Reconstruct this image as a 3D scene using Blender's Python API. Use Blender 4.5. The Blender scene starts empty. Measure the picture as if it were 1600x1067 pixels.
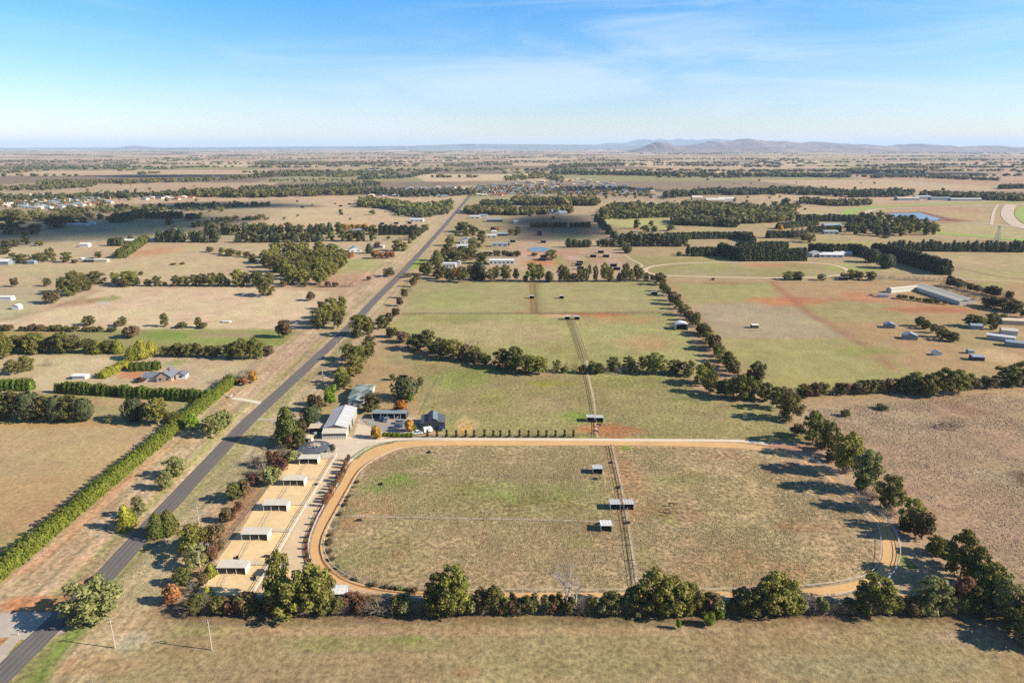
import bpy, math, random
import numpy as np
from mathutils import Vector

# ------------------------------------------------------------------ camera, light, exposure
SC = bpy.context.scene
COL = SC.collection
F = 1067.0                       # focal length in pixels of the 1600 px wide photograph
PITCH = math.atan((533.5 - 228.0) / F)
H = 120.0                        # drone height
cam = bpy.data.cameras.new('camera')
cam.lens = 36.0 * F / 1600.0; cam.sensor_width = 36.0
cam.clip_start = 1.0; cam.clip_end = 120000.0
camo = bpy.data.objects.new('camera', cam); COL.objects.link(camo)
camo.location = (0, 0, H); camo.rotation_euler = (math.pi / 2 - PITCH, 0, 0)
SC.camera = camo

SUN_EL = math.radians(29.0)
SUN_DIR = Vector((0.985, -0.17, 0)).normalized()     # horizontal direction towards the sun
sunv = Vector((SUN_DIR.x * math.cos(SUN_EL), SUN_DIR.y * math.cos(SUN_EL), math.sin(SUN_EL)))
sl = bpy.data.lights.new('sun', 'SUN'); sl.energy = 5.0; sl.angle = math.radians(0.5); sl.color = (1.0, 0.92, 0.79)
so = bpy.data.objects.new('sun', sl); COL.objects.link(so)
so.rotation_euler = (-sunv).to_track_quat('-Z', 'Y').to_euler()

W = bpy.data.worlds.new('World'); SC.world = W; W.use_nodes = True
nt = W.node_tree; nt.nodes.clear()
def N(tree, t, **kw):
    n = tree.nodes.new(t)
    for k, v in kw.items():
        if k.startswith('i_'):
            n.inputs[int(k[2:]) if k[2:].isdigit() else k[2:]].default_value = v
        else: setattr(n, k, v)
    return n
def Lk(tree, a, b): tree.links.new(a, b)
out = N(nt, 'ShaderNodeOutputWorld'); bg = N(nt, 'ShaderNodeBackground')
sky = N(nt, 'ShaderNodeTexSky'); sky.sky_type = 'NISHITA'; sky.sun_disc = False
sky.sun_elevation = SUN_EL
sky.sun_rotation = math.atan2(SUN_DIR.x, SUN_DIR.y)
sky.altitude = 400.0; sky.air_density = 1.0; sky.dust_density = 0.25; sky.ozone_density = 3.0
bg.inputs[1].default_value = 0.07
tc = N(nt, 'ShaderNodeTexCoord'); sep = N(nt, 'ShaderNodeSeparateXYZ'); Lk(nt, tc.outputs['Generated'], sep.inputs[0])
# thin cirrus: soft wisps drawn out along one direction of the dome
mp = N(nt, 'ShaderNodeMapping'); mp.inputs['Rotation'].default_value = (0, math.radians(20), math.radians(8)); mp.inputs['Scale'].default_value = (1.1, 1.1, 7.5)
Lk(nt, tc.outputs['Generated'], mp.inputs[0])
n1 = N(nt, 'ShaderNodeTexNoise'); n1.inputs['Scale'].default_value = 2.6; n1.inputs['Detail'].default_value = 10; n1.inputs['Roughness'].default_value = 0.60; n1.inputs['Distortion'].default_value = 0.9
Lk(nt, mp.outputs[0], n1.inputs['Vector'])
n2 = N(nt, 'ShaderNodeTexNoise'); n2.inputs['Scale'].default_value = 1.1; n2.inputs['Detail'].default_value = 2
Lk(nt, mp.outputs[0], n2.inputs['Vector'])
mm = N(nt, 'ShaderNodeMath', operation='MULTIPLY'); Lk(nt, n1.outputs[0], mm.inputs[0]); Lk(nt, n2.outputs[0], mm.inputs[1])
cr = N(nt, 'ShaderNodeMapRange', interpolation_type='SMOOTHSTEP'); cr.inputs[1].default_value = 0.20; cr.inputs[2].default_value = 0.50; cr.inputs[3].default_value = 0.0; cr.inputs[4].default_value = 0.5
Lk(nt, mm.outputs[0], cr.inputs[0])
mix = N(nt, 'ShaderNodeMixRGB'); mix.inputs[2].default_value = (5.2, 5.9, 6.6, 1)
tint = N(nt, 'ShaderNodeMixRGB', blend_type='MULTIPLY'); tint.inputs[0].default_value = 1.0
# the photograph's deeper azure high up: a gradient by elevation over the whole dome
tr = N(nt, 'ShaderNodeValToRGB'); tr.color_ramp.interpolation = 'EASE'
e = tr.color_ramp.elements; e[0].position = 0.0; e[0].color = (0.90, 0.89, 1.0, 1); e[1].position = 0.22; e[1].color = (0.33, 0.83, 1.18, 1)
Lk(nt, sep.outputs[2], tr.inputs[0])
Lk(nt, sky.outputs[0], tint.inputs[1]); Lk(nt, tr.outputs[0], tint.inputs[2])
Lk(nt, tint.outputs[0], mix.inputs[1]); Lk(nt, cr.outputs[0], mix.inputs[0])
Lk(nt, mix.outputs[0], bg.inputs[0]); Lk(nt, bg.outputs[0], out.inputs[0])
SC.view_settings.view_transform = 'Standard'; SC.view_settings.look = 'None'
SC.view_settings.exposure = 1.24; SC.view_settings.gamma = 1.0; SC.view_settings.use_curve_mapping = False
SC.cycles.use_denoising = False; SC.cycles.max_bounces = 5; SC.cycles.diffuse_bounces = 2; SC.cycles.transparent_max_bounces = 12; SC.cycles.volume_bounces = 0
HAZE = 3.5e-5

# ------------------------------------------------------------------ survey: photograph pixel -> metres on flat ground
cP, sP = math.cos(PITCH), math.sin(PITCH)
def G(px, py):
    d = (py - 533.5) / F
    t = H / (sP + d * cP)
    return ((px - 800.0) / F * t, (cP - d * sP) * t)
def scale(x, y, z=0):            # pixels per metre at a place
    return F / (y * cP + (H - z) * sP)
def row_of(y, z):                # photograph row of a point at distance y, height z
    Z = y * cP + (H - z) * sP
    return 533.5 - F * (y * sP - (H - z) * cP) / Z
def height_for(px, yb, yt):
    x, y = G(px, yb)
    lo, hi = 0.0, 60.0
    for _ in range(30):
        m = (lo + hi) / 2
        if row_of(y, m) > yt: lo = m
        else: hi = m
    return lo

def lin(c): return tuple((v / 255 / 12.92) if v / 255 <= 0.04045 else ((v / 255 + 0.055) / 1.055) ** 2.4 for v in c)
K = 0.56
def A(*c): return tuple(v * K for v in lin(c))       # real-world base colour for a colour read off a sunlit surface

# ------------------------------------------------------------------ materials
MATS = {}
def mat(name, col, rough=0.9, var=0.0, hue=0.0, noise=None, metal=0.0, bump=0.0, attr=None, trans=0.0, leafvar=0.0, spec=0.3):
    """noise = [(scale per metre, amount), ...] brightness variation in object/world space"""
    if name in MATS: return MATS[name]
    m = bpy.data.materials.new(name); m.use_nodes = True; MATS[name] = m
    t = m.node_tree; b = t.nodes['Principled BSDF']
    b.inputs['Roughness'].default_value = rough; b.inputs['Metallic'].default_value = metal
    b.inputs['Specular IOR Level'].default_value = spec
    rgb = N(t, 'ShaderNodeRGB'); rgb.outputs[0].default_value = (*col, 1); cur = rgb.outputs[0]
    if attr:
        at = N(t, 'ShaderNodeAttribute', attribute_name=attr); cur = at.outputs['Color']
    geo = N(t, 'ShaderNodeNewGeometry')
    val = None
    for s, a in (noise or []):
        nz = N(t, 'ShaderNodeTexNoise'); nz.inputs['Scale'].default_value = s; nz.inputs['Detail'].default_value = 3; Lk(t, geo.outputs['Position'], nz.inputs['Vector'])
        mr = N(t, 'ShaderNodeMapRange'); mr.inputs[1].default_value = 0.25; mr.inputs[2].default_value = 0.75; mr.inputs[3].default_value = 1 - a; mr.inputs[4].default_value = 1 + a
        Lk(t, nz.outputs[0], mr.inputs[0])
        if val is None: val = mr.outputs[0]
        else:
            mu = N(t, 'ShaderNodeMath', operation='MULTIPLY'); Lk(t, val, mu.inputs[0]); Lk(t, mr.outputs[0], mu.inputs[1]); val = mu.outputs[0]
    hs = None
    if var or hue:
        oi = N(t, 'ShaderNodeObjectInfo')
        mr = N(t, 'ShaderNodeMapRange'); mr.inputs[3].default_value = 1 - var; mr.inputs[4].default_value = 1 + var; Lk(t, oi.outputs['Random'], mr.inputs[0])
        if val is None: val = mr.outputs[0]
        else:
            mu = N(t, 'ShaderNodeMath', operation='MULTIPLY'); Lk(t, val, mu.inputs[0]); Lk(t, mr.outputs[0], mu.inputs[1]); val = mu.outputs[0]
        hs = N(t, 'ShaderNodeHueSaturation')
        w = N(t, 'ShaderNodeMath', operation='MULTIPLY', i_1=7.31); f = N(t, 'ShaderNodeMath', operation='FRACT'); Lk(t, oi.outputs['Random'], w.inputs[0]); Lk(t, w.outputs[0], f.inputs[0])
        m2 = N(t, 'ShaderNodeMapRange'); m2.inputs[3].default_value = 0.5 - hue; m2.inputs[4].default_value = 0.5 + hue; Lk(t, f.outputs[0], m2.inputs[0]); Lk(t, m2.outputs[0], hs.inputs['Hue'])
        Lk(t, cur, hs.inputs['Color']); cur = hs.outputs[0]
    if leafvar:
        mr = N(t, 'ShaderNodeMapRange'); mr.inputs[3].default_value = 1 - leafvar; mr.inputs[4].default_value = 1 + leafvar; Lk(t, geo.outputs['Random Per Island'], mr.inputs[0])
        if val is None: val = mr.outputs[0]
        else:
            mu = N(t, 'ShaderNodeMath', operation='MULTIPLY'); Lk(t, val, mu.inputs[0]); Lk(t, mr.outputs[0], mu.inputs[1]); val = mu.outputs[0]
    if val is not None:
        vm = N(t, 'ShaderNodeVectorMath', operation='SCALE'); Lk(t, cur, vm.inputs[0]); Lk(t, val, vm.inputs['Scale']); cur = vm.outputs[0]
    Lk(t, cur, b.inputs['Base Color'])
    if bump:
        nz = N(t, 'ShaderNodeTexNoise'); nz.inputs['Scale'].default_value = 2.2; nz.inputs['Detail'].default_value = 4; Lk(t, geo.outputs['Position'], nz.inputs['Vector'])
        bp = N(t, 'ShaderNodeBump'); bp.inputs['Strength'].default_value = 1.0; bp.inputs['Distance'].default_value = bump; Lk(t, nz.outputs[0], bp.inputs['Height']); Lk(t, bp.outputs[0], b.inputs['Normal'])
    if trans:
        tl = N(t, 'ShaderNodeBsdfTranslucent'); Lk(t, cur, tl.inputs[0]); mx = N(t, 'ShaderNodeMixShader'); mx.inputs[0].default_value = trans
        Lk(t, b.outputs[0], mx.inputs[1]); Lk(t, tl.outputs[0], mx.inputs[2]); Lk(t, mx.outputs[0], t.nodes['Material Output'].inputs['Surface'])
    return m

# ------------------------------------------------------------------ object helpers
def link(o, parent=None):
    COL.objects.link(o)
    if parent is not None: o.parent = parent
    return o
def tag(o, label=None, cat=None, group=None, kind=None):
    if label: o['label'] = label
    if cat: o['category'] = cat
    if group: o['group'] = group
    if kind: o['kind'] = kind
    return o
def empty(name, label, cat, loc=(0, 0, 0), rz=0.0, group=None):
    o = bpy.data.objects.new(name, None); o.location = loc; o.rotation_euler = (0, 0, rz); o.empty_display_size = 0.5
    link(o); return tag(o, label, cat, group)
def mesh_np(name, V, Fc, m, smooth=False, mats=None, midx=None):
    me = bpy.data.meshes.new(name)
    V = np.asarray(V, dtype=np.float32)
    if isinstance(Fc, np.ndarray):
        n, k = Fc.shape
        me.vertices.add(len(V)); me.vertices.foreach_set('co', V.ravel())
        me.loops.add(n * k); me.loops.foreach_set('vertex_index', Fc.astype(np.int32).ravel())
        me.polygons.add(n); me.polygons.foreach_set('loop_start', np.arange(0, n * k, k, dtype=np.int32))
        try: me.polygons.foreach_set('loop_total', np.full(n, k, dtype=np.int32))
        except Exception: pass
        me.update(calc_edges=True); 
    else:
        me.from_pydata([tuple(map(float, v)) for v in V], [], Fc); me.update()
    for mm_ in (mats or [m]): me.materials.append(mm_)
    if midx is not None: me.polygons.foreach_set('material_index', np.asarray(midx, dtype=np.int32))
    if smooth: me.polygons.foreach_set('use_smooth', np.ones(len(me.polygons), dtype=bool))
    return me
class MB:
    def __init__(s): s.v = []; s.f = []; s.mi = []; s.cur = 0
    def add(s, v, f):
        b = len(s.v); s.v += [tuple(p) for p in v]; s.f += [tuple(b + i for i in q) for q in f]; s.mi += [s.cur] * len(f); return s
    def box(s, x0, y0, z0, x1, y1, z1):
        v = [(x0, y0, z0), (x1, y0, z0), (x1, y1, z0), (x0, y1, z0), (x0, y0, z1), (x1, y0, z1), (x1, y1, z1), (x0, y1, z1)]
        return s.add(v, [(0, 3, 2, 1), (4, 5, 6, 7), (0, 1, 5, 4), (1, 2, 6, 5), (2, 3, 7, 6), (3, 0, 4, 7)])
    def prism(s, pts, axis, a, b):       # polygon pts extruded along an axis ('x','y','z')
        def P(u, v, w): return {'x': (w, u, v), 'y': (u, w, v), 'z': (u, v, w)}[axis]
        n = len(pts); v = [P(p[0], p[1], a) for p in pts] + [P(p[0], p[1], b) for p in pts]
        f = [tuple(range(n))[::-1], tuple(range(n, 2 * n))] + [(i, (i + 1) % n, n + (i + 1) % n, n + i) for i in range(n)]
        return s.add(v, f)
    def tube(s, p, q, r0, r1=None, k=6):
        r1 = r0 if r1 is None else r1
        p, q = Vector(p), Vector(q); d = q - p
        if d.length < 1e-6: return s
        d.normalize(); u = d.orthogonal().normalized(); w = d.cross(u)
        v = []
        for c, r in ((p, r0), (q, r1)):
            for i in range(k):
                a = 2 * math.pi * i / k; v.append(tuple(c + u * (r * math.cos(a)) + w * (r * math.sin(a))))
        f = [(i, (i + 1) % k, k + (i + 1) % k, k + i) for i in range(k)] + [tuple(range(k))[::-1], tuple(range(k, 2 * k))]
        return s.add(v, f)
    def lathe(s, prof, k=24, c=(0, 0)):
        n = len(prof); v = []
        for r, z in prof:
            for i in range(k):
                a = 2 * math.pi * i / k; v.append((c[0] + r * math.cos(a), c[1] + r * math.sin(a), z))
        f = []
        for j in range(n - 1):
            for i in range(k): f.append((j * k + i, j * k + (i + 1) % k, (j + 1) * k + (i + 1) % k, (j + 1) * k + i))
        return s.add(v, f)
    def mesh(s, name, m, smooth=False, mats=None):
        me = bpy.data.meshes.new(name); me.from_pydata(s.v, [], s.f); me.update()
        for q in (mats or [m]): me.materials.append(q)
        if mats: me.polygons.foreach_set('material_index', s.mi)
        if smooth: me.polygons.foreach_set('use_smooth', [True] * len(me.polygons))
        return me
    def obj(s, name, m, parent=None, loc=(0, 0, 0), rz=0.0, smooth=False, mats=None):
        o = bpy.data.objects.new(name, s.mesh(name, m, smooth, mats)); o.location = loc; o.rotation_euler = (0, 0, rz)
        return link(o, parent)
def part(name, me, parent, loc=(0, 0, 0), rz=0.0, sc=None):
    o = bpy.data.objects.new(name, me); o.location = loc; o.rotation_euler = (0, 0, rz)
    if sc: o.scale = sc
    return link(o, parent)
def copy_tree(o, parent=None):
    c = o.copy(); COL.objects.link(c)
    if parent is not None: c.parent = parent
    for ch in o.children: copy_tree(ch, c)
    return c
ORD = 'first second third fourth fifth sixth seventh eighth ninth tenth eleventh twelfth thirteenth fourteenth fifteenth sixteenth seventeenth eighteenth nineteenth'.split()
TENS = {20: 'twentieth', 30: 'thirtieth', 40: 'fortieth', 50: 'fiftieth', 60: 'sixtieth', 70: 'seventieth', 80: 'eightieth', 90: 'ninetieth'}
TN = {20: 'twenty', 30: 'thirty', 40: 'forty', 50: 'fifty', 60: 'sixty', 70: 'seventy', 80: 'eighty', 90: 'ninety'}
def ordinal(i):
    if i <= 19: return ORD[i - 1]
    t = i // 10 * 10; return TENS[t] if i == t else TN[t] + '-' + ORD[i - t - 1]

# value noise in numpy
def vnoise(x, y, seed=0):
    xi = np.floor(x).astype(np.int64); yi = np.floor(y).astype(np.int64); fx = x - xi; fy = y - yi
    fx = fx * fx * (3 - 2 * fx); fy = fy * fy * (3 - 2 * fy)
    def h(a, b):
        n = (a * 374761393 + b * 668265263 + seed * 69069) & 0x7fffffff
        n = ((n ^ (n >> 13)) * 1274126177) & 0x7fffffff
        return ((n ^ (n >> 16)) & 0xffff) / 65535.0
    return (h(xi, yi) * (1 - fx) + h(xi + 1, yi) * fx) * (1 - fy) + (h(xi, yi + 1) * (1 - fx) + h(xi + 1, yi + 1) * fx) * fy
def fbm(x, y, seed=0, o=3):
    s = 0; a = 0.5; t = 0
    for i in range(o): s = s + a * vnoise(x * 2 ** i, y * 2 ** i, seed + i * 17); t += a; a *= 0.5
    return s / t
# ------------------------------------------------------------------ ground sheet with the colours of its grass and soil, some cloud shade included
def cr_spline(pts, step):
    """Catmull-Rom through world points, resampled."""
    P_ = [np.array(p, float) for p in pts]; P_ = [2 * P_[0] - P_[1]] + P_ + [2 * P_[-1] - P_[-2]]
    out_ = []
    for i in range(1, len(P_) - 2):
        n = max(2, int(np.linalg.norm(P_[i + 1] - P_[i]) / step))
        for j in range(n):
            t = j / n
            out_.append(0.5 * ((2 * P_[i]) + (-P_[i - 1] + P_[i + 1]) * t + (2 * P_[i - 1] - 5 * P_[i] + 4 * P_[i + 1] - P_[i + 2]) * t * t + (-P_[i - 1] + 3 * P_[i] - 3 * P_[i + 1] + P_[i + 2]) * t ** 3))
    out_.append(P_[-2]); return np.array(out_)
def gp(pts): return [G(*p) for p in pts]

# colour of each stretch of ground; polygons are surveyed corners
GROUND = []
def poly(pts, col, soft=1.5, k=1.0, warp=1.5, tuft=None): GROUND.append(('p', np.array(gp(pts)), np.array(A(*col)), soft, k, warp, tuft))
def blot(cx, cy, rx, ry, col, k=0.8, warp=0.5):
    x, y = G(cx, cy); x1, _ = G(cx + rx, cy); _, y1 = G(cx, cy - ry); _, y2 = G(cx, cy + ry)
    GROUND.append(('b', (x, y, abs(x1 - x), abs(y1 - y2) / 2), np.array(A(*col)), 0, k, warp, None))
def line(pts, w, col, soft=0.8, k=0.8, warp=0.4): GROUND.append(('l', np.array(gp(pts)), np.array(A(*col)), soft, k, warp, w))

poly([(-800, 1500), (2400, 1500), (2400, 955), (-800, 955)], (168, 147, 108), 3, tuft=.6)
poly([(-500, 1300), (150, 1067), (280, 960), (480, 640), (600, 440), (745, 290), (715, 290), (560, 450), (360, 600), (0, 905), (-500, 1250)], (196, 171, 134), 3, tuft=.6)
# left side
poly([(-600, 880), (0, 862), (252, 662), (0, 655), (-600, 650)], (188, 160, 120), 2)
blot(60, 780, 130, 60, (188, 150, 100), .5); blot(90, 660, 160, 9, (196, 140, 95), .7); blot(30, 850, 60, 26, (160, 150, 90), .6); blot(150, 715, 90, 26, (196, 166, 118), .6)
poly([(-600, 654), (250, 664), (345, 625), (85, 612), (-600, 606)], (168, 154, 108), 2); blot(160, 628, 100, 6, (196, 160, 120), .7); blot(150, 655, 25, 8, (195, 150, 110), .6)
poly([(-600, 606), (85, 612), (345, 622), (400, 560), (340, 556), (-600, 545)], (198, 174, 138), 2)
poly([(40, 600), (110, 600), (192, 556), (120, 552)], (205, 180, 145), 2); blot(205, 585, 22, 8, (200, 130, 92), .8); blot(275, 597, 28, 5, (210, 150, 100), .7); blot(300, 590, 60, 14, (196, 176, 142), .6); blot(275, 567, 20, 6, (150, 160, 80), .6)
poly([(-600, 550), (400, 556), (470, 520), (455, 512), (-600, 515)], (158, 150, 96), 2)
poly([(222, 535), (430, 540), (462, 516), (230, 513)], (150, 156, 84), 3); blot(262, 525, 36, 6, (128, 152, 66), .8); blot(345, 524, 60, 5, (176, 150, 118), .7); blot(50, 522, 50, 8, (178, 150, 92), .7); blot(430, 535, 30, 6, (140, 152, 70), .6)
poly([(-600, 514), (462, 514), (490, 480), (520, 455), (380, 448), (150, 448), (20, 500), (-600, 516)], (214, 188, 152), 2)
blot(165, 468, 25, 6, (150, 148, 90), .8); blot(130, 472, 25, 7, (170, 125, 90), .6); blot(160, 473, 12, 3, (200, 200, 200), .5); blot(350, 503, 60, 4, (200, 170, 130), .6)
poly([(-600, 500), (20, 500), (90, 458), (70, 447), (-600, 447)], (186, 172, 134), 2); line([(0, 502), (30, 495), (90, 478), (150, 455)], 5, (150, 120, 95), 3, .7, 3)
poly([(-600, 448), (380, 448), (520, 452), (600, 408), (560, 385), (-600, 380)], (196, 172, 134), 4)
blot(300, 408, 120, 10, (206, 180, 140), .7); blot(250, 392, 40, 8, (196, 148, 100), .7); blot(120, 425, 120, 7, (196, 176, 132), .6); blot(560, 415, 40, 12, (166, 164, 100), .8); blot(500, 445, 40, 8, (190, 150, 118), .5)
poly([(-600, 380), (640, 376), (655, 362), (-600, 345)], (176, 158, 122), 4)  # western farmland browned down, cloud shade painted into its colour
blot(480, 372, 60, 5, (180, 160, 118), .5); blot(265, 350, 70, 8, (160, 154, 100), .8); blot(290, 347, 55, 4, (178, 172, 112), .7)
poly([(400, 360), (665, 350), (710, 306), (440, 306), (330, 330)], (204, 176, 138), 4)
blot(455, 320, 60, 4, (168, 158, 118), .7); blot(520, 352, 80, 4, (206, 172, 130), .6)
poly([(-600, 345), (400, 352), (440, 312), (300, 318), (180, 322), (-600, 330)], (168, 148, 116), 8)  # darker again: cloud shade painted into the far western fields
# verge of the road
line([(5, 905), (40, 892), (108, 838), (182, 765), (258, 702), (322, 672), (350, 640), (365, 610)], 3.4, (206, 160, 118), 1.5, .8, 1.2)
line([(70, 985), (100, 938), (140, 905)], 4, (196, 128, 84), 3, .6, 2); blot(15, 998, 30, 22, (196, 128, 80), .8); blot(110, 940, 40, 22, (200, 134, 86), .5)
line([(30, 1060), (76, 1000), (180, 905), (285, 792), (385, 684), (430, 636), (520, 556), (565, 515)], 4.5, (150, 148, 84), 2.5, .8, .8)
line([(0, 1010), (120, 900), (222, 800), (322, 700), (372, 645), (470, 560), (533, 510)], 3.2, (162, 158, 92), 1.5, .75, .8)
line([(70, 1067), (110, 1020), (215, 905), (310, 800), (400, 690), (460, 640)], 5, (178, 164, 130), 3, .5, 1)
line([(60, 1060), (120, 985)], 5, (120, 146, 52), 2, .8, 1); line([(20, 1015), (35, 995)], 3, (125, 150, 50), 1, .8, 1)
line([(100, 1067), (175, 1010), (235, 965)], 2.4, (196, 166, 122), 1.5, .8, 1.0)
blot(205, 1000, 22, 22, (196, 184, 160), .5); blot(290, 800, 30, 30, (176, 166, 128), .5); blot(205, 935, 60, 20, (188, 168, 130), .5)
line([(520, 470), (490, 500), (470, 530), (430, 570), (370, 630)], 6, (196, 172, 140), 4, .5, 2)
blot(540, 440, 40, 20, (192, 150, 118), .7); blot(645, 450, 22, 20, (168, 160, 100), .6); blot(600, 470, 14, 14, (196, 168, 122), .5)
# neighbours' block
poly([(590, 545), (600, 520), (700, 560), (660, 648), (600, 652), (480, 652), (540, 590)], (180, 156, 112), 3)
blot(630, 560, 30, 10, (150, 148, 96), .6); blot(640, 600, 30, 18, (196, 164, 120), .6); line([(690, 585), (672, 645)], 3, (204, 160, 126), 2, .8, 1); blot(600, 605, 40, 6, (206, 170, 110), .6)
# north paddocks
poly([(650, 440), (1028, 437), (1052, 489), (628, 491)], (172, 164, 110), 1.5)
poly([(628, 491), (1052, 489), (1125, 590), (900, 590), (745, 560), (600, 517)], (170, 164, 104), 1.5, tuft=.5)
blot(700, 465, 60, 14, (160, 162, 92), .6); blot(900, 460, 60, 10, (176, 168, 108), .5); blot(760, 520, 110, 22, (190, 170, 122), .8); blot(700, 500, 70, 8, (150, 152, 84), .6)
blot(900, 555, 90, 18, (160, 156, 92), .6); blot(1010, 535, 45, 14, (186, 152, 104), .7); blot(935, 492, 60, 4, (194, 120, 80), .8); blot(990, 500, 60, 6, (192, 140, 92), .5); blot(870, 493, 30, 2.5, (214, 170, 130), .8)
line([(811, 488), (834, 486), (833, 470)], 4, (190, 122, 84), 3, .7, 1); line([(831, 440), (833, 470)], 3, (186, 120, 80), 2, .6)
line([(838, 440), (838, 488)], 2.5, (126, 124, 74), 2, .8); line([(629, 491), (1052, 489)], 2.0, (110, 104, 66), 1.6, .9)
line([(889, 498), (913, 562)], 2.5, (128, 120, 74), 1.5, .8); line([(897, 498), (914, 562)], 1.6, (206, 186, 150), 1, .5)
line([(1032, 450), (1068, 495), (1100, 520), (1128, 560), (1150, 610)], 6, (190, 160, 124), 3, .8, 2)
# right paddocks
poly([(1030, 437), (2200, 437), (2200, 640), (1215, 628), (1100, 560)], (180, 150, 108), 3)
poly([(1050, 442), (1205, 442), (1222, 475), (1078, 475)], (168, 160, 102), 2)
poly([(1080, 475), (1222, 475), (1262, 488), (1345, 531), (1125, 528)], (176, 160, 124), 2)
poly([(1125, 528), (1345, 531), (1440, 590), (1430, 612), (1210, 614), (1150, 570)], (168, 160, 102), 2)
poly([(1222, 470), (1262, 488), (1310, 502), (1440, 503), (1370, 470)], (168, 156, 104), 3)
blot(1230, 471, 60, 8, (200, 124, 84), .7); line([(1205, 440), (1265, 490), (1335, 530), (1395, 575)], 4.5, (160, 104, 80), 2.5, .85, 1.0); line([(1215, 468), (1330, 468), (1520, 482)], 6, (190, 122, 86), 4, .6, 3)
blot(1340, 462, 30, 9, (196, 130, 90), .6); blot(1440, 484, 80, 5, (190, 114, 80), .7); blot(1350, 545, 60, 16, (176, 150, 108), .6); blot(1350, 548, 60, 8, (140, 158, 66), .5)
blot(1500, 520, 80, 22, (170, 152, 104), .8); blot(1440, 540, 60, 22, (188, 152, 110), .7); blot(1550, 555, 40, 12, (214, 180, 140), .6); blot(1480, 590, 100, 14, (164, 156, 98), .7); blot(1270, 600, 70, 12, (172, 160, 100), .6); blot(1160, 500, 50, 16, (186, 166, 132), .6)
poly([(1010, 600), (1240, 626), (2300, 590), (2300, 1010), (1600, 960), (1240, 680)], (176, 150, 116), 4, tuft=.5)
blot(1400, 660, 120, 25, (184, 160, 130), .7); blot(1600, 748, 36, 14, (110, 84, 62), .9, .2); blot(1555, 745, 30, 12, (180, 158, 134), .6); blot(1450, 830, 70, 60, (186, 158, 122), .6); blot(1510, 640, 30, 12, (150, 118, 92), .7)
# paddock with a small oval track, and the ground behind it
poly([(940, 340), (2200, 340), (2200, 437), (1030, 437), (985, 400)], (180, 158, 116), 5)
poly([(975, 400), (1130, 400), (1150, 416), (1310, 430), (1240, 436), (1000, 428)], (164, 156, 100), 3)
blot(1110, 400, 90, 6, (186, 170, 110), .7); blot(1180, 390, 30, 4, (196, 158, 100), .9); blot(1310, 380, 60, 6, (170, 162, 96), .6); blot(1110, 427, 90, 6, (172, 156, 116), .8); blot(1240, 416, 60, 7, (150, 142, 86), .6); blot(1190, 413, 40, 5, (196, 142, 104), .8)
blot(1325, 420, 40, 7, (160, 166, 84), .7); blot(1500, 408, 60, 8, (190, 166, 124), .7); blot(1560, 430, 80, 10, (176, 164, 108), .6); blot(1520, 445, 60, 4, (150, 158, 80), .6); blot(1140, 443, 40, 3, (150, 100, 70), .5)
poly([(932, 338), (1055, 338), (1050, 360), (940, 358)], (180, 172, 112), 3); blot(985, 358, 45, 3, (170, 130, 96), .7)
poly([(828, 336), (925, 336), (945, 374), (800, 376), (800, 345)], (146, 128, 100), 5); blot(890, 371, 40, 4, (140, 144, 88), .7)  # first polygon is darkened: cloud shade painted into the paddock colour
poly([(745, 330), (800, 336), (800, 400), (740, 415), (640, 440), (700, 350)], (176, 158, 112), 4); blot(850, 397, 50, 5, (204, 146, 106), .8); blot(905, 400, 50, 14, (184, 150, 116), .7); blot(900, 404, 14, 4, (206, 176, 160), .8)
line([(872, 402), (880, 420)], 6, (150, 158, 70), 3, .8); line([(908, 402), (920, 420)], 6, (150, 158, 70), 3, .8); blot(845, 412, 30, 6, (200, 124, 76), .7); blot(830, 427, 25, 5, (150, 160, 76), .6)
blot(720, 395, 8, 5, (146, 168, 60), .6); blot(652, 412, 10, 9, (140, 166, 50), .9); blot(800, 400, 60, 1.8, (214, 190, 160), .8)
# racecourse
poly([(1290, 318), (2300, 312), (2300, 372), (1500, 372), (1380, 352)], (184, 164, 118), 6); blot(1450, 326, 80, 8, (190, 152, 112), .8); blot(1470, 344, 40, 4, (150, 84, 60), .9); blot(1540, 340, 50, 12, (196, 168, 122), .6)
# property: yards and home paddocks
poly([(640, 555), (700, 556), (824, 585), (1078, 588), (1096, 625), (1205, 630), (1245, 690), (700, 684), (655, 655)], (164, 154, 100), 1.5, tuft=.7)
blot(720, 590, 50, 16, (128, 150, 62), .6); blot(760, 580, 50, 8, (134, 148, 66), .7); blot(770, 625, 30, 18, (156, 156, 84), .6); blot(860, 598, 40, 5, (158, 160, 60), .8); blot(1000, 600, 70, 12, (150, 154, 78), .7); blot(900, 650, 22, 9, (136, 156, 62), .8)
blot(965, 672, 52, 12, (188, 120, 82), .8); blot(925, 672, 30, 8, (200, 130, 84), .7); blot(730, 665, 20, 18, (206, 172, 124), .7); blot(728, 670, 12, 8, (204, 158, 72), .6); blot(740, 640, 60, 3, (190, 150, 110), .5); blot(860, 630, 50, 10, (176, 148, 112), .5); blot(1120, 655, 60, 10, (172, 156, 114), .5); blot(1080, 620, 30, 12, (110, 136, 48), .4)
poly([(545, 725), (600, 697), (800, 690), (1200, 700), (1300, 750), (1390, 850), (1370, 895), (1300, 918), (900, 930), (620, 925), (520, 895), (500, 850)], (176, 154, 115), 1.5, tuft=1.0)
poly([(560, 740), (957, 745), (972, 815), (545, 808)], (154, 146, 98), 6, .8, 5)
blot(620, 752, 32, 14, (110, 146, 46), .95, .6); blot(590, 762, 22, 10, (122, 146, 60), .7); blot(655, 720, 34, 12, (138, 148, 76), .7); blot(590, 790, 40, 22, (196, 150, 104), .6); blot(548, 812, 18, 8, (204, 152, 92), .8); blot(560, 730, 18, 14, (190, 160, 130), .6)
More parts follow.
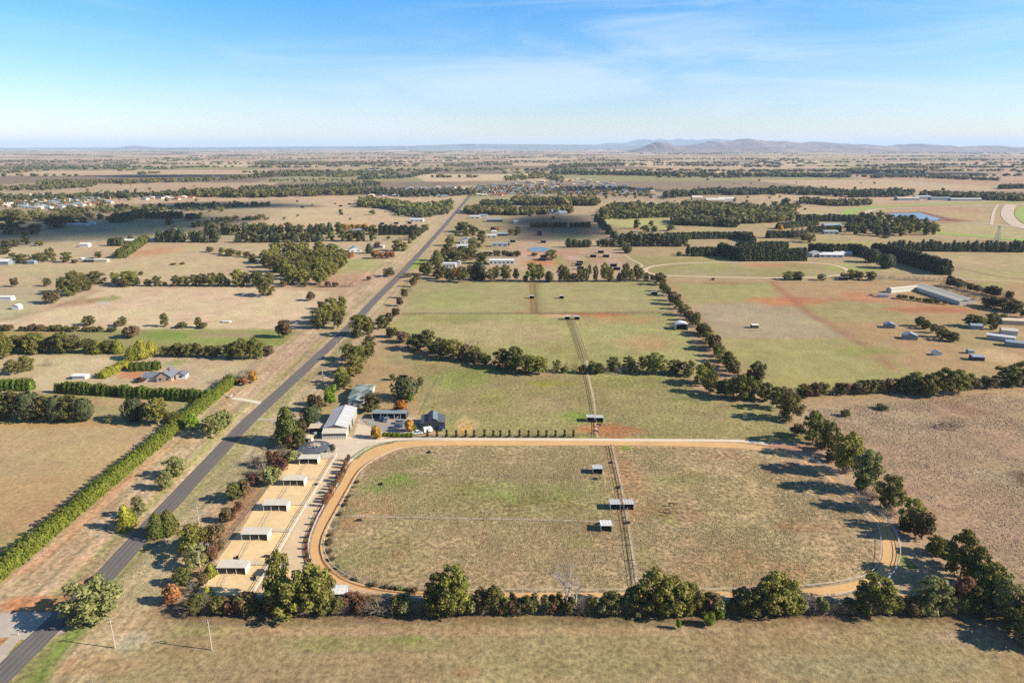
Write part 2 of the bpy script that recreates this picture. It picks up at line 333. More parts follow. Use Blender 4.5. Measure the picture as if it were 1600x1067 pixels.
blot(700, 712, 60, 10, (172, 148, 118), .6); blot(850, 770, 70, 16, (140, 146, 78), .6); blot(900, 715, 50, 10, (178, 156, 116), .5); blot(975, 700, 14, 4, (130, 152, 60), .8); blot(960, 757, 6, 5, (150, 150, 50), .8)
blot(550, 870, 34, 22, (136, 142, 78), .6); blot(600, 850, 60, 30, (156, 142, 92), .6); blot(700, 900, 100, 22, (178, 154, 116), .7); blot(850, 890, 100, 30, (176, 150, 112), .5); blot(620, 870, 20, 14, (196, 158, 116), .7)
line([(958, 700), (968, 757), (980, 815)], 4, (192, 126, 86), 4, .6, 2); blot(985, 745, 22, 30, (190, 148, 106), .7); blot(990, 795, 30, 12, (186, 150, 112), .7); blot(965, 822, 20, 6, (192, 156, 120), .7); blot(930, 735, 12, 9, (190, 150, 116), .5)
blot(1035, 800, 25, 20, (146, 150, 78), .5); blot(1060, 750, 50, 16, (158, 156, 92), .6); blot(1200, 760, 70, 30, (176, 156, 112), .5); blot(1110, 860, 90, 30, (166, 140, 104), .6); blot(1225, 822, 14, 7, (194, 130, 92), .6); blot(1250, 890, 30, 10, (190, 138, 100), .5); blot(1000, 860, 22, 30, (150, 146, 84), .5); blot(905, 845, 30, 10, (150, 150, 78), .5)
blot(1410, 875, 18, 20, (110, 134, 50), .8); blot(1420, 905, 30, 12, (160, 150, 104), .6); blot(1290, 690, 60, 14, (150, 118, 84), .6); blot(1215, 700, 60, 6, (184, 120, 84), .6); blot(1235, 680, 30, 8, (124, 134, 62), .6)
poly([(612, 721), (560, 712), (600, 700), (640, 690), (560, 716)], (130, 128, 68), 1, .5, .5)
poly([(258, 958), (330, 878), (400, 780), (455, 712), (470, 700), (490, 640), (470, 640), (430, 700), (330, 830), (235, 958)], (164, 122, 88), 2.5, .8, 2)
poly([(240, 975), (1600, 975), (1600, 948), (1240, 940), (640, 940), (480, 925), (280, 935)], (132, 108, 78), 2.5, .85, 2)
blot(450, 985, 200, 9, (176, 150, 112), .7); blot(1000, 985, 200, 10, (178, 152, 118), .7); blot(560, 1005, 130, 14, (150, 148, 88), .6); blot(330, 985, 60, 10, (150, 150, 88), .6); blot(1500, 995, 90, 14, (172, 146, 118), .7); blot(725, 1050, 22, 12, (156, 116, 84), .7)
blot(900, 1040, 300, 16, (158, 142, 98), .5); blot(1350, 1040, 200, 20, (164, 152, 116), .5); blot(640, 998, 30, 6, (132, 146, 66), .6)

blot(45, 945, 60, 16, (204, 140, 92), .8); blot(12, 1002, 26, 20, (204, 132, 82), .9); blot(150, 1040, 90, 20, (196, 158, 112), .6); blot(120, 880, 60, 14, (204, 166, 124), .5)
blot(700, 985, 500, 9, (186, 154, 118), .6); blot(1150, 890, 160, 26, (176, 142, 104), .5); blot(620, 880, 70, 24, (160, 148, 96), .5); blot(800, 770, 120, 20, (148, 152, 84), .5)
blot(1120, 780, 120, 30, (178, 152, 112), .5)
def build_ground():
    # rows follow distance: fine near the drone, coarse towards the skyline
    rows = []
    yp = 1180.0
    while yp > 231.6:
        rows.append(G(800, yp)[1]); yp -= 2.3 if yp > 300 else (1.3 if yp > 245 else 0.7)
    rows = [-3000.0, -600.0, -100.0, 20.0, 60.0] + [r for r in rows if r > 62]
    rows += [48000.0, 70000.0]
    u = np.concatenate([np.linspace(-3.4, -1.15, 30)[:-1], np.linspace(-1.15, 1.15, 880), np.linspace(1.15, 3.4, 30)[1:]])
    R = np.array(rows)
    X = np.outer(np.maximum(R, 0) * 0.93 + 40, u) * 1.0; Y = np.repeat(R[:, None], len(u), 1)
    X[:4] *= np.array([60, 12, 3, 1.2])[:, None]
    nr, nc = X.shape
    x = X.ravel(); y = Y.ravel()
    base = np.array(A(192, 166, 130))
    C = np.tile(base, (len(x), 1)); T = np.full(len(x), .25)
    # far farmland: patchwork of paddocks
    pal = np.array([A(*c) for c in [(204, 174, 138), (192, 164, 130), (180, 156, 122), (210, 184, 146), (172, 156, 112), (156, 134, 106), (190, 158, 124), (142, 122, 96), (200, 172, 136), (160, 150, 104)]])
    wx = x + 160 * (fbm(x / 1500, y / 1500, 3) - .5) + 0.22 * y; wy = y + 200 * (fbm(x / 1700, y / 1700, 9) - .5) - 0.10 * x
    ci = np.floor(wy / 620).astype(np.int64); cj = np.floor(wx / (560) + (ci * 7919 % 13) / 13.0).astype(np.int64)
    hsh = (ci * 73856093 ^ cj * 19349663) & 0x7fffffff; hsh = ((hsh ^ (hsh >> 11)) * 2654435761) & 0x7fffffff
    cc = pal[(hsh >> 7) % len(pal)]
    farw = np.clip((y - 1300) / 500, 0, 1)[:, None]
    C = C * (1 - farw) + cc * farw
    nzx = (fbm(x / 6, y / 6, 5) - .5) * 2; nzy = (fbm(x / 6 + 50, y / 6, 6) - .5) * 2
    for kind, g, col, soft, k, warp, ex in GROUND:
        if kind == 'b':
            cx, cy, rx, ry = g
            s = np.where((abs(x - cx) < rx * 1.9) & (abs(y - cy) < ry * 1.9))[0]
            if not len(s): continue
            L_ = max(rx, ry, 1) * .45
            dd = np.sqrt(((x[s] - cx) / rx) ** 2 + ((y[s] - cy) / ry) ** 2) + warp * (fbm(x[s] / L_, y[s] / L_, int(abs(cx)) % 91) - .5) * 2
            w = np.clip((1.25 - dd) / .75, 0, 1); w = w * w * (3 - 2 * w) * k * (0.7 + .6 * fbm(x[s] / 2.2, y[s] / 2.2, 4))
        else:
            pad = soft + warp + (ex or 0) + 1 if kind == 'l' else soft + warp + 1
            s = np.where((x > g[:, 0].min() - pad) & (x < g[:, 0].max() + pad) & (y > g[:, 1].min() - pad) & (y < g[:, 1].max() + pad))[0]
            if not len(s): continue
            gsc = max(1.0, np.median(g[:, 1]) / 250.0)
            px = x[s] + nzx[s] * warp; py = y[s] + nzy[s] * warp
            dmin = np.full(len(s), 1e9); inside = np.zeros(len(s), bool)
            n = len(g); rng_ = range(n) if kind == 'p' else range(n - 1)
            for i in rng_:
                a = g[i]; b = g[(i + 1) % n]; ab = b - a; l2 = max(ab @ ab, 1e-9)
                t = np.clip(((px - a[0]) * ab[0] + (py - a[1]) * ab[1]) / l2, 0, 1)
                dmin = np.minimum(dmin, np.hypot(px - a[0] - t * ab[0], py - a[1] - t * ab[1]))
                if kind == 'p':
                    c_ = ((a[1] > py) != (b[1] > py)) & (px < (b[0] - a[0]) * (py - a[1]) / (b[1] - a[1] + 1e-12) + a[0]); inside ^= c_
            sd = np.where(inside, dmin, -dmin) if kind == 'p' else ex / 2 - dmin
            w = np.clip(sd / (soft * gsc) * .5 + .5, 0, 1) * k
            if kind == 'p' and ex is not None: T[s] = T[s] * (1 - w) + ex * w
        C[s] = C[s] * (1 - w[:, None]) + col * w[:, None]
    # mottling: dry against green growth
    m1 = fbm(x / 26, y / 26, 21, 4) - .5; m2 = fbm(x / 5, y / 5, 33, 3) - .5; m3 = fbm(x / 240, y / 240, 44, 3) - .5
    C *= (1 + .16 * m1 + (.20 + .26 * np.clip(T, 0, 1)) * m2 + .22 * m3)[:, None]
    br = np.clip(fbm(x / 9, y / 9, 91, 4) - .5, 0, 1)[:, None] * np.clip(T, 0, 1)[:, None] * ((y < 420)[:, None])
    C *= 1 - br * np.array([.55, .85, .95])
    gr = (m1 * .9 + m3 * .7)[:, None]
    C *= 1 + gr * np.array([-.13, .015, -.15]) * 1.5
    # wheel ruts and mowing lines along the verge
    vg = ((x > -150) & (x < -92) & (y < 900)).astype(float)
    st = vnoise(x / 1.3 + (fbm(x / 9, y / 60, 8) - .5) * 2, y / 60, 71) - .5
    st2 = vnoise(x / .8 + (fbm(x / 12, y / 90, 18) - .5) * 3, y / 25, 72) - .5
    C *= (1 + vg * (st * .34 + st2 * .22))[:, None]; C = C * (1 + (vg * st)[:, None] * np.array([.10, 0, .06]))
    C = C * np.array([1.01, .97, .95]); C = np.clip(C, 0.01, .8)
    i = np.arange((nr - 1) * (nc - 1)); r = i // (nc - 1); c = i % (nc - 1); a = r * nc + c
    Fc = np.stack([a, a + 1, a + nc + 1, a + nc], 1)
    V = np.stack([x, y, np.zeros_like(x)], 1)
    me = mesh_np('ground', V, Fc, ground_mat(), smooth=True)
    at = me.color_attributes.new('Col', 'FLOAT_COLOR', 'POINT')
    at.data.foreach_set('color', np.concatenate([C, T[:, None]], 1).astype(np.float32).ravel())
    o = bpy.data.objects.new('ground', me); link(o); tag(o, kind='structure')
    return o
def ground_mat():
    m = bpy.data.materials.new('paddock_grass'); m.use_nodes = True; t = m.node_tree; b = t.nodes['Principled BSDF']; b.inputs['Roughness'].default_value = 1.0; b.inputs['Specular IOR Level'].default_value = 0.1
    at = N(t, 'ShaderNodeAttribute', attribute_name='Col'); geo = N(t, 'ShaderNodeNewGeometry')
    def nz(s, d=3, rough=.6, stretch=None):
        n = N(t, 'ShaderNodeTexNoise'); n.inputs['Scale'].default_value = s; n.inputs['Detail'].default_value = d; n.inputs['Roughness'].default_value = rough
        if stretch:
            q = N(t, 'ShaderNodeMapping'); q.inputs['Scale'].default_value = stretch; Lk(t, geo.outputs['Position'], q.inputs[0]); Lk(t, q.outputs[0], n.inputs['Vector'])
        else: Lk(t, geo.outputs['Position'], n.inputs['Vector'])
        return n
    a = nz(.62, 5, .7); bb = nz(.07, 4); c = nz(.013, 3)
    def mr(src, lo, hi, f0=.3, f1=.7):
        q = N(t, 'ShaderNodeMapRange'); q.inputs[1].default_value = f0; q.inputs[2].default_value = f1; q.inputs[3].default_value = lo; q.inputs[4].default_value = hi; Lk(t, src, q.inputs[0]); return q.outputs[0]
    # fine growth contrast is stronger where the grass is tussocky (alpha of the attribute)
    amp = N(t, 'ShaderNodeMath', operation='MULTIPLY_ADD'); amp.inputs[1].default_value = .62; amp.inputs[2].default_value = .16; Lk(t, at.outputs['Alpha'], amp.inputs[0])
    fa = mr(a.outputs[0], -1, 1); ml = N(t, 'ShaderNodeMath', operation='MULTIPLY_ADD'); ml.inputs[2].default_value = 1.0; Lk(t, fa, ml.inputs[0]); Lk(t, amp.outputs[0], ml.inputs[1])
    v = ml.outputs[0]
    for s_ in (mr(bb.outputs[0], .9, 1.1), mr(c.outputs[0], .93, 1.07)):
        q = N(t, 'ShaderNodeMath', operation='MULTIPLY'); Lk(t, v, q.inputs[0]); Lk(t, s_, q.inputs[1]); v = q.outputs[0]
    g = nz(.16, 5, .65); gm = mr(g.outputs[0], 0, .5, .45, .7)
    mx = N(t, 'ShaderNodeMixRGB', blend_type='MULTIPLY'); mx.inputs[2].default_value = (.90, .97, .82, 1); Lk(t, gm, mx.inputs[0]); Lk(t, at.outputs['Color'], mx.inputs[1])
    sc = N(t, 'ShaderNodeVectorMath', operation='SCALE'); Lk(t, mx.outputs[0], sc.inputs[0]); Lk(t, v, sc.inputs['Scale']); Lk(t, sc.outputs[0], b.inputs['Base Color'])
    bp = N(t, 'ShaderNodeBump'); bp.inputs['Strength'].default_value = .8; bp.inputs['Distance'].default_value = .25; Lk(t, a.outputs[0], bp.inputs['Height']); Lk(t, bp.outputs[0], b.inputs['Normal'])
    return m
build_ground()

# ------------------------------------------------------------------ flat sheets: road, tracks, yards, water
def sheet(name, pts, z, m, world=False, kind='structure'):
    P_ = pts if world else gp(pts)
    me = bpy.data.meshes.new(name); me.from_pydata([(p[0], p[1], z) for p in P_], [], [tuple(range(len(P_)))]); me.materials.append(m)
    o = bpy.data.objects.new(name, me); link(o); 
    if kind: tag(o, kind=kind)
    return o
def ribbon(name, center, w, m, z0=0.02, grow=3e-5, kind='structure', jitter=0.0, step=None, closed=False, crown=0.0):
    c = np.array(center, float); n = len(c)
    t = np.gradient(c, axis=0)
    if closed: t[0] = t[-1] = c[1] - c[-2]
    t /= np.linalg.norm(t, axis=1)[:, None]; nrm = np.stack([-t[:, 1], t[:, 0]], 1)
    w = np.broadcast_to(np.array(w, float), (n,))
    rnd = np.random.RandomState(5)
    V = []; Fc = []
    cols = (-.5, -.22, .22, .5)
    for i in range(n):
        z = z0 + grow * math.hypot(*c[i]); j = rnd.uniform(-jitter, jitter, 2)
        for q, s in enumerate(cols):
            ww = s * w[i] + (j[0] if q == 0 else j[1] if q == 3 else 0)
            V.append((c[i, 0] + nrm[i, 0] * ww, c[i, 1] + nrm[i, 1] * ww, z + (crown if q in (1, 2) else 0)))
        if i:
            for q in range(3): Fc.append((4 * (i - 1) + q, 4 * i + q, 4 * i + q + 1, 4 * (i - 1) + q + 1))
    me = bpy.data.meshes.new(name); me.from_pydata(V, [], Fc); me.materials.append(m); me.update()
    if me.polygons[0].normal.z < 0: me.flip_normals()
    o = bpy.data.objects.new(name, me); link(o)
    if kind: tag(o, kind=kind)
    return o
asph = mat('asphalt', A(114, 105, 98), .85, noise=[(.12, .10), (.8, .08), (4, .10)], bump=.01)
gravel = mat('gravel_road', A(196, 180, 160), 1, noise=[(.15, .1), (1.1, .12)], bump=.03)
palegravel = mat('pale_gravel', A(234, 214, 184), 1, noise=[(.12, .07), (1, .08)], bump=.02)
sand = mat('track_sand', A(226, 178, 118), 1, noise=[(.10, .10), (.7, .10), (3, .10)], bump=.03)
sand2 = mat('yard_sand', A(242, 206, 150), 1, noise=[(.10, .12), (.5, .12), (2.5, .12)], bump=.04)
lanesand = mat('lane_gravel', A(226, 194, 152), 1, noise=[(.15, .12), (.9, .10)], bump=.03)
mulch = mat('bark_mulch', A(140, 96, 70), 1, noise=[(.4, .2), (2, .2)], bump=.05)
water = mat('dam_water', (.10, .12, .13), .22, spec=.5, noise=[(.05, .1)])

road_px = [(-110, 1165), (-10, 1067), (46, 1012), (98, 962), (157, 907), (255, 800), (356, 692), (402, 645), (473, 580), (543, 514), (588, 467), (634, 420), (697, 350), (735, 305), (748, 288)]
rp = [G(*p) for p in road_px]
rc = cr_spline([(rp[0][0] - 2, 40), *rp], 8)
ribbon('road', rc, 6.6, asph, .03, 1.2e-4, jitter=.12, crown=.03)
ribbon('gravel_road', cr_spline(gp([(-120, 985), (0, 976), (50, 976), (72, 980), (95, 972)]), 3), 10.0, gravel, .022)
ribbon('gravel_road', cr_spline(gp([(-20, 1045), (20, 1000), (40, 988)]), 3), 3.5, gravel, .018)
ribbon('driveway', cr_spline(gp([(363, 622), (390, 626), (420, 633)]), 3), 3.0, palegravel, .018)
ribbon('driveway', cr_spline(gp([(372, 660), (400, 655), (440, 656), (480, 650)]), 3), 2.2, gravel, .014)

for o_ in (-2.3, -.9, .9, 2.3):
    t_ = np.gradient(rc, axis=0); t_ /= np.linalg.norm(t_, axis=1)[:, None]; ribbon('wheel_path', rc + np.stack([-t_[:, 1], t_[:, 0]], 1) * o_, .55, mat('worn_asphalt', A(128, 118, 110), .8, noise=[(.05, .10), (.5, .10)]), .075, 1.4e-4, jitter=.1)
# the training track: outer and inner edge as surveyed
OUT = [(547, 726), (530, 760), (510, 790), (495, 820), (486, 845), (484, 862), (491, 884), (505, 900), (525, 914), (562, 926), (610, 932), (680, 937), (800, 938), (960, 940), (1130, 938), (1220, 937), (1265, 935), (1310, 930), (1350, 922), (1380, 910), (1397, 890), (1404, 864), (1397, 835), (1382, 814), (1350, 785), (1325, 762), (1300, 741), (1275, 724), (1245, 711), (1215, 702), (1180, 695), (1120, 691), (1000, 689), (850, 688), (700, 688), (640, 689), (610, 692), (585, 699), (565, 710)]
INN = [(562, 737), (547, 762), (526, 800), (512, 826), (505, 845), (504, 860), (510, 877), (523, 892), (546, 906), (580, 916), (612, 921), (680, 925), (800, 926), (960, 926), (1100, 925), (1190, 923), (1240, 921), (1295, 916), (1335, 909), (1360, 901), (1373, 887), (1379, 865), (1375, 828), (1360, 807), (1340, 790), (1318, 770), (1298, 752), (1275, 735), (1250, 720), (1220, 709), (1180, 703), (1120, 699), (1000, 696), (850, 696), (700, 696), (650, 698), (625, 702), (604, 710), (580, 722)]
def loop(pts, step=2.5):
    w_ = gp(pts); c = cr_spline([w_[-1]] + w_ + w_[:2], step)
    # drop the lead-in and close
    d0 = np.hypot(c[:, 0] - w_[0][0], c[:, 1] - w_[0][1]); i0 = int(np.argmin(d0[:len(c) // 3])); c = c[i0:]
    d1 = np.hypot(c[:, 0] - w_[0][0], c[:, 1] - w_[0][1]); i1 = len(c) - 1 - int(np.argmin(d1[::-1][:len(c) // 3])); return c[:i1]
def resample(c, n, closed=True):
    q = np.vstack([c, c[:1]]) if closed else c
    d = np.concatenate([[0], np.cumsum(np.hypot(*np.diff(q, axis=0).T))]); s = np.linspace(0, d[-1], n, endpoint=not closed)
    return np.stack([np.interp(s, d, q[:, 0]), np.interp(s, d, q[:, 1])], 1)
def smooth_loop(c, it=6):
    for _ in range(it): c = c * .5 + (np.roll(c, 1, 0) + np.roll(c, -1, 0)) * .25
    return c
outer = smooth_loop(resample(loop(OUT), 420)); inner = smooth_loop(resample(loop(INN), 420))
def offs_(c, k):
    t_ = np.roll(c, -1, 0) - np.roll(c, 1, 0); t_ /= np.linalg.norm(t_, axis=1)[:, None]; n_ = np.stack([-t_[:, 1], t_[:, 0]], 1); cen = c.mean(0)
    s_ = 1 if ((c + n_ - cen) ** 2).sum() > ((c - cen) ** 2).sum() else -1
    w_ = np.array([p for p in c + n_ * s_ * k]); idx = [i for i in range(len(c)) if c[i, 0] < -22 and c[i, 1] < G(800, 712)[1]]
    br = [j for j in range(1, len(idx)) if idx[j] - idx[j - 1] > 1]
    if br: idx = idx[br[0]:] + idx[:br[0]]
    return w_[idx]
V = [(p[0], p[1], .05) for p in outer] + [(p[0], p[1], .05) for p in inner]; n = 420
me = bpy.data.meshes.new('sand_track')
# join each outer point to its matching share of the inner edge
me.from_pydata(V, [], [(i, (i + 1) % n, n + (i + 1) % n, n + i) for i in range(n)]); me.materials.append(sand); me.update()
if me.polygons[0].normal.z < 0: me.flip_normals()
tag(link(bpy.data.objects.new('sand_track', me)), kind='structure')
ribbon('driveway', cr_spline(gp([(556, 692), (600, 688), (650, 686.5), (800, 686.5), (1000, 687.5), (1160, 689), (1200, 694)]), 4), 2.6, palegravel, .07)
sheet('gravel_yard', [(482, 700), (500, 684), (552, 682), (560, 655), (600, 648), (655, 655), (656, 672), (600, 684), (600, 690), (585, 699), (560, 712), (549, 721), (530, 716), (480, 712)], .030, mat('yard_gravel', A(226, 202, 172), 1, noise=[(.12, .09), (1, .09)], bump=.02))
sheet('parking_area', [(560, 651), (655, 655), (655, 670), (640, 674), (598, 675), (572, 664)], .042, mat('dark_gravel', A(172, 160, 146), 1, noise=[(.2, .08), (1.2, .08)], bump=.02))
sheet('sand_yard', [(452, 716), (524, 714), (504, 750), (480, 790), (461, 822), (440, 860), (396, 929), (306, 931), (332, 885), (385, 815), (402, 785), (430, 744)], .034, sand2)
sheet('gravel_lane', [(524, 715), (549, 722), (541, 745), (524, 775), (500, 810), (486, 830), (478, 850), (474, 870), (482, 892), (500, 912), (540, 930), (400, 931), (440, 862), (480, 790), (504, 750)], .028, lanesand)
ribbon('mulch_bed', cr_spline(gp([(545, 722), (530, 752), (505, 792), (490, 818), (480, 845), (478, 862), (484, 884), (497, 903)]), 2), 1.8, mulch, .075, jitter=.15)
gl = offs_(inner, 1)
ribbon('track_edge_line', gl, .55, mat('groove_shade_brown', A(150, 106, 66), 1), .075, jitter=.08)  # brown edge line: drainage groove with the inner rail's shadow painted in
ribbon('grass_bank', cr_spline(gp([(553, 717), (570, 703), (590, 695), (615, 690)]), 2), 3.0, mat('bank_grass', A(138, 134, 72), 1, noise=[(.3, .15), (2, .2)]), .06, jitter=.2)
# neighbouring tracks
ov = resample(loop([(1008, 424), (1022, 416), (1080, 411), (1160, 410), (1240, 410), (1295, 413), (1322, 421), (1318, 429), (1250, 434), (1160, 434), (1080, 432), (1030, 430)], 8), 200); ov = np.vstack([ov, ov[:1]])
ribbon('exercise_track', ov, 5.0, mat('pale_sand', A(222, 190, 154), 1, noise=[(.1, .08)]), .06, 8e-5, closed=True)
racegreen = mat('racecourse_turf', A(158, 172, 76), 1, noise=[(.03, .08), (.2, .08)])
palesand = mat('racecourse_sand', A(212, 186, 158), 1, noise=[(.03, .08)])
ribbon('racecourse_turf_track', cr_spline(gp([(1700, 386), (1560, 372), (1460, 363), (1400, 354), (1345, 342), (1325, 334), (1345, 326), (1420, 321), (1520, 317), (1640, 315)]), 20), 26, racegreen, .1, 1e-4)
ribbon('racecourse_sand_track', cr_spline(gp([(1640, 362), (1560, 352), (1470, 347), (1400, 346), (1355, 336), (1372, 327), (1450, 325), (1550, 322), (1640, 320)]), 20), 9, palesand, .14, 1.1e-4)
ribbon('racecourse_sand_track', cr_spline(gp([(1549, 352), (1551, 340), (1554, 328), (1560, 320)]), 8), 5, palesand, .16, 1.2e-4)
ribbon('racecourse_sand_track', cr_spline(gp([(1580, 320), (1575, 327), (1574, 336), (1582, 347), (1600, 356), (1640, 362)]), 8), 20, palesand, .2, 1.3e-4)
ribbon('racecourse_turf_track', cr_spline(gp([(1602, 324), (1594, 331), (1596, 340), (1612, 350), (1660, 356)]), 8), 16, racegreen, .18, 1.3e-4)
ribbon('farm_track', cr_spline(gp([(1482, 432), (1520, 437), (1600, 441), (1700, 446)]), 8), 3.5, mat('pale_soil', A(208, 182, 146), 1), .05, 8e-5)
ribbon('farm_track', cr_spline(gp([(1430, 415), (1500, 420), (1560, 432), (1640, 440)]), 8), 3, mat('red_soil', A(160, 120, 90), 1), .05, 8e-5)
ribbon('farm_track', cr_spline(gp([(900, 420), (1000, 418), (985, 405), (975, 398)]), 8), 3, mat('pale_soil', A(208, 182, 146), 1), .05, 8e-5)
ribbon('driveway', cr_spline(gp([(750, 391), (800, 396), (870, 397)]), 8), 6, mat('pale_soil', None or A(208, 182, 146), 1), .05, 8e-5)
# dams
def pond(cx, cy, rx, ry, bank, jag=.12, seed=0):
    x, y = G(cx, cy); x1, _ = G(cx + rx, cy); y1 = G(cx, cy - ry)[1]; y2 = G(cx, cy + ry)[1]
    r = random.Random(seed); rX = x1 - x; rY = (y1 - y2) / 2; yc = (y1 + y2) / 2
    for nm, k, z, m in (('dam_bank', 1.12, .10, bank), ('dam_water', 1.0, .22, water)):
        pts = []
        for i in range(40):
            a = 2 * math.pi * i / 40; s = 1 + jag * math.sin(3 * a + seed) * .5 + r.uniform(-.02, .02)
            pts.append((x + rX * k * s * math.cos(a), yc + rY * k * s * math.sin(a)))
        sheet(nm, pts, z, m, True)
pond(842, 390, 18, 3.6, mat('red_bank', A(190, 130, 92), 1), seed=2)
sheet('dam_bank', [(1378, 333), (1440, 331), (1484, 341), (1470, 347.5), (1405, 346)], .2, mat('dark_bank', A(140, 96, 72), 1))
sheet('dam_water', [(1386, 334), (1437, 333), (1468, 342), (1464, 345), (1408, 343.5)], .45, water)
blueroof_w = water
# ------------------------------------------------------------------ vegetation
RS = np.random.RandomState(11)
def leafmat(name, *c, var=.22, hue=.015, lv=.35, tr=.25):
    return mat(name, tuple(v * .84 for v in A(*c)), .8, var=var, hue=hue, noise=[(.25, .16), (.06, .16)], leafvar=lv, trans=tr, spec=.2)
LM = {
    'gum': leafmat('gum_leaves', 158, 152, 70), 'gumdark': leafmat('dark_gum_leaves', 130, 125, 64), 'silver': leafmat('silver_leaves', 166, 164, 98),
    'conifer': leafmat('conifer_needles', 88, 94, 54, lv=.3, tr=.1), 'cypress': leafmat('cypress_needles', 112, 114, 50, lv=.35, tr=.12),
    'bright': leafmat('bright_leaves', 142, 160, 44), 'hedge': leafmat('hedge_leaves', 122, 134, 44, lv=.45, tr=.2), 'yellowgreen': leafmat('yellow_green_leaves', 172, 168, 60),
    'yellow': leafmat('yellow_autumn_leaves', 246, 190, 84, tr=.35, hue=.006), 'orange': leafmat('orange_autumn_leaves', 226, 146, 60, tr=.3, hue=.006), 'rust': leafmat('rust_autumn_leaves', 200, 136, 84, hue=.006),
    'brown': leafmat('brown_scrub_leaves', 136, 114, 74, hue=.008), 'red': leafmat('red_brown_leaves', 146, 104, 74, hue=.006), 'grey': leafmat('grey_scrub_twigs', 160, 142, 120), 'topiary': leafmat('topiary_leaves', 78, 74, 44, tr=.1),
}
bark = mat('bark', A(128, 106, 84), 1, var=.2); whitebark = mat('white_bark', A(206, 192, 176), .9); palebark = mat('pale_bark', A(176, 156, 134), .95)
def unit(v): return v / np.maximum(np.linalg.norm(v, axis=1)[:, None], 1e-9)
def leaves(Pc, Nn, size, rs, tilt=.6, aspect=.75):
    n = len(Pc); nr = unit(Nn + rs.normal(0, tilt, (n, 3)))
    a = unit(np.cross(nr, rs.normal(0, 1, (n, 3)))); b = np.cross(nr, a)
    s = (size * rs.uniform(.6, 1.35, n))[:, None] if np.isscalar(size) else (size * rs.uniform(.6, 1.35, n))[:, None]
    k = rs.uniform(.7, 1.3, (n, 1))
    V = np.stack([Pc - a * s, Pc - b * s * aspect * k, Pc + a * s, Pc + b * s * aspect / k], 1).reshape(-1, 3)
    return V, np.arange(4 * n).reshape(n, 4)
def ico(r, c, sub=1):
    import bmesh
    bm = bmesh.new(); bmesh.ops.create_icosphere(bm, subdivisions=sub, radius=1.0)
    v = np.array([q.co[:] for q in bm.verts]) * np.array(r) + np.array(c); f = [[q.index for q in p.verts] for p in bm.faces]; bm.free(); return v, np.array(f)
ICO = ico(1, 0, 1); ICO2 = ico(1, 0, 2)
def merge_tri_quad(parts):
    V = []; Fl = []; off = 0
    for v, f in parts:
        V.append(v); Fl += (f + off).tolist(); off += len(v)
    return np.vstack(V), Fl
def lobes_crown(lobes, size, dens, rs, tilt=.6, core=.8):
    parts = []
    for (c, r) in lobes:
        r = np.array(r) if hasattr(r, '__len__') else np.array([r, r, r]); c = np.array(c)
        rm = r.mean(); n = int(dens * rm * rm / size ** 2) + 6
        d = unit(rs.normal(0, 1, (n, 3))); d[:, 2] = np.where(d[:, 2] < -.55, -d[:, 2], d[:, 2])
        rad = rs.uniform(.80, 1.08, (n, 1))
        parts.append(leaves(c + d * r * rad, d + np.array([0, 0, .25]), size, rs, tilt))
        if core: v, f = ICO; parts.append((c + v * r * core * (1 + .12 * rs.normal(0, 1, (len(v), 1))), f))
    return merge_tri_quad(parts)
def profile_crown(prof, size, dens, rs, lump=.12, tilt=.55, zexp=1.0, core=.82, nl=26):
    """closed crown of revolution, radius prof(z) for z in 0..1, lumpy"""
    la = unit(rs.normal(0, 1, (nl, 3))); lz = rs.uniform(0, 1, nl); lt = rs.uniform(0, 2 * np.pi, nl)
    n = int(dens * 3.2 * .35 / size ** 2)
    z = rs.uniform(0.02, 1, n * 2); r = prof(z); keep = rs.uniform(0, 1, n * 2) < (r / max(r.max(), 1e-6)) * .9 + .06; z = z[keep][:n]; n = len(z)
    t = rs.uniform(0, 2 * np.pi, n); r = prof(z)
    def bumps(z, t):
        b = np.zeros_like(z)
        for i in range(nl):
            dd = ((z - lz[i]) / .13) ** 2 + ((np.angle(np.exp(1j * (t - lt[i])))) / .55) ** 2; b = np.maximum(b, np.exp(-dd))
        return b
    rr = r * (1 - lump + 2 * lump * bumps(z, t)) * rs.uniform(.88, 1.04, n)
    Pc = np.stack([rr * np.cos(t), rr * np.sin(t), z], 1); Nn = np.stack([np.cos(t), np.sin(t), np.full(n, .35)], 1)
    Nn[:, 2] += np.where(z > .8, 1.0, 0)
    parts = [leaves(Pc, Nn, size, rs, tilt)]
    k = 12; zz = np.linspace(0.01, .97, 9); cv = []; cf = []
    for i, q in enumerate(zz):
        for j in range(k):
            a = 2 * np.pi * j / k; ra = prof(np.array([q]))[0] * core * (1 - lump); cv.append((ra * np.cos(a), ra * np.sin(a), q))
    for i in range(8):
        for j in range(k): cf.append((i * k + j, i * k + (j + 1) % k, (i + 1) * k + (j + 1) % k, (i + 1) * k + j))
    parts.append((np.array(cv), np.array(cf)))
    return merge_tri_quad(parts)
def trunk_mesh(name, top=.55, r=.022, limbs=(), m=None, k=6):
    b = MB(); b.tube((0, 0, -.01), (.01, .0, top * .5), r * 1.3, r, k); b.tube((.01, 0, top * .5), (0, .01, top), r, r * .6, k)
    for (p, q, r0) in limbs: b.tube(p, q, r0, r0 * .45, 5)
    return b.mesh(name, m or bark)

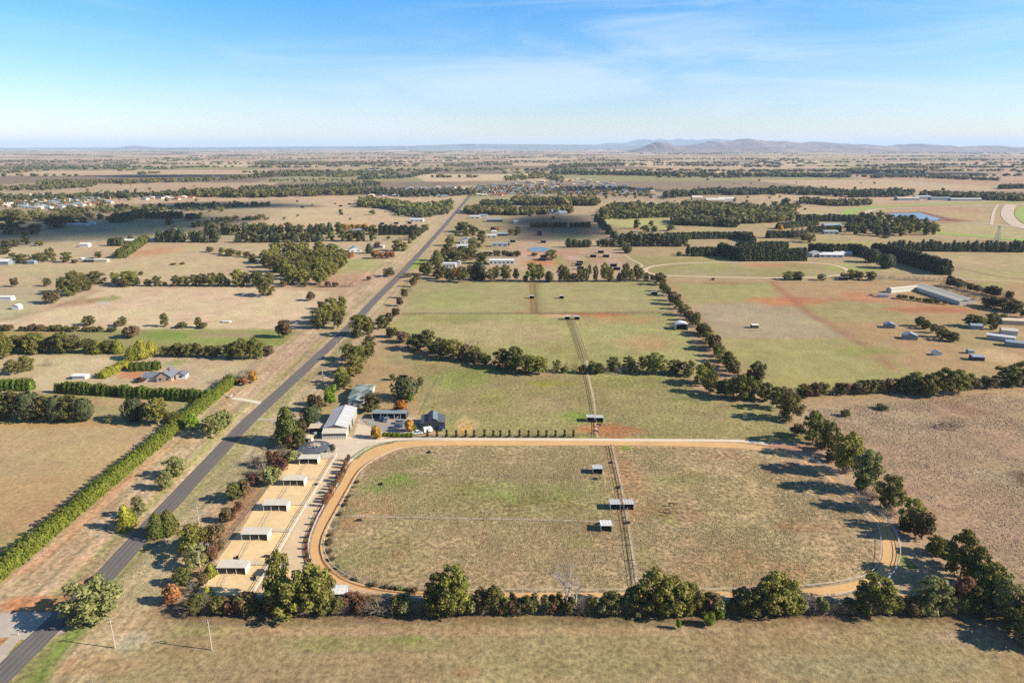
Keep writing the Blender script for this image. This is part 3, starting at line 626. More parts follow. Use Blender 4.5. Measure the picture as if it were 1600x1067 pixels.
def gum_proto(i, hi=True, low=False, spread=1.0):
    rs = np.random.RandomState(100 + i); n = 25 if hi else 9
    lob = []; lim = []
    base = .02 if not low else -.06
    for j in range(n):
        t = j / n; a = j * 2.399 + rs.uniform(-.4, .4); z = base + .14 + (.86 - base - .14) * ((j + rs.uniform(0, 1)) / n) ** .9
        rmax = .42 * math.sqrt(max(.05, 1 - ((z - .46) / .5) ** 2)); rr = rmax * rs.uniform(.45, 1.0) * spread
        R = rs.uniform(.075, .145) if hi else rs.uniform(.13, .2)
        c = (rr * math.cos(a), rr * math.sin(a), z); lob.append((c, (R * 1.15, R * 1.15, R * .85)))
        if j % 2 == 0: lim.append(((0, 0, .18 + .2 * t), (c[0] * .9, c[1] * .9, c[2] - .03), .012))
    lob.append(((0, 0, .42), (.18, .18, .28) if hi else (.27, .27, .34))); lob.append(((rs.uniform(-.08, .08), rs.uniform(-.08, .08), .86), (.14, .14, .12)))
    V, Fl = lobes_crown(lob, .030 if hi else .065, 4.6 if hi else 4.2, rs, .75, core=.64 if hi else .74)
    return (V, Fl), dict(top=.5, r=.024, limbs=lim)
def pine_prof(z): return .5 * np.clip(1 - (z - .22) / .80, 0.02, 1) ** .62 * np.clip(z / .16, .25, 1) ** .6
def round_prof(z): return .5 * np.sqrt(np.clip(1 - ((z - .5) / .52) ** 2, 0.01, 1))
def cyp_prof(z): return .5 * np.clip(1 - (z - .35) / .70, .03, 1) ** .5 * np.clip(z / .2, .5, 1) ** .5
def spire_prof(z): return .5 * np.clip(1 - (z - .1) / .92, .02, 1) ** .8 * np.clip(z / .1, .4, 1)
def shrub_proto(i, hi=True):
    rs = np.random.RandomState(300 + i); lob = []
    for j in range(9 if hi else 5):
        a = j * 2.4; rr = .3 * rs.uniform(.2, 1); z = rs.uniform(.28, .74); R = rs.uniform(.16, .24); lob.append(((rr * math.cos(a), rr * math.sin(a), z), (R, R, R * 1.1)))
    lob.append(((0, 0, .35), (.36, .36, .34)))
    return lobes_crown(lob, .055 if hi else .09, 4.5, rs, .7, core=.76), dict(top=.3, r=.03)
def twig_proto(i):      # leafless scrub: a haze of fine twigs
    rs = np.random.RandomState(400 + i); b = MB()
    for j in range(42):
        a = rs.uniform(0, 6.28); e = rs.uniform(.35, 1.35); L_ = rs.uniform(.45, .95); p0 = (.05 * math.cos(a), .05 * math.sin(a), 0)
        d = (math.cos(a) * math.cos(e), math.sin(a) * math.cos(e), math.sin(e)); p1 = tuple(p0[q] + d[q] * L_ * .55 * (1 if q == 2 else .7) for q in range(3)); b.tube(p0, p1, .010, .007, 3)
        for _ in range(5):
            dd = (d[0] + rs.normal(0, .45), d[1] + rs.normal(0, .45), abs(d[2] + rs.normal(0, .3))); p2 = tuple(p1[q] + dd[q] * L_ * .36 for q in range(3)); b.tube(p1, p2, .007, .003, 3)
    V = np.array(b.v); Fl = [list(f) for f in b.f]
    n = 260; d = unit(rs.normal(0, 1, (n, 3))); d[:, 2] = abs(d[:, 2]); lv, lf = leaves(d * np.array([.42, .42, .85]) * rs.uniform(.5, 1, (n, 1)), d, .05, rs, .9, .3)
    return merge_tri_quad([(V, np.array([0]))] if False else [(lv, lf)]), dict(top=.2, r=.02), (V, Fl)
def bare_tree(depth=5, seed=3, spreadv=.5, m=None, name='branches', r0=.028, h0=.30):
    rs = random.Random(seed); b = MB()
    def go(p, d, L_, r, k):
        q = p + d * L_; b.tube(p, q, r, r * .72, 4 if k < 3 else 6)
        if k == 0: return
        for _ in range(3 if k > 1 else 4):
            nd = (d + Vector((rs.gauss(0, spreadv), rs.gauss(0, spreadv), rs.gauss(.05, spreadv * .5)))).normalized(); go(q, nd, L_ * rs.uniform(.6, .82), r * .62, k - 1)
    go(Vector((0, 0, 0)), Vector((.05, 0, 1)), h0, r0, depth)
    zmax = max(v[2] for v in b.v); b.v = [(v[0] / zmax, v[1] / zmax, v[2] / zmax) for v in b.v]
    return b.mesh(name, m or whitebark)

PROTO = {}
def mk(kind, geo, leaf, tr=None, m=None):
    V, Fl = geo; cm = mesh_np('crown', V, Fl, LM[leaf]); tm = trunk_mesh('trunk', m=m, **tr) if tr else None
    PROTO.setdefault(kind, []).append((cm, tm))
for leaf in ('gum', 'gumdark', 'silver'):
    for i in range(4 if leaf == 'gum' else 3):
        g_, t_ = gum_proto(i + (10 if leaf != 'gum' else 0), True, low=(i % 4 != 2)); mk(leaf, g_, leaf, t_, palebark)
for leaf in ('gum', 'gumdark'):
    for i in range(4): g_, t_ = gum_proto(40 + i, False, low=(i % 4 != 2)); mk(leaf + '_far', g_, leaf, t_, palebark)
for i in range(3):
    mk('conifer', profile_crown(pine_prof, .034, 1.3, np.random.RandomState(i), .18), 'cypress', dict(top=.3, r=.03))
    mk('conifer_far', profile_crown(pine_prof if i < 2 else round_prof, .06, 1.1, np.random.RandomState(i + 5), .2), 'conifer', dict(top=.3, r=.03))
    mk('round', profile_crown(round_prof, .04, 1.2, np.random.RandomState(i + 9), .14), 'conifer', dict(top=.3, r=.03))
    mk('cypress', profile_crown(cyp_prof, .05, 1.1, np.random.RandomState(i + 14), .12), 'conifer', dict(top=.2, r=.03))
    mk('poplar', profile_crown(spire_prof, .06, .7, np.random.RandomState(i + 24), .2, core=.3), 'grey', dict(top=.6, r=.02))
    mk('yellowconifer', profile_crown(pine_prof, .045, 1.2, np.random.RandomState(i + 34), .16), 'yellowgreen', dict(top=.2, r=.03))
for k_, leaf in (('shrub', 'gumdark'), ('brown', 'brown'), ('red', 'red'), ('bright', 'bright'), ('yellow', 'yellow'), ('orange', 'orange'), ('rust', 'rust'), ('greyshrub', 'silver')):
    for i in range(3): g_, t_ = shrub_proto(i + 7 * len(k_)); mk(k_, g_, leaf, t_)
for i in range(3):
    g_, t_ = shrub_proto(60 + i, False); mk('shrub_far', g_, 'gumdark', t_)
    (lv, t_, tw) = twig_proto(i); V_, F_ = lv
    PROTO.setdefault('grey', []).append((mesh_np('foliage', V_, F_, LM['grey']), mesh_np('twigs', tw[0], tw[1], palebark)))

KN = {  # kind -> (object name, category, how a label calls it)
    'gum': ('gum_tree', 'gum tree', 'olive-leaved gum tree'), 'gumdark': ('evergreen_tree', 'evergreen tree', 'dark-leaved evergreen tree'), 'silver': ('wattle_tree', 'wattle tree', 'silvery-green wattle tree'),  # gumdark trees are the same gums with darker leaves
    'gum_far': ('gum_tree', 'gum tree', 'olive gum tree'), 'gumdark_far': ('evergreen_tree', 'evergreen tree', 'dark evergreen tree'),
    'conifer': ('conifer', 'conifer', 'olive-green conifer'), 'conifer_far': ('conifer', 'conifer', 'dark conifer'), 'round': ('round_conifer', 'conifer', 'round dense dark conifer'),
    'cypress': ('cypress_tree', 'cypress', 'dark narrow cypress'), 'poplar': ('poplar_tree', 'poplar', 'bare grey poplar'), 'yellowconifer': ('golden_cypress', 'cypress', 'golden-green cypress'),
    'shrub': ('shrub', 'shrub', 'dark green shrub'), 'shrub_far': ('shrub', 'shrub', 'low green shrub'), 'brown': ('shrub', 'shrub', 'brown-leaved shrub'), 'red': ('shrub', 'shrub', 'red-brown shrub'), 'bright': ('shrub', 'shrub', 'bright green shrub'),
    'yellow': ('autumn_tree', 'autumn tree', 'golden yellow autumn tree'), 'orange': ('autumn_tree', 'autumn tree', 'orange autumn tree'), 'rust': ('autumn_tree', 'autumn tree', 'rust-coloured autumn tree'),
    'greyshrub': ('shrub', 'shrub', 'silvery grey shrub'), 'grey': ('scrub_bush', 'bush', 'leafless grey twiggy bush'),
}
FAR_PX = 20      # lower than this in the photograph: no separate trunk
nseed = [0]
def C(phrase, group, items):
    """items: (px, base row, top row, width px, kind)"""
    rs = random.Random(len(phrase) * 7 + len(items))
    items = sorted(items, key=lambda q: (q[4], q[0])); byk = {}
    for it in items: byk.setdefault(KN[it[4]][2], []).append(it)
    for call, its in byk.items():
        for i, (px, yb, yt, w, kind) in enumerate(its):
            x, y = G(px, yb); h = height_for(px, yb, yt); wd = w / scale(x, y, h * .5)
            pr = PROTO[kind]; nseed[0] += 1; cm, tm = pr[nseed[0] % len(pr)]
            nm, cat, _ = KN[kind]
            art = '' if len(its) == 1 else (f', {ordinal(i + 1)} from the left,')
            lab = f'{call}{art} {phrase}'
            ws = lab.replace(',', '').split()
            k_ = 1.17 if kind not in ('topiary', 'poplar') else 1.0; sc = (wd * k_, wd * k_ * rs.uniform(.88, 1.1), h * 1.03)
            rz = rs.uniform(0, 6.28)
            if yb - yt < FAR_PX or tm is None:
                o = bpy.data.objects.new(nm, cm); o.location = (x, y, 0); o.rotation_euler = (0, 0, rz); o.scale = sc; link(o); tag(o, lab, cat, group)
                if (yb - yt) > 11 and kind in ('gum', 'gumdark', 'gum_far', 'gumdark_far'): part('trunk', tm, o)
            else:
                o = empty(nm, lab, cat, (x, y, 0), rz, group); o.scale = sc
                part('crown', cm, o); part('trunk' if kind != 'grey' else 'twigs', tm, o)
def rowof(pts, n, h, w, kinds, jit=.3, seed=1):
    """trees spaced along a surveyed line; h, w in px (near end, far end)"""
    rs = random.Random(seed); out_ = []
    L_ = [math.hypot(pts[i + 1][0] - pts[i][0], pts[i + 1][1] - pts[i][1]) for i in range(len(pts) - 1)]; T = sum(L_)
    for i in range(n):
        s = (i + .5 + rs.uniform(-jit, jit)) / n * T; k = 0; f_ = (i + .5) / n
        while k < len(L_) - 1 and s > L_[k]: s -= L_[k]; k += 1
        t = s / L_[k]; px = pts[k][0] + (pts[k + 1][0] - pts[k][0]) * t; py = pts[k][1] + (pts[k + 1][1] - pts[k][1]) * t
        hh = (h[0] + (h[-1] - h[0]) * f_) * rs.uniform(.8, 1.15); ww = (w[0] + (w[-1] - w[0]) * f_) * rs.uniform(.8, 1.2)
        out_.append((px, py, py - hh, ww, rs.choice(kinds)))
    return out_
def woodof(pts, n, h, w, kinds, seed=1):
    rs = random.Random(seed); out_ = []; xs = [p[0] for p in pts]; ys = [p[1] for p in pts]
    def ins(x, y):
        c = False
        for i in range(len(pts)):
            a, b = pts[i], pts[i - 1]
            if (a[1] > y) != (b[1] > y) and x < (b[0] - a[0]) * (y - a[1]) / (b[1] - a[1]) + a[0]: c = not c
        return c
    best = []
    while len(best) < n:
        cand = [(rs.uniform(min(xs), max(xs)), rs.uniform(min(ys), max(ys))) for _ in range(40)]; cand = [c for c in cand if ins(*c)]
        if not cand: continue
        best.append(max(cand, key=lambda c: min([((c[0] - q[0])) ** 2 + ((c[1] - q[1]) * 2.5) ** 2 for q in best] or [1])))
    for px, py in best: out_.append((px, py, py - rs.uniform(h[0], h[1]), rs.uniform(w[0], w[1]), rs.choice(kinds)))
    return out_

def hedge(label, pts, hm, wm, leaf, size=.35, group=None, bulge=3.0, world=False, seed=0, name='hedge', cat='hedge', lump=.34):
    """a clipped or wind-pruned row grown together: leaves over a lumpy body, plus its stems"""
    rs = np.random.RandomState(seed + 900); P_ = np.array(pts if world else gp(pts), float)
    d = np.concatenate([[0], np.cumsum(np.hypot(*np.diff(P_, axis=0).T))]); Lt = d[-1]
    area = Lt * (2 * hm + wm) * 1.15 + wm * hm * 2; n = int(min(area / (size ** 2 * .75), 16000))
    def at(s): return np.stack([np.interp(s, d, P_[:, 0]), np.interp(s, d, P_[:, 1])], -1)
    nb = max(2, int(Lt / bulge)); bs = (np.arange(nb) + .5) / nb * Lt; bh = rs.uniform(-1, 1, nb)
    def shp(s, a):    # a: 0..pi around from one foot over the top to the other
        b = np.abs(((s / bulge + .12 * np.sin(s * .37)) % 1) - .5) * 2; hv = np.interp(s, bs, bh)
        k = 1 - lump * b ** 1.6 * .6 + .10 * hv * lump * 4
        e = .80
        cx = np.sign(np.cos(a)) * np.abs(np.cos(a)) ** e * wm / 2 * k; cz = np.abs(np.sin(a)) ** e * hm * k
        return cx, cz
    s = rs.uniform(0, Lt, n); a = rs.uniform(0, np.pi, n)
    ends = rs.uniform(0, 1, n) < (wm * hm * 1.5) / max(area, 1)
    cx, cz = shp(s, a); f_ = rs.uniform(.86, 1.06, n); cx *= f_; cz *= f_
    cx = np.where(ends, cx * rs.uniform(0, 1, n), cx); cz = np.where(ends, cz * rs.uniform(.1, 1, n), cz); s = np.where(ends, np.where(rs.uniform(0, 1, n) < .5, 0, Lt), s)
    p = at(s); q = at(np.clip(s + .5, 0, Lt)); r = at(np.clip(s - .5, 0, Lt)); t = q - r; t /= np.linalg.norm(t, axis=1)[:, None] + 1e-9
    nx = np.stack([-t[:, 1], t[:, 0]], 1)
    Pc = np.concatenate([p + nx * cx[:, None], cz[:, None]], 1)
    tang = ((s / bulge) % 1 - .5) * 1.4
    Nn = np.concatenate([nx * np.cos(a)[:, None] + t * (tang + np.where(ends, np.where(s < 1, -2, 2), 0))[:, None], np.sin(a)[:, None]], 1)
    parts = [leaves(Pc, Nn, size, rs, .5)]
    ns = max(2, int(Lt / (bulge / 2))); k = 8; cv = []; cf = []
    for i in range(ns + 1):
        si = Lt * i / ns; p0 = at(np.array([si]))[0]; t0 = at(np.array([min(si + .5, Lt)]))[0] - at(np.array([max(si - .5, 0)]))[0]; t0 /= np.linalg.norm(t0) + 1e-9
        for j in range(k):
            aa = np.pi * j / (k - 1); x_, z_ = shp(np.array([si]), np.array([aa])); cv.append((p0[0] - t0[1] * x_[0] * .84, p0[1] + t0[0] * x_[0] * .84, z_[0] * .86))
    for i in range(ns):
        for j in range(k - 1): cf.append((i * k + j, (i + 1) * k + j, (i + 1) * k + j + 1, i * k + j + 1))
    parts.append((np.array(cv), np.array(cf)))
    V, Fl = merge_tri_quad(parts)
    o = bpy.data.objects.new(name, mesh_np('foliage', V, Fl, LM[leaf])); link(o); tag(o, label, cat, group); return o

# ---- the south fence line
S = 'hedgerow trees along the south fence'
C('in the tree line along the south fence', S, [
    (452, 958, 905, 66, 'gum'), (487, 954, 884, 62, 'gum'), (437, 940, 862, 40, 'gum'), (508, 956, 900, 36, 'gum'), (687, 957, 898, 46, 'gum'), (710, 955, 884, 54, 'gum'), (700, 956, 906, 62, 'gum'),
    (752, 955, 922, 30, 'brown'), (772, 955, 917, 32, 'gumdark'), (790, 957, 930, 20, 'bright'), (1028, 954, 892, 58, 'gum'), (1052, 956, 906, 52, 'gum'), (992, 955, 916, 46, 'gumdark'), (1078, 958, 912, 36, 'gum'),
    (1110, 956, 928, 40, 'gumdark'), (1210, 955, 896, 62, 'gum'), (1238, 956, 922, 40, 'gum'), (1165, 957, 922, 46, 'gumdark'), (1190, 955, 916, 34, 'gumdark'), (1365, 954, 900, 58, 'gum'), (1385, 955, 920, 34, 'gum'), (1345, 954, 916, 30, 'gumdark'),
    (1455, 953, 901, 48, 'silver'), (1470, 956, 924, 34, 'gumdark'), (1500, 948, 896, 36, 'red'), (1520, 958, 916, 36, 'gumdark'), (1420, 950, 930, 18, 'greyshrub'), (1107, 977, 957, 22, 'bright'), (1125, 967, 952, 14, 'bright'), (1060, 982, 966, 10, 'bright'),
    (870, 955, 926, 26, 'shrub'), (862, 956, 934, 20, 'gumdark'), (925, 956, 934, 26, 'gumdark'), (955, 956, 926, 34, 'gumdark'), (622, 955, 934, 26, 'brown'), (672, 955, 935, 20, 'red')])
under = rowof([(290, 957), (1560, 957)], 74, (26, 26), (26, 26), ['grey', 'grey', 'brown', 'shrub', 'greyshrub', 'grey', 'red', 'shrub'], .5, 5)
under += rowof([(300, 948), (640, 950)], 16, (22, 22), (26, 26), ['brown', 'red', 'grey', 'greyshrub'], .5, 6) + rowof([(1270, 950), (1340, 948)], 5, (18, 18), (22, 22), ['grey'], .5, 6)
C('in the scrub under the south fence trees', 'scrub under the south fence trees', under)
# ---- west boundary beside the yards
C('on the bank between road and sand yards', 'trees between the road and the sand yards', [
    (270, 942, 911, 30, 'rust'), (287, 914, 887, 30, 'gumdark'), (305, 887, 852, 34, 'silver'), (300, 862, 822, 44, 'gum'), (320, 852, 826, 26, 'gumdark'), (333, 852, 820, 30, 'brown'), (333, 876, 856, 20, 'red'), (325, 935, 916, 16, 'yellowconifer'),
    (308, 955, 930, 34, 'gumdark'), (340, 953, 930, 16, 'shrub'), (385, 955, 925, 34, 'brown'), (290, 952, 932, 24, 'grey'), (302, 925, 905, 18, 'grey'), (345, 835, 817, 16, 'brown'), (353, 815, 793, 20, 'brown'), (366, 783, 754, 28, 'gumdark'),
    (384, 776, 748, 24, 'brown'), (396, 758, 738, 18, 'red'), (424, 757, 730, 30, 'greyshrub'), (374, 798, 782, 16, 'red'), (412, 742, 716, 24, 'grey'), (428, 730, 706, 24, 'red'), (442, 736, 714, 20, 'red'), (440, 716, 692, 20, 'grey'), (400, 727, 705, 20, 'grey'),
    (455, 722, 700, 20, 'greyshrub'), (452, 700, 678, 20, 'red'), (472, 678, 656, 16, 'brown'), (470, 700, 672, 18, 'gumdark'), (412, 730, 722, 14, 'brown'), (364, 812, 799, 13, 'red'), (342, 862, 844, 16, 'brown'), (330, 900, 880, 18, 'yellowconifer'), (318, 915, 895, 16, 'brown')])
C('beside the round horse walker', 'trees by the stables', [(450, 693, 637, 46, 'conifer'), (487, 664, 634, 27, 'round'), (520, 706, 694, 8, 'round')])
# ---- road verge
V_ = 'trees on the road verge'
C('on the verge near the road junction', V_, [(150, 968, 908, 80, 'silver')])
C('on the road verge opposite the sand yards', V_, [(247, 838, 802, 30, 'conifer'), (265, 834, 798, 28, 'conifer'), (198, 826, 790, 26, 'yellowconifer'), (218, 808, 775, 24, 'silver'), (206, 818, 795, 14, 'yellowconifer'), (275, 744, 714, 34, 'silver'), (259, 764, 735, 24, 'silver'),
                                                   (330, 682, 650, 34, 'silver'), (352, 668, 640, 26, 'silver'), (342, 674, 645, 24, 'silver'), (303, 672, 645, 24, 'bright')])
C('where the road bends past the paddocks', V_, [(563, 525, 492, 34, 'gum'), (576, 522, 496, 20, 'gumdark'), (500, 513, 481, 27, 'gumdark'), (518, 506, 465, 30, 'gum'), (533, 498, 463, 25, 'gum'), (510, 498, 476, 20, 'gum'), (528, 513, 485, 22, 'gumdark'), (443, 527, 499, 24, 'brown'), (597, 513, 494, 20, 'gumdark'), (608, 506, 488, 16, 'gumdark'), (619, 494, 480, 14, 'brown'),
                                                (625, 478, 464, 12, 'brown'), (632, 466, 450, 12, 'brown'), (640, 456, 442, 11, 'grey'), (646, 448, 432, 11, 'brown'), (609, 432, 419, 18, 'gumdark_far'), (637, 433, 427, 14, 'gumdark_far'), (651, 440, 428, 11, 'brown'), (577, 438, 431, 8, 'red'),
                                                (485, 470, 455, 16, 'brown'), (503, 483, 470, 14, 'shrub')])
# ---- neighbour's garden
C('round the grey-roofed neighbour house', 'trees of the neighbouring garden', [
    (545, 562, 537, 26, 'gumdark'), (560, 572, 540, 28, 'gum'), (575, 563, 532, 24, 'gum'), (553, 586, 556, 32, 'gum'), (535, 600, 574, 26, 'gum'), (578, 545, 524, 18, 'gumdark'), (536, 607, 584, 32, 'gumdark'), (516, 634, 602, 20, 'bright'), (495, 642, 616, 22, 'brown'), (487, 632, 616, 14, 'gumdark'),
    (632, 623, 588, 34, 'round'), (657, 602, 589, 11, 'gumdark'), (580, 643, 615, 36, 'gumdark'), (626, 644, 625, 26, 'orange'), (641, 628, 612, 13, 'bright'), (614, 594, 584, 10, 'greyshrub'), (615, 628, 612, 10, 'grey')])
C('between the neighbour block and green paddocks', 'boundary trees of the green paddocks', [
    (650, 546, 522, 32, 'gumdark'), (668, 548, 515, 28, 'gumdark'), (630, 535, 517, 24, 'brown'), (613, 527, 510, 20, 'shrub'), (690, 560, 528, 32, 'gumdark'), (708, 562, 530, 30, 'gum'), (724, 562, 537, 28, 'brown'), (742, 566, 546, 26, 'gumdark'), (680, 553, 535, 24, 'shrub'), (740, 562, 540, 24, 'gum'), (757, 572, 552, 24, 'gumdark')])
# ---- north fence of the property
C('on the north boundary of the home paddock', 'trees along the north boundary', [
    (785, 575, 545, 30, 'gumdark'), (805, 578, 541, 26, 'gum'), (822, 583, 554, 34, 'gum'), (842, 584, 557, 26, 'gum'), (870, 580, 562, 15, 'gum'), (796, 583, 562, 22, 'gumdark'), (925, 583, 564, 17, 'gum'), (936, 584, 567, 18, 'gumdark'), (958, 580, 557, 20, 'gumdark'), (983, 580, 557, 25, 'gumdark'), (1003, 577, 556, 15, 'gum'),
    (1024, 584, 551, 30, 'gum'), (1054, 584, 562, 27, 'gumdark'), (1076, 588, 563, 22, 'gum'), (1095, 601, 570, 26, 'gum'), (1110, 614, 580, 26, 'gum'), (1125, 620, 594, 22, 'gumdark'), (1141, 622, 590, 26, 'gum'), (1160, 624, 584, 30, 'gum'), (1181, 606, 564, 28, 'gumdark'), (1178, 624, 594, 24, 'gum'), (1197, 626, 598, 24, 'gumdark'), (1105, 598, 565, 20, 'gumdark')]
    + rowof([(850, 582), (1080, 586)], 17, (13, 13), (14, 14), ['grey', 'grey', 'greyshrub', 'brown'], .4, 8) + rowof([(880, 577), (960, 577)], 5, (12, 12), (12, 12), ['grey'], .4, 8))
C('on the lane east of the green paddocks', 'trees along the lane east of the green paddocks', rowof([(1033, 452), (1045, 466), (1062, 486), (1075, 500), (1095, 520), (1112, 542), (1130, 566), (1150, 590)], 19, (16, 24), (15, 26), ['gumdark', 'gum', 'gumdark', 'brown'], .3, 9)
    + [(1031, 445, 426, 20, 'gumdark'), (1170, 600, 580, 22, 'brown'), (1150, 600, 580, 20, 'grey'), (1120, 590, 574, 20, 'grey')])
# ---- east boundary
C('on the east boundary beyond the track', 'trees along the east boundary', [
    (1213, 638, 604, 30, 'gumdark'), (1232, 656, 614, 36, 'gum'), (1270, 692, 642, 38, 'gum'), (1293, 712, 660, 36, 'gumdark'), (1322, 739, 674, 42, 'gum'), (1352, 768, 702, 44, 'silver'), (1388, 797, 742, 38, 'gumdark'),
    (1420, 826, 778, 36, 'gum'), (1440, 842, 796, 34, 'brown'), (1464, 866, 838, 30, 'gum'), (1484, 884, 852, 32, 'gumdark'), (1500, 902, 832, 52, 'gum'), (1522, 918, 856, 42, 'gumdark'), (1545, 940, 880, 44, 'gum'), (1568, 962, 906, 42, 'silver'), (1590, 1000, 962, 34, 'silver'), (1578, 985, 950, 26, 'gumdark'),
    (1455, 866, 842, 24, 'shrub'), (1540, 952, 925, 24, 'brown'), (1360, 782, 762, 24, 'grey'), (1320, 738, 718, 22, 'grey'), (1280, 702, 686, 20, 'brown'), (1625, 1010, 960, 60, 'gum'), (1604, 978, 930, 36, 'gum'), (1245, 680, 662, 20, 'brown'), (1300, 722, 704, 20, 'brown'), (1345, 766, 746, 22, 'brown'), (1390, 806, 786, 22, 'grey'), (1412, 832, 812, 22, 'brown')])
C('in the scrub belt beyond the east paddocks', 'scrub belt east of the paddocks', rowof([(1222, 622), (1300, 616), (1390, 612)], 14, (16, 22), (20, 26), ['brown', 'brown', 'red', 'shrub', 'gumdark', 'grey'], .4, 12)
    + [(1410, 612, 590, 30, 'gumdark'), (1428, 615, 582, 34, 'gumdark'), (1452, 618, 584, 36, 'gum'), (1475, 618, 575, 40, 'gumdark'), (1497, 614, 578, 36, 'gum'), (1520, 606, 590, 24, 'brown'), (1545, 606, 588, 28, 'brown'), (1575, 602, 572, 40, 'gumdark'), (1598, 600, 566, 40, 'gum'), (1480, 668, 650, 34, 'grey'), (1498, 665, 650, 26, 'grey'), (1378, 640, 632, 20, 'shrub'), (1320, 650, 640, 16, 'shrub')])
C('between the blue-roofed sheds in the east', 'trees among the eastern horse paddocks', [(1437, 510, 494, 16, 'gumdark'), (1446, 514, 500, 14, 'gumdark'), (1458, 520, 506, 14, 'gumdark'), (1468, 527, 508, 16, 'gum'), (1478, 532, 516, 20, 'gumdark'), (1490, 534, 519, 16, 'gumdark'), (1517, 510, 491, 24, 'gumdark'), (1530, 512, 494, 18, 'gum'), (1550, 505, 489, 22, 'gumdark'), (1567, 503, 491, 18, 'gumdark'), (1552, 515, 503, 12, 'gumdark'), (1598, 496, 483, 14, 'gumdark'), (1572, 485, 465, 34, 'gumdark'), (1550, 480, 462, 30, 'brown'), (1586, 488, 470, 24, 'gumdark')])
# ---- west side of the road
hedge('long bright green hedge between the road verge and the tan western field', [(-148.6, 168), (-148.2, 230), (-147.6, 285), (-147.0, 338)], 5.2, 5.6, 'hedge', .34, world=True, bulge=2.6, seed=1)
hedge('clipped dark green hedge running west from the long roadside hedge', [(88, 613), (184, 618)], 5.6, 4.2, 'hedge', .36, seed=2, bulge=2.6)
hedge('clipped green hedge in front of the white-gabled farmhouse', [(189, 619), (330, 628)], 5.8, 4.5, 'hedge', .36, seed=3, bulge=2.6)
hedge('short clipped hedge at the western edge beyond the red path', [(-60, 608), (51, 609)], 5.6, 5, 'hedge', .36, seed=4)
hedge('golden green hedge sloping up behind the farmhouse lawn', [(158, 592), (198, 572)], 4.0, 6, 'yellowgreen', .36, seed=5)
hedge('dark clipped hedge beside the farmhouse roof', [(203, 579), (250, 577)], 4.5, 5, 'hedge', .36, seed=6)
C('in the row south of the farmhouse hedges', 'tall trees south of the farmhouse', [(2, 655, 614, 34, 'round'), (25, 655, 610, 32, 'gumdark'), (48, 656, 614, 34, 'round'), (72, 657, 618, 30, 'gumdark'), (92, 657, 620, 30, 'round'), (112, 657, 617, 32, 'gumdark'), (132, 657, 624, 26, 'round'), (-25, 654, 612, 36, 'round'),
    (210, 657, 622, 28, 'round'), (230, 660, 630, 22, 'gumdark'), (248, 663, 621, 32, 'gum'), (268, 660, 642, 22, 'shrub'), (170, 660, 651, 14, 'greyshrub')])
C('in the belt north of the farmhouse', 'tree belt north of the farmhouse', rowof([(-20, 550), (130, 550)], 8, (26, 30), (26, 28), ['gum', 'gumdark', 'gum'], .3, 14) + rowof([(135, 551), (195, 552)], 4, (22, 18), (22, 20), ['gumdark', 'yellowconifer'], .3, 14) + [(208, 562, 541, 22, 'yellowconifer'), (222, 560, 531, 26, 'yellowconifer'), (237, 552, 533, 20, 'yellowconifer'), (100, 552, 518, 26, 'gumdark'), (55, 552, 520, 30, 'gum'), (40, 580, 556, 24, 'gum'), (20, 585, 562, 26, 'gumdark'), (5, 560, 520, 34, 'gum'), (75, 571, 556, 14, 'grey')]
    + rowof([(248, 556), (345, 558)], 7, (20, 20), (20, 20), ['gumdark', 'shrub', 'gumdark'], .3, 15) + [(360, 560, 536, 22, 'gumdark'), (378, 561, 529, 26, 'gum'), (398, 560, 527, 28, 'gum'), (418, 556, 540, 18, 'brown')])
C('beside the farm gate', 'autumn trees by the farm gate', [(372, 600, 590, 12, 'rust'), (383, 602, 588, 12, 'rust'), (396, 598, 578, 14, 'yellow'), (358, 598, 575, 22, 'grey'), (376, 590, 572, 20, 'grey'), (392, 592, 568, 18, 'grey'), (240, 586, 578, 12, 'yellowconifer'), (220, 597, 588, 16, 'red')])
C('on the fence line of the pale western field', 'trees along the pale western field', [(140, 508, 493, 20, 'gumdark'), (193, 509, 494, 12, 'gumdark'), (258, 510, 489, 14, 'gum'), (284, 512, 503, 18, 'gumdark'), (311, 512, 495, 12, 'gumdark'), (318, 513, 504, 12, 'shrub'), (205, 527, 509, 28, 'brown'), (185, 510, 500, 12, 'brown')]
    + rowof([(0, 516), (180, 518)], 13, (9, 9), (14, 14), ['brown', 'shrub', 'gumdark'], .4, 16))
C('in the row behind the pale western field', 'tree row behind the pale western field', [(81, 474, 453, 27, 'brown'), (74, 447, 434, 13, 'gumdark'), (100, 456, 433, 20, 'gumdark'), (118, 461, 423, 30, 'gumdark'), (112, 462, 444, 24, 'gum'), (135, 454, 434, 20, 'gumdark'), (128, 440, 426, 14, 'gum'), (150, 444, 424, 28, 'gumdark'), (180, 443, 425, 14, 'gum'), (203, 446, 423, 34, 'gum'), (195, 448, 436, 20, 'brown'), (216, 447, 433, 9, 'gumdark'), (231, 447, 436, 13, 'gumdark'), (246, 447, 431, 14, 'gumdark'), (258, 447, 440, 8, 'gumdark'),
    (276, 447, 430, 16, 'gumdark'), (290, 447, 431, 14, 'gum'), (305, 447, 429, 18, 'gumdark'), (318, 447, 427, 16, 'gumdark'), (333, 447, 426, 20, 'gum'), (347, 447, 426, 16, 'gumdark'), (357, 447, 436, 10, 'gumdark'), (374, 447, 421, 24, 'gum'), (386, 447, 425, 16, 'gumdark'), (402, 448, 423, 20, 'gumdark'), (415, 462, 434, 26, 'gumdark'), (421, 446, 425, 16, 'gum')])
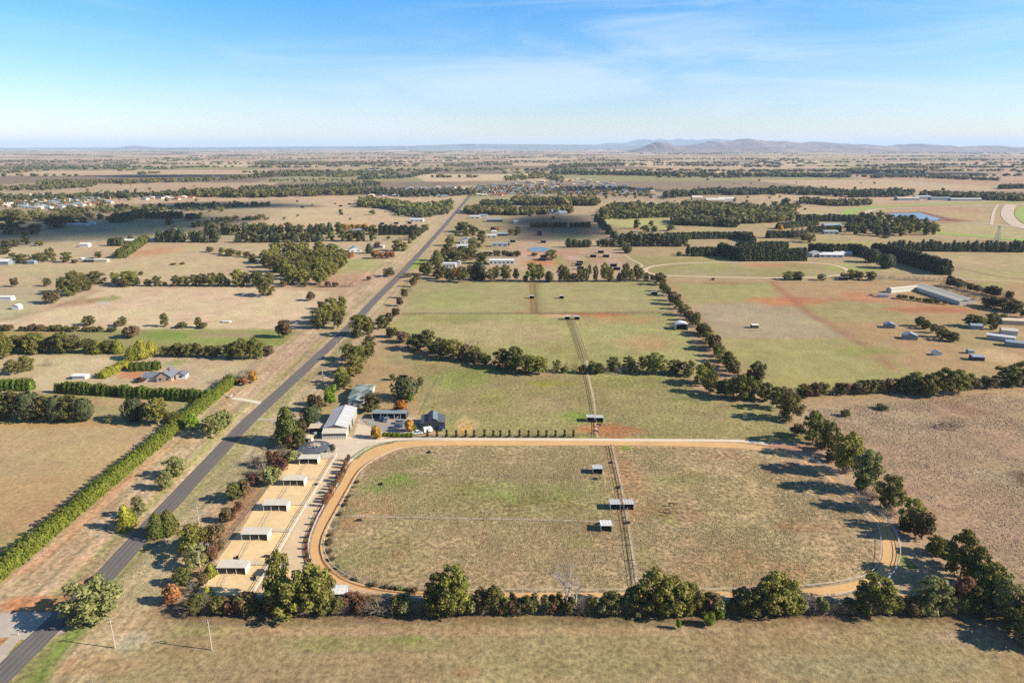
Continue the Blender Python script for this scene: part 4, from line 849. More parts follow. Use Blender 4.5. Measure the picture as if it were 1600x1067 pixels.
C('in the clump west of the highway bend', 'clump of gums west of the road', woodof([(408, 415), (440, 396), (480, 394), (535, 405), (535, 422), (500, 446), (450, 446), (430, 425)], 38, (18, 26), (16, 24), ['gum', 'gum', 'gumdark'], 21) + rowof([(440, 448), (560, 448)], 8, (9, 9), (12, 12), ['grey', 'brown'], .4, 21) + rowof([(325, 394), (400, 404)], 6, (9, 9), (12, 12), ['gum_far', 'brown'], .4, 21))
# ---- middle distance
C('in the double windbreak west of the highway', 'windbreak west of the road', rowof([(248, 378), (345, 379)], 9, (22, 20), (15, 14), ['conifer_far', 'gumdark_far'], .3, 31) + rowof([(370, 379), (505, 378)], 14, (16, 15), (13, 13), ['conifer_far', 'gumdark_far'], .3, 32) + rowof([(320, 367), (535, 366)], 19, (17, 17), (14, 14), ['gumdark_far', 'conifer_far'], .3, 33) + rowof([(532, 377), (585, 377)], 5, (17, 20), (14, 14), ['gumdark_far'], .3, 34)
  + [(517, 376, 362, 14, 'gum_far'), (580, 366, 352, 20, 'gumdark_far'), (410, 365, 348, 24, 'gumdark_far'), (607, 374, 368, 6, 'shrub_far')])
C('behind the windbreak by the highway', 'autumn trees behind the windbreak', [(541, 360, 350, 14, 'yellow'), (553, 360, 350, 12, 'yellow'), (561, 360, 350, 12, 'yellow'), (570, 360, 349, 12, 'yellow'), (667, 356, 350, 10, 'yellow'), (537, 357, 350, 9, 'orange')])
hedge('straight dark cypress windbreak ending at the road verge', [(592, 367), (652, 367)], 14, 8, 'conifer', 1.1, bulge=7, seed=12)
C('on the corner of the dark windbreak', 'conifers at the windbreak corner', rowof([(643, 376), (668, 358)], 7, (13, 9), (10, 8), ['conifer_far', 'gumdark_far'], .2, 35))
C('round the small white farmhouse west of the road', 'trees round the small white farmhouse', [(577, 396, 381, 11, 'cypress'), (547, 404, 393, 14, 'rust'), (586, 404, 392, 14, 'rust'), (596, 404, 392, 12, 'rust'), (605, 404, 392, 12, 'rust'), (613, 404, 393, 11, 'rust'), (620, 392, 375, 16, 'gumdark_far'), (632, 392, 379, 14, 'gum_far'), (641, 380, 372, 7, 'yellowconifer'), (590, 388, 378, 10, 'brown')])
C('scattered on the western farmland', 'scattered trees on the western farmland', [(8, 386, 376, 16, 'gumdark_far'), (25, 385, 374, 14, 'gumdark_far'), (42, 382, 370, 12, 'gumdark_far'), (62, 384, 376, 14, 'gum_far'), (8, 397, 386, 18, 'gumdark_far'), (20, 403, 395, 10, 'gumdark_far'), (33, 411, 397, 20, 'gumdark_far'), (62, 410, 396, 22, 'gumdark_far'), (80, 408, 387, 16, 'gumdark_far'), (104, 410, 394, 15, 'gumdark_far'), (117, 411, 405, 10, 'brown'), (154, 403, 393, 11, 'gumdark_far'), (204, 376, 368, 8, 'cypress'), (24, 448, 433, 12, 'brown'),
  (20, 366, 345, 34, 'gumdark_far'), (55, 366, 350, 24, 'gumdark_far'), (85, 356, 338, 34, 'gumdark_far'), (110, 352, 340, 20, 'gumdark_far'), (130, 350, 340, 14, 'gumdark_far'), (157, 343, 334, 12, 'gumdark_far'), (20, 345, 330, 30, 'gumdark_far'), (190, 327, 318, 10, 'gumdark_far'), (199, 326, 319, 8, 'gumdark_far'), (264, 352, 341, 14, 'gumdark_far'), (298, 344, 333, 18, 'brown'), (310, 342, 335, 12, 'gum_far'), (356, 350, 338, 12, 'gum_far'), (362, 400, 388, 18, 'gum_far'), (182, 334, 326, 8, 'conifer_far'),
  (395, 410, 402, 12, 'gumdark_far'), (270, 414, 411, 10, 'brown'), (285, 413, 410, 8, 'brown'), (40, 370, 361, 12, 'gumdark_far'), (220, 430, 424, 8, 'brown'), (582, 336, 328, 8, 'gumdark_far')])
hedge('short olive hedge running diagonally beside the red-walled farm shed', [(188, 404), (228, 377)], 9, 11, 'cypress', 1.0, bulge=5, seed=13)
hedge('squat dark hedge left of the red-walled farm shed', [(171, 384), (193, 384)], 10, 11, 'conifer', 1.0, bulge=6, seed=14)
hedge('large dark pine block on the shaded western farmland', [(182, 348), (226, 338)], 13, 22, 'conifer', 1.4, bulge=9, seed=15)
hedge('dark pine windbreak behind the pale green western paddock', [(228, 342), (286, 341)], 11, 12, 'conifer', 1.3, bulge=9, seed=16)
C('in the garden clump beside the highway', 'trees round the houses beside the road', [
  (668, 430, 409, 20, 'gumdark'), (686, 436, 414, 20, 'gumdark'), (703, 440, 419, 16, 'gum'), (722, 441, 416, 21, 'gumdark'), (742, 437, 414, 18, 'conifer_far'), (752, 438, 411, 16, 'conifer_far'), (768, 440, 420, 14, 'gum'), (776, 434, 415, 12, 'gumdark'), (790, 440, 413, 16, 'gum'), (806, 438, 419, 11, 'gumdark'), (821, 440, 430, 8, 'round'), (695, 432, 416, 16, 'gumdark'), (712, 434, 417, 14, 'orange'), (660, 428, 412, 12, 'orange'), (735, 433, 414, 16, 'gumdark'),
  (683, 413, 391, 19, 'conifer'), (700, 408, 380, 20, 'gumdark'), (714, 409, 391, 18, 'gumdark'), (735, 405, 385, 22, 'gum'), (752, 412, 394, 20, 'gumdark'), (703, 384, 369, 16, 'gum'), (722, 396, 384, 16, 'gumdark'), (739, 390, 371, 14, 'gum'), (728, 408, 396, 14, 'brown'), (745, 425, 408, 16, 'gumdark'), (724, 362, 347, 22, 'gumdark_far'), (738, 368, 353, 13, 'gumdark_far'), (745, 362, 356, 7, 'cypress'), (714, 368, 360, 12, 'gumdark_far'), (728, 369, 360, 12, 'gumdark_far'), (752, 374, 360, 14, 'gumdark_far'), (753, 380, 366, 12, 'gum_far'), (776, 361, 353, 12, 'rust'), (770, 361, 354, 10, 'brown'), (798, 366, 358, 11, 'gumdark_far'), (809, 368, 354, 12, 'gumdark_far'), (748, 387, 380, 12, 'gum_far')])
C('along the sandy lane behind the white barn', 'bushes along the sandy lane', rowof([(755, 400), (815, 401)], 9, (9, 8), (9, 9), ['gumdark_far', 'shrub_far'], .3, 41) + [(862, 406, 390, 20, 'gum'), (850, 406, 397, 12, 'brown'), (835, 400, 394, 12, 'shrub_far')])
C('in the row behind the green paddocks', 'tree row behind the green paddocks', [(832, 440, 410, 20, 'gum'), (843, 440, 412, 16, 'gum'), (858, 441, 424, 11, 'round'), (878, 440, 413, 16, 'gumdark'), (886, 440, 418, 12, 'gum'), (896, 440, 427, 12, 'gumdark'), (906, 440, 420, 14, 'gum'), (915, 440, 419, 12, 'gum'), (921, 432, 413, 7, 'gumdark'), (930, 440, 414, 9, 'gumdark'), (944, 440, 410, 14, 'gum'), (953, 440, 416, 12, 'gum'), (968, 440, 426, 10, 'gumdark'), (977, 440, 411, 16, 'gumdark'), (986, 440, 420, 10, 'gum'), (994, 438, 413, 12, 'gumdark'), (1001, 437, 418, 10, 'gum'), (1010, 440, 426, 10, 'gumdark'), (1022, 440, 428, 14, 'brown')])
C('in the conifer belt behind the horse paddocks', 'conifer belts behind the horse paddocks', rowof([(968, 385), (1072, 385)], 15, (19, 19), (11, 11), ['conifer_far', 'conifer_far', 'gumdark_far'], .25, 51) + rowof([(965, 374), (1050, 376)], 9, (12, 12), (11, 11), ['gumdark_far', 'conifer_far'], .3, 52) + rowof([(884, 387), (925, 386)], 5, (13, 13), (10, 10), ['round'], .2, 53) + rowof([(930, 384), (962, 386)], 5, (10, 14), (9, 9), ['gumdark_far'], .3, 54)
  + rowof([(931, 346), (948, 362), (960, 374), (972, 386), (982, 397)], 13, (12, 12), (11, 12), ['gumdark_far', 'conifer_far'], .25, 55) + [(994, 357, 343, 11, 'gumdark_far'), (1008, 363, 352, 12, 'gumdark_far'), (1022, 363, 353, 12, 'gum_far'), (1048, 361, 352, 14, 'gumdark_far'), (1018, 354, 345, 10, 'gum_far'), (1061, 400, 393, 9, 'gumdark'), (1114, 438, 434, 6, 'brown'), (1075, 398, 382, 8, 'cypress')])
hedge('low row of small dark conifers across the shaded paddock', [(828, 356), (885, 355.5)], 7.5, 4, 'conifer', .9, bulge=3.4, seed=60, lump=.3)
hedge('shorter row of dark conifers beside the shaded paddock gate', [(890, 355.5), (922, 355)], 7.5, 4, 'conifer', .9, bulge=3.4, seed=61, lump=.3)
hedge('long dark cypress hedge along the far side of the tan arena', [(1040, 374), (1120, 373), (1175, 373)], 9, 9, 'conifer', 1.0, bulge=7, seed=62, lump=.12)
hedge('dark cypress hedge turning a corner above the tan arena', [(1150, 372), (1176, 380)], 9, 9, 'conifer', 1.0, bulge=7, seed=63, lump=.12)
hedge('dark rounded hedge south-west of the tan arena', [(1080, 400), (1120, 400)], 10, 10, 'conifer', 1.0, bulge=7, seed=64, lump=.14)
hedge('large dark hedge curving round the small oval track', [(1124, 398), (1142, 404), (1160, 408), (1200, 407.5), (1258, 407)], 13.5, 11, 'conifer', 1.0, bulge=7, seed=65, lump=.10)
hedge('dark hedge parallel to and behind the curved hedge', [(1150, 390), (1230, 388)], 8.5, 8, 'conifer', 1.0, bulge=7, seed=66, lump=.12)
hedge('thick dark hedge behind the small white stables', [(1262, 396), (1300, 398), (1335, 398), (1352, 402)], 12, 11, 'conifer', 1.0, bulge=7, seed=67, lump=.12)
hedge('huge dark cypress hedge running diagonally past the grey shed', [(1362, 400), (1392, 405), (1430, 416), (1478, 430)], 14.5, 12, 'conifer', 1.0, bulge=6, seed=68, lump=.10)
hedge('dark hedge along the lane north of the cypress hedges', [(1262, 364), (1312, 362)], 9, 9, 'conifer', 1.0, bulge=7, seed=69, lump=.14)
hedge('dark hedge between the villa garden and the racecourse', [(1245, 346), (1300, 346), (1352, 347)], 11, 14, 'conifer', 1.2, bulge=8, seed=70, lump=.18)
hedge('dark garden hedge west of the villa', [(1198, 372), (1262, 370)], 9, 10, 'conifer', 1.0, bulge=7, seed=71, lump=.16)
hedge('tall dark hedge behind the tan arena turning east', [(1215, 358), (1275, 352)], 9, 10, 'conifer', 1.1, bulge=7, seed=72, lump=.16)
hedge('thin dark brush fence line beyond the long stable roofs', [(1483, 434), (1515, 447), (1560, 462)], 2.2, 3, 'brown', .6, bulge=4, seed=73)
C('standing before the huge dark hedge', 'clipped balls by the hedge', [(1362, 410, 389, 22, 'round'), (1384, 419, 397, 23, 'round')])
C('in the garden of the racecourse villa', 'trees of the racecourse villa', woodof([(1320, 366), (1330, 350), (1400, 346), (1455, 356), (1462, 368), (1400, 371)], 40, (12, 17), (12, 16), ['gumdark_far', 'conifer_far', 'gumdark_far', 'gum_far'], 56) + [(1384, 372, 367, 12, 'shrub_far'), (1245, 372, 352, 9, 'poplar'), (1252, 373, 350, 9, 'poplar'), (1238, 370, 350, 9, 'poplar'), (1260, 374, 354, 9, 'poplar'), (1270, 376, 358, 9, 'poplar'), (1219, 361, 350, 12, 'yellow'), (1258, 378, 364, 14, 'gum'), (1266, 380, 366, 12, 'gum_far')])
C('in the row south of the racecourse', 'conifer row south of the racecourse', rowof([(1386, 392), (1600, 394)], 30, (15, 19), (10, 12), ['conifer_far', 'cypress', 'conifer_far'], .25, 57))
C('beside the small oval exercise track', 'bushes by the small oval track', [(1232, 437, 424, 18, 'gum'), (1246, 437, 424, 18, 'gumdark'), (1283, 438, 428, 13, 'gumdark'), (1330, 436, 421, 18, 'gum'), (1342, 437, 424, 16, 'gumdark'), (1360, 438, 424, 18, 'gumdark'), (1318, 434, 426, 12, 'gum')] + rowof([(1370, 436), (1470, 440)], 13, (9, 9), (8, 8), ['grey'], .2, 58) + rowof([(1475, 446), (1580, 468)], 16, (14, 14), (14, 14), ['grey', 'grey', 'brown'], .4, 59) + rowof([(1470, 452), (1540, 470)], 9, (12, 12), (14, 14), ['grey'], .4, 59))
C('standing alone near the racecourse paddock', 'lone trees near the racecourse', [(1227, 321, 309, 16, 'gumdark_far'), (1245, 327, 317, 13, 'gumdark_far'), (1210, 325, 315, 12, 'gumdark_far')])

# ---- far woods: masses of trees, each wood one object
BL = {}
def far_trees(name, label, spots, leaf, phrase_cat='wood', cards=10):
    """spots: x, y, height, width in metres; each tree a ragged low crown with loose sprays round it"""
    rs = np.random.RandomState(len(spots)); base, f = ICO; n = len(spots); S_ = np.array(spots)
    k = len(base); R3 = np.stack([S_[:, 3] / 2, S_[:, 3] / 2, S_[:, 2] / 2], 1); ctr = np.stack([S_[:, 0], S_[:, 1], S_[:, 2] * .47], 1)
    V = base[None] * R3[:, None, :] * (1 + .24 * rs.normal(0, 1, (n, k, 1))) * .9 + ctr[:, None, :]
    Fl = (f[None] + (np.arange(n) * k)[:, None, None]).reshape(-1, 3).tolist(); V = V.reshape(-1, 3)
    if cards:
        d_ = unit(rs.normal(0, 1, (n * cards, 3))); d_[:, 2] = np.abs(d_[:, 2]) * 1.1 - .25; rp = np.repeat(R3, cards, 0); P_ = np.repeat(ctr, cards, 0) + d_ * rp * rs.uniform(.85, 1.25, (n * cards, 1))
        lv, lf = leaves(P_, d_, rp[:, 2] * .42, rs, .8); Fl += (lf + len(V)).tolist(); V = np.vstack([V, lv])
    o = bpy.data.objects.new(name, mesh_np(name, V, Fl, LM[leaf])); link(o); tag(o, label, phrase_cat); o['kind'] = 'stuff'; return o
def belt(pts, thick, n, hm=(8, 15), seed=0):
    rs = random.Random(seed); out_ = []; L_ = [abs(pts[i + 1][0] - pts[i][0]) + 1e-3 for i in range(len(pts) - 1)]; T = sum(L_)
    for _ in range(n):
        s = rs.uniform(0, T); k = 0
        while k < len(L_) - 1 and s > L_[k]: s -= L_[k]; k += 1
        t = s / L_[k]; px = pts[k][0] + (pts[k + 1][0] - pts[k][0]) * t; py = pts[k][1] + (pts[k + 1][1] - pts[k][1]) * t + rs.uniform(-thick, thick) * .5
        x, y = G(px, py); h = rs.uniform(*hm); out_.append((x, y, h, h * rs.uniform(.7, 1.25)))
    return out_
woods = [
 ('scrubby belt across the western plain before the estate', [(230, 330), (330, 326), (420, 322), (345, 318)], 5, 90, (4, 8)), ('thin wood along the western creek paddocks', [(300, 356), (345, 346), (420, 342)], 4, 60, (4, 8)), ('low trees spread over the shaded western paddocks', [(0, 338), (100, 332), (200, 329), (260, 326)], 8, 90, (6, 10)), ('belt north of the pale western paddocks', [(330, 300), (420, 296), (540, 292), (600, 288)], 6, 200, (7, 12)), ('brown scrub on the pink plain', [(420, 284), (500, 282), (590, 285)], 4, 90, (4, 8)),
 ('garden trees of the western housing estate', [(0, 320), (60, 317), (165, 316)], 12, 150, (5, 9)), 
    ('distant wood behind the western housing estate', [(-60, 314), (60, 312), (200, 308), (330, 304)], 5, 260, (9, 15)), ('distant belt of trees beyond the western estate', [(60, 288), (190, 286), (320, 282), (420, 276)], 4, 260, (9, 15)),
    ('thin wood beyond the pale green western field', [(-40, 296), (60, 296), (150, 291)], 4, 120, (9, 14)), ('dark wood on the hazy western plain', [(30, 264), (110, 263), (205, 260)], 2.5, 160, (10, 16)), ('faint belt of trees on the hazy western plain', [(-50, 254), (120, 254), (260, 250)], 2.5, 160, (10, 18)),
    ('long wood bordering the pale western paddock', [(300, 305), (400, 307), (500, 304), (560, 302)], 6, 330, (10, 17)), ('wood behind the town houses beside the road', [(560, 300), (640, 305), (700, 304), (735, 302)], 7, 280, (8, 14)), ('wooded hill slope on the western plain', [(400, 258), (470, 258), (560, 256), (612, 258)], 4, 300, (11, 18)),
    ('wood above the white row of sheds', [(400, 275), (470, 274), (520, 275), (590, 274)], 4, 240, (9, 16)), ('wood north of the town by the road', [(560, 280), (640, 277), (684, 268)], 3, 170, (8, 14)), ('isolated wood on the pink plain north of town', [(695, 260), (760, 258), (800, 258)], 2, 120, (10, 16)),
    ('dark wood left of the straight road end', [(562, 319), (610, 322), (660, 331), (706, 326)], 11, 300, (9, 15)), ('scattered trees round the villas by the road', [(612, 332), (660, 337), (700, 330)], 9, 80, (7, 12)),
    ('dark pine wood east of the straight road', [(803, 319), (860, 320), (932, 320)], 3.5, 300, (13, 18)), ('pine belt beside the pale farm sheds', [(728, 332), (800, 334), (895, 331)], 6, 300, (9, 13)), ('small wood at the straight road end', [(752, 322), (800, 322)], 4, 90, (9, 13)), ('garden trees across the town', [(730, 300), (800, 298), (900, 300), (1020, 303)], 14, 360, (5, 9)),
    ('town wood above the roofs', [(790, 281), (850, 276), (880, 284)], 6, 180, (8, 14)), ('long dark belt behind the town', [(860, 272), (960, 273), (1080, 275), (1200, 276)], 3, 460, (11, 18)), ('far wood on the plain behind the town', [(855, 262), (910, 260), (970, 258)], 4, 260, (10, 17)),
    ('mixed wood round the pale school buildings', [(940, 336), (1000, 334), (1090, 330), (1200, 336), (1240, 334)], 16, 620, (9, 15)), ('wood east of the town houses', [(1040, 308), (1100, 303), (1200, 302), (1210, 306)], 6, 260, (9, 15)), ('dark wood beside the green field corner', [(1052, 348), (1100, 350), (1150, 352)], 7, 220, (10, 14)), ('wood beyond the tan arena hedges', [(1150, 346), (1210, 344), (1240, 340)], 9, 220, (9, 14)),
    ('wood west of the racecourse', [(1205, 300), (1270, 302), (1330, 306), (1425, 304)], 7, 420, (9, 15)), ('wood round the small blue dam', [(1250, 316), (1310, 320), (1360, 319)], 5, 190, (7, 12)), ('dark wood behind the racecourse stands', [(1440, 307), (1520, 310), (1640, 314)], 5, 300, (9, 15)), ('dark far belt on the eastern plain', [(1200, 276), (1260, 276), (1328, 277)], 2.5, 200, (10, 17)),
    ('hazy belt on the eastern plain', [(1360, 278), (1420, 277), (1560, 282)], 2.5, 200, (8, 13)), ('far trees before the eastern hills', [(1320, 268), (1400, 262), (1470, 264)], 2, 110, (10, 16)), ('trees along the racecourse back straight', [(1560, 295), (1640, 293)], 3, 90, (9, 14)), ('wooded strip on the shaded western farmland', [(-30, 342), (60, 344), (150, 339)], 5, 110, (7, 12)),
    ('scrubby trees above the pale western paddock', [(275, 322), (330, 324), (350, 330)], 5, 60, (5, 8)), ('line of trees near the round western clump', [(1000, 322), (960, 324)], 3, 60, (7, 10))]
for i, (lab, pts, th, n, hm) in enumerate(woods): far_trees('distant_wood', lab, belt(pts, th, n, hm, i), 'gumdark' if i % 3 else 'conifer')
rs = random.Random(77); sp = []
for _ in range(270):
    py = 232.8 + 45 * rs.random() ** 1.9; px = rs.uniform(-250, 1850); x, y = G(px, py); L_ = rs.uniform(120, 1400) * (y / 6000) ** .5; an = rs.choice([0, 0, 0, .06, -.05, 1.4]); m = int(8 + L_ / 26)
    for j in range(min(m, 48)):
        t = rs.uniform(-.5, .5); h = rs.uniform(9, 17); wd = h * rs.uniform(1.2, 3.0) * max(1, y / 9000); sp.append((x + L_ * t * math.cos(an), y + L_ * t * math.sin(an) + rs.uniform(-20, 20), h * .9, wd * .8))
far_trees('distant_shelter_belts', 'thin shelter belts scattered over the hazy plain', sp, 'gumdark', cards=0)
rs = random.Random(78); sp = []
for _ in range(260):
    px = rs.uniform(-100, 1700); py = rs.uniform(282, 345)
    if 560 < px < 780 or (px > 1380 and py > 310): continue
    x, y = G(px, py); h = rs.uniform(4, 9); sp.append((x, y, h, h * 1.1))
far_trees('scattered_paddock_trees', 'small lone trees dotted over the far paddocks', sp, 'gumdark')

# ---- hills on the skyline
def ridge(name, pts, D, depth, col, seed=0, rough=.12):
    """crest given as (px, row) seen at distance D; a rounded ridge with real flanks"""
    xs = np.array([p[0] for p in pts], float); ys = np.array([p[1] for p in pts], float); n = 520; px = np.linspace(xs[0], xs[-1], n); py = np.interp(px, xs, ys)
    k = np.ones(5) / 5; py = np.convolve(np.pad(py, 2, 'edge'), k, 'valid') + (fbm(px / 9, px * 0, seed + 31, 4) - .5) * (2.0 if seed > 2 else .8)
    X = (px - 800) / F * (D * cP + H * sP); Z = H + D * np.tan(np.arctan((533.5 - py) / F) - PITCH)
    prof = np.linspace(-1, 1, 15); V = []; Fc = []
    for j, t in enumerate(prof):
        w = (1 - t * t) ** 1.2 if abs(t) < 1 else 0
        zz = Z * w * (1 + rough * (fbm(X / 500, np.full(n, j * .6), seed, 4) - .5) * (1 - w * w) * 9) - 6 * (1 - w)
        yy = D + t * depth + (fbm(X / 1500, np.full(n, 3.), seed + 4) - .5) * depth * .4 * (w > .9)
        V.append(np.stack([X, yy, zz], 1))
    V = np.vstack(V)
    for j in range(14):
        for i in range(n - 1): Fc.append((j * n + i, j * n + i + 1, (j + 1) * n + i + 1, (j + 1) * n + i))
    o = bpy.data.objects.new(name, mesh_np(name, V, np.array(Fc), mat('hill_' + str(seed), A(*col), 1, noise=[(.0012, .45), (.006, .45)]), smooth=True)); link(o); tag(o, kind='structure')
ridge('skyline_ridge', [(-500, 233), (0, 231.6), (100, 232), (130, 230.8), (185, 231.5), (300, 230.8), (400, 229.8), (500, 229.2), (640, 228.2), (700, 225.8), (760, 225.2), (860, 226), (935, 226.5), (1100, 228), (1400, 229), (1700, 231), (2100, 232)], 27000, 2500, (104, 112, 96), 1)
ridge('conical_hill', [(150, 233), (185, 232), (200, 229.8), (212, 228), (225, 229.5), (245, 231.6), (280, 233)], 24000, 1500, (112, 106, 94), 2)
ridge('mountain_range', [(915, 229), (935, 226), (950, 224), (980, 223), (995, 219), (1010, 217), (1020, 218.8), (1030, 217), (1045, 220), (1062, 217.6), (1095, 219), (1115, 217.4), (1135, 219), (1160, 221), (1220, 224), (1300, 228), (1400, 230)], 33000, 3000, (96, 108, 100), 3)
ridge('cone_hill', [(985, 236), (1003, 231), (1015, 225), (1027, 222), (1040, 224), (1055, 230), (1075, 235)], 14500, 900, (128, 108, 94), 4)
ridge('bare_hills', [(1045, 232), (1075, 227), (1095, 223.6), (1110, 221), (1122, 224), (1135, 222), (1145, 220.5), (1155, 219), (1162, 216), (1172, 218.6), (1180, 219.5), (1200, 220), (1215, 221), (1250, 224), (1275, 222), (1312, 224.5), (1350, 226), (1375, 229), (1395, 228.4), (1412, 227), (1435, 224.5), (1450, 226), (1465, 229.5), (1500, 229.6), (1535, 228), (1555, 230), (1600, 231), (1750, 230), (1900, 233)], 17500, 1900, (138, 118, 98), 5, .2)
ridge('low_foothills', [(1000, 238), (1060, 235), (1120, 232), (1200, 230), (1280, 233), (1340, 234), (1420, 235), (1480, 236), (1600, 237), (1750, 238)], 14000, 1200, (140, 120, 100), 6, .2)
ridge('wooded_rise', [(385, 260), (415, 251), (440, 248), (470, 250), (500, 254), (530, 260)], 5600, 500, (120, 114, 84), 7)
# ------------------------------------------------------------------ buildings, fences, vehicles, animals
tinroof = mat('pale_tin_roof', A(210, 206, 200), .7, noise=[(.4, .08), (3, .08)], spec=.2); cream = mat('cream_sheet', A(232, 222, 204), .7, noise=[(.8, .07)]); whitew = mat('white_paint', A(238, 234, 226), .6, noise=[(.8, .05)])
creamroof = mat('cream_roof', A(226, 214, 192), .65, noise=[(.5, .08), (3, .05)]); greyroof = mat('grey_roof', A(150, 160, 162), .6, noise=[(.5, .07)]); darkroof = mat('charcoal_roof', A(100, 102, 108), .6, noise=[(.5, .08)]); darkwall = mat('charcoal_wall', A(64, 68, 76), .6, noise=[(.5, .1)])
blueroof = mat('blue_grey_roof', A(160, 172, 182), .6, noise=[(.5, .06)]); greengrey = mat('green_grey_roof', A(160, 170, 160), .6, noise=[(.3, .08)]); brownin = mat('shelter_lining', A(92, 58, 42), .9, noise=[(1, .2)]); glass = mat('window_glass', (.02, .03, .04), .1, spec=.6)
gable = mat('grey_gable', A(150, 146, 136), .8); tan = mat('tan_sheet', A(222, 200, 168), .8, noise=[(.5, .1)]); redwall = mat('red_brick_wall', A(176, 100, 72), .9, noise=[(1, .1)]); terracotta = mat('terracotta_roof', A(170, 104, 76), .8, noise=[(.5, .1)])
steel = mat('galvanised_rail', A(196, 194, 188), .5, metal=.3); timber = mat('weathered_post', A(120, 98, 80), 1, var=.15); polew = mat('pale_timber_pole', A(206, 190, 170), .9); wire = mat('fence_wire', A(140, 134, 126), .6, metal=.4)
rubber = mat('tyre_rubber', (.02, .02, .02), .9); bluep = mat('blue_car_paint', (.02, .05, .12), .3, spec=.6); silverp = mat('silver_car_paint', (.35, .37, .40), .3, metal=.6); whitep = mat('white_car_paint', (.62, .62, .60), .35, spec=.5)

def cells(n, seed): r = random.Random(seed); return [r.random() for _ in range(n)]
def sheets(b, p0, p1, q0, q1, n, t=.05):
    """corrugated roof between eave p0-p1 and ridge q0-q1 with raised seams"""
    p0, p1, q0, q1 = map(Vector, (p0, p1, q0, q1)); nrm = (p1 - p0).cross(q0 - p0).normalized()
    if nrm.z < 0: nrm = -nrm
    b.add([p0, p1, q1, q0, p0 - nrm * t, p1 - nrm * t, q1 - nrm * t, q0 - nrm * t], [(0, 1, 2, 3), (7, 6, 5, 4), (0, 4, 5, 1), (1, 5, 6, 2), (2, 6, 7, 3), (3, 7, 4, 0)])
    for i in range(n + 1):
        s = i / n; a = p0.lerp(p1, s); c = q0.lerp(q1, s); w = (p1 - p0).normalized() * .035; u = nrm * .045
        b.add([a - w, a + w, c + w, c - w, a - w + u, a + w + u, c + w + u, c - w + u], [(4, 5, 6, 7), (0, 1, 5, 4), (1, 2, 6, 5), (2, 3, 7, 6), (3, 0, 4, 7)])

def skillion(name, label, cat, px, py, w, d, h0, h1, bays, roofm, wallm, group=None, rz=0.0, liner=brownin, closed_left=False):
    """open-fronted shelter; px,py: front middle at the ground; front faces the camera"""
    x, y = G(px, py); t = empty(name, label, cat, (x, y, 0), rz, group)
    b = MB(); sheets(b, (-w / 2 - .15, -.2, h0), (w / 2 + .15, -.2, h0), (-w / 2 - .15, d + .15, h1), (w / 2 + .15, d + .15, h1), max(4, int(w / .9))); b.obj('roof', roofm, t)
    MB().box(-w / 2, d - .08, 0, w / 2, d, h1 - .08).obj('back_wall', wallm, t)
    for s in (-1, 1):
        if s == -1 and closed_left: continue
        xx = s * (w / 2 - .03); MB().prism([(0.0, 0), (d - .09, 0), (d - .09, h1 - .08), (0.0, h0 - .08)], 'x', xx - .03, xx + .03).obj('side_wall', wallm, t)
    for i in range(1, bays):
        xx = -w / 2 + w * i / bays; MB().tube((xx, .05, 0), (xx, .05, h0 - .06), .07).obj('post', whitew, t)
    if closed_left: MB().tube((-w / 2 + .08, .05, 0), (-w / 2 + .08, .05, h0 - .06), .07).obj('post', whitew, t)
    MB().box(-w / 2 + .08, d - .14, 0.01, w / 2 - .08, d - .09, h1 - .15).obj('lining', liner, t)
    return t
YS = 'cream shelters of the sand yards'
yards = [(482, 725.6, 7.3, 'cream shelter beside the round horse walker, highest of the sand yards'), (459, 759.5, 7.6, 'cream shelter in the second sand yard below the horse walker'), (430, 799, 8.0, 'cream shelter in the middle sand yard of five'), (398, 845, 8.2, 'cream shelter in the fourth sand yard from the horse walker'), (362, 898, 8.2, 'cream shelter in the lowest fully visible sand yard')]
for i, (px, py, w, lab) in enumerate(yards): skillion('yard_shelter', lab, 'shelter', px, py, w, 3.9, 2.5, 2.5, 2 if i < 1 else 3, creamroof, cream, YS, closed_left=i > 0)
skillion('yard_shelter', 'small cream shelter half hidden by the big gum tree', 'shelter', 430, 901, 5.5, 3.2, 2.4, 2.0, 1, creamroof, cream, YS)
PS = 'open paddock shelters'
for px, py, w, lab in [(934, 741, 3.6, 'single open shelter nearest the driveway in the home paddock'), (961.5, 797, 3.4, 'open shelter west of the fence lane, one of a facing pair'), (982.5, 797, 3.4, 'open shelter east of the fence lane, one of a facing pair'), (947.5, 831, 3.5, 'single white-roofed shelter below the fence line in the home paddock'),
        (923, 659.5, 3.4, 'left shelter of the joined pair on red earth above the driveway'), (937, 660.2, 3.3, 'right shelter of the joined pair on red earth above the driveway')]:
    skillion('paddock_shelter', lab, 'shelter', px, py, w, 3.4, 2.4, 2.3, 1, tinroof if 'white' not in lab else whitew, whitew, PS)
for px, py, w, lab in [(831, 467, 3.6, 'black-fronted shelter beside the fence lane of the far green paddock'), (877.5, 467, 3.6, 'lone black-fronted shelter in the far green paddock'), (886.5, 500, 3.8, 'left of two small shelters on red soil in the green paddocks'), (901.5, 500, 3.8, 'right of two small shelters on red soil in the green paddocks'), (1022.5, 461, 5.2, 'white-roofed shelter in the corner by the tree lane')]:
    skillion('paddock_shelter', lab, 'shelter', px, py, w, 3.2, 2.6, 2.4, 1, whitew, whitew, PS, liner=darkwall)
FS = 'tiny dark shelters in the far horse paddocks'
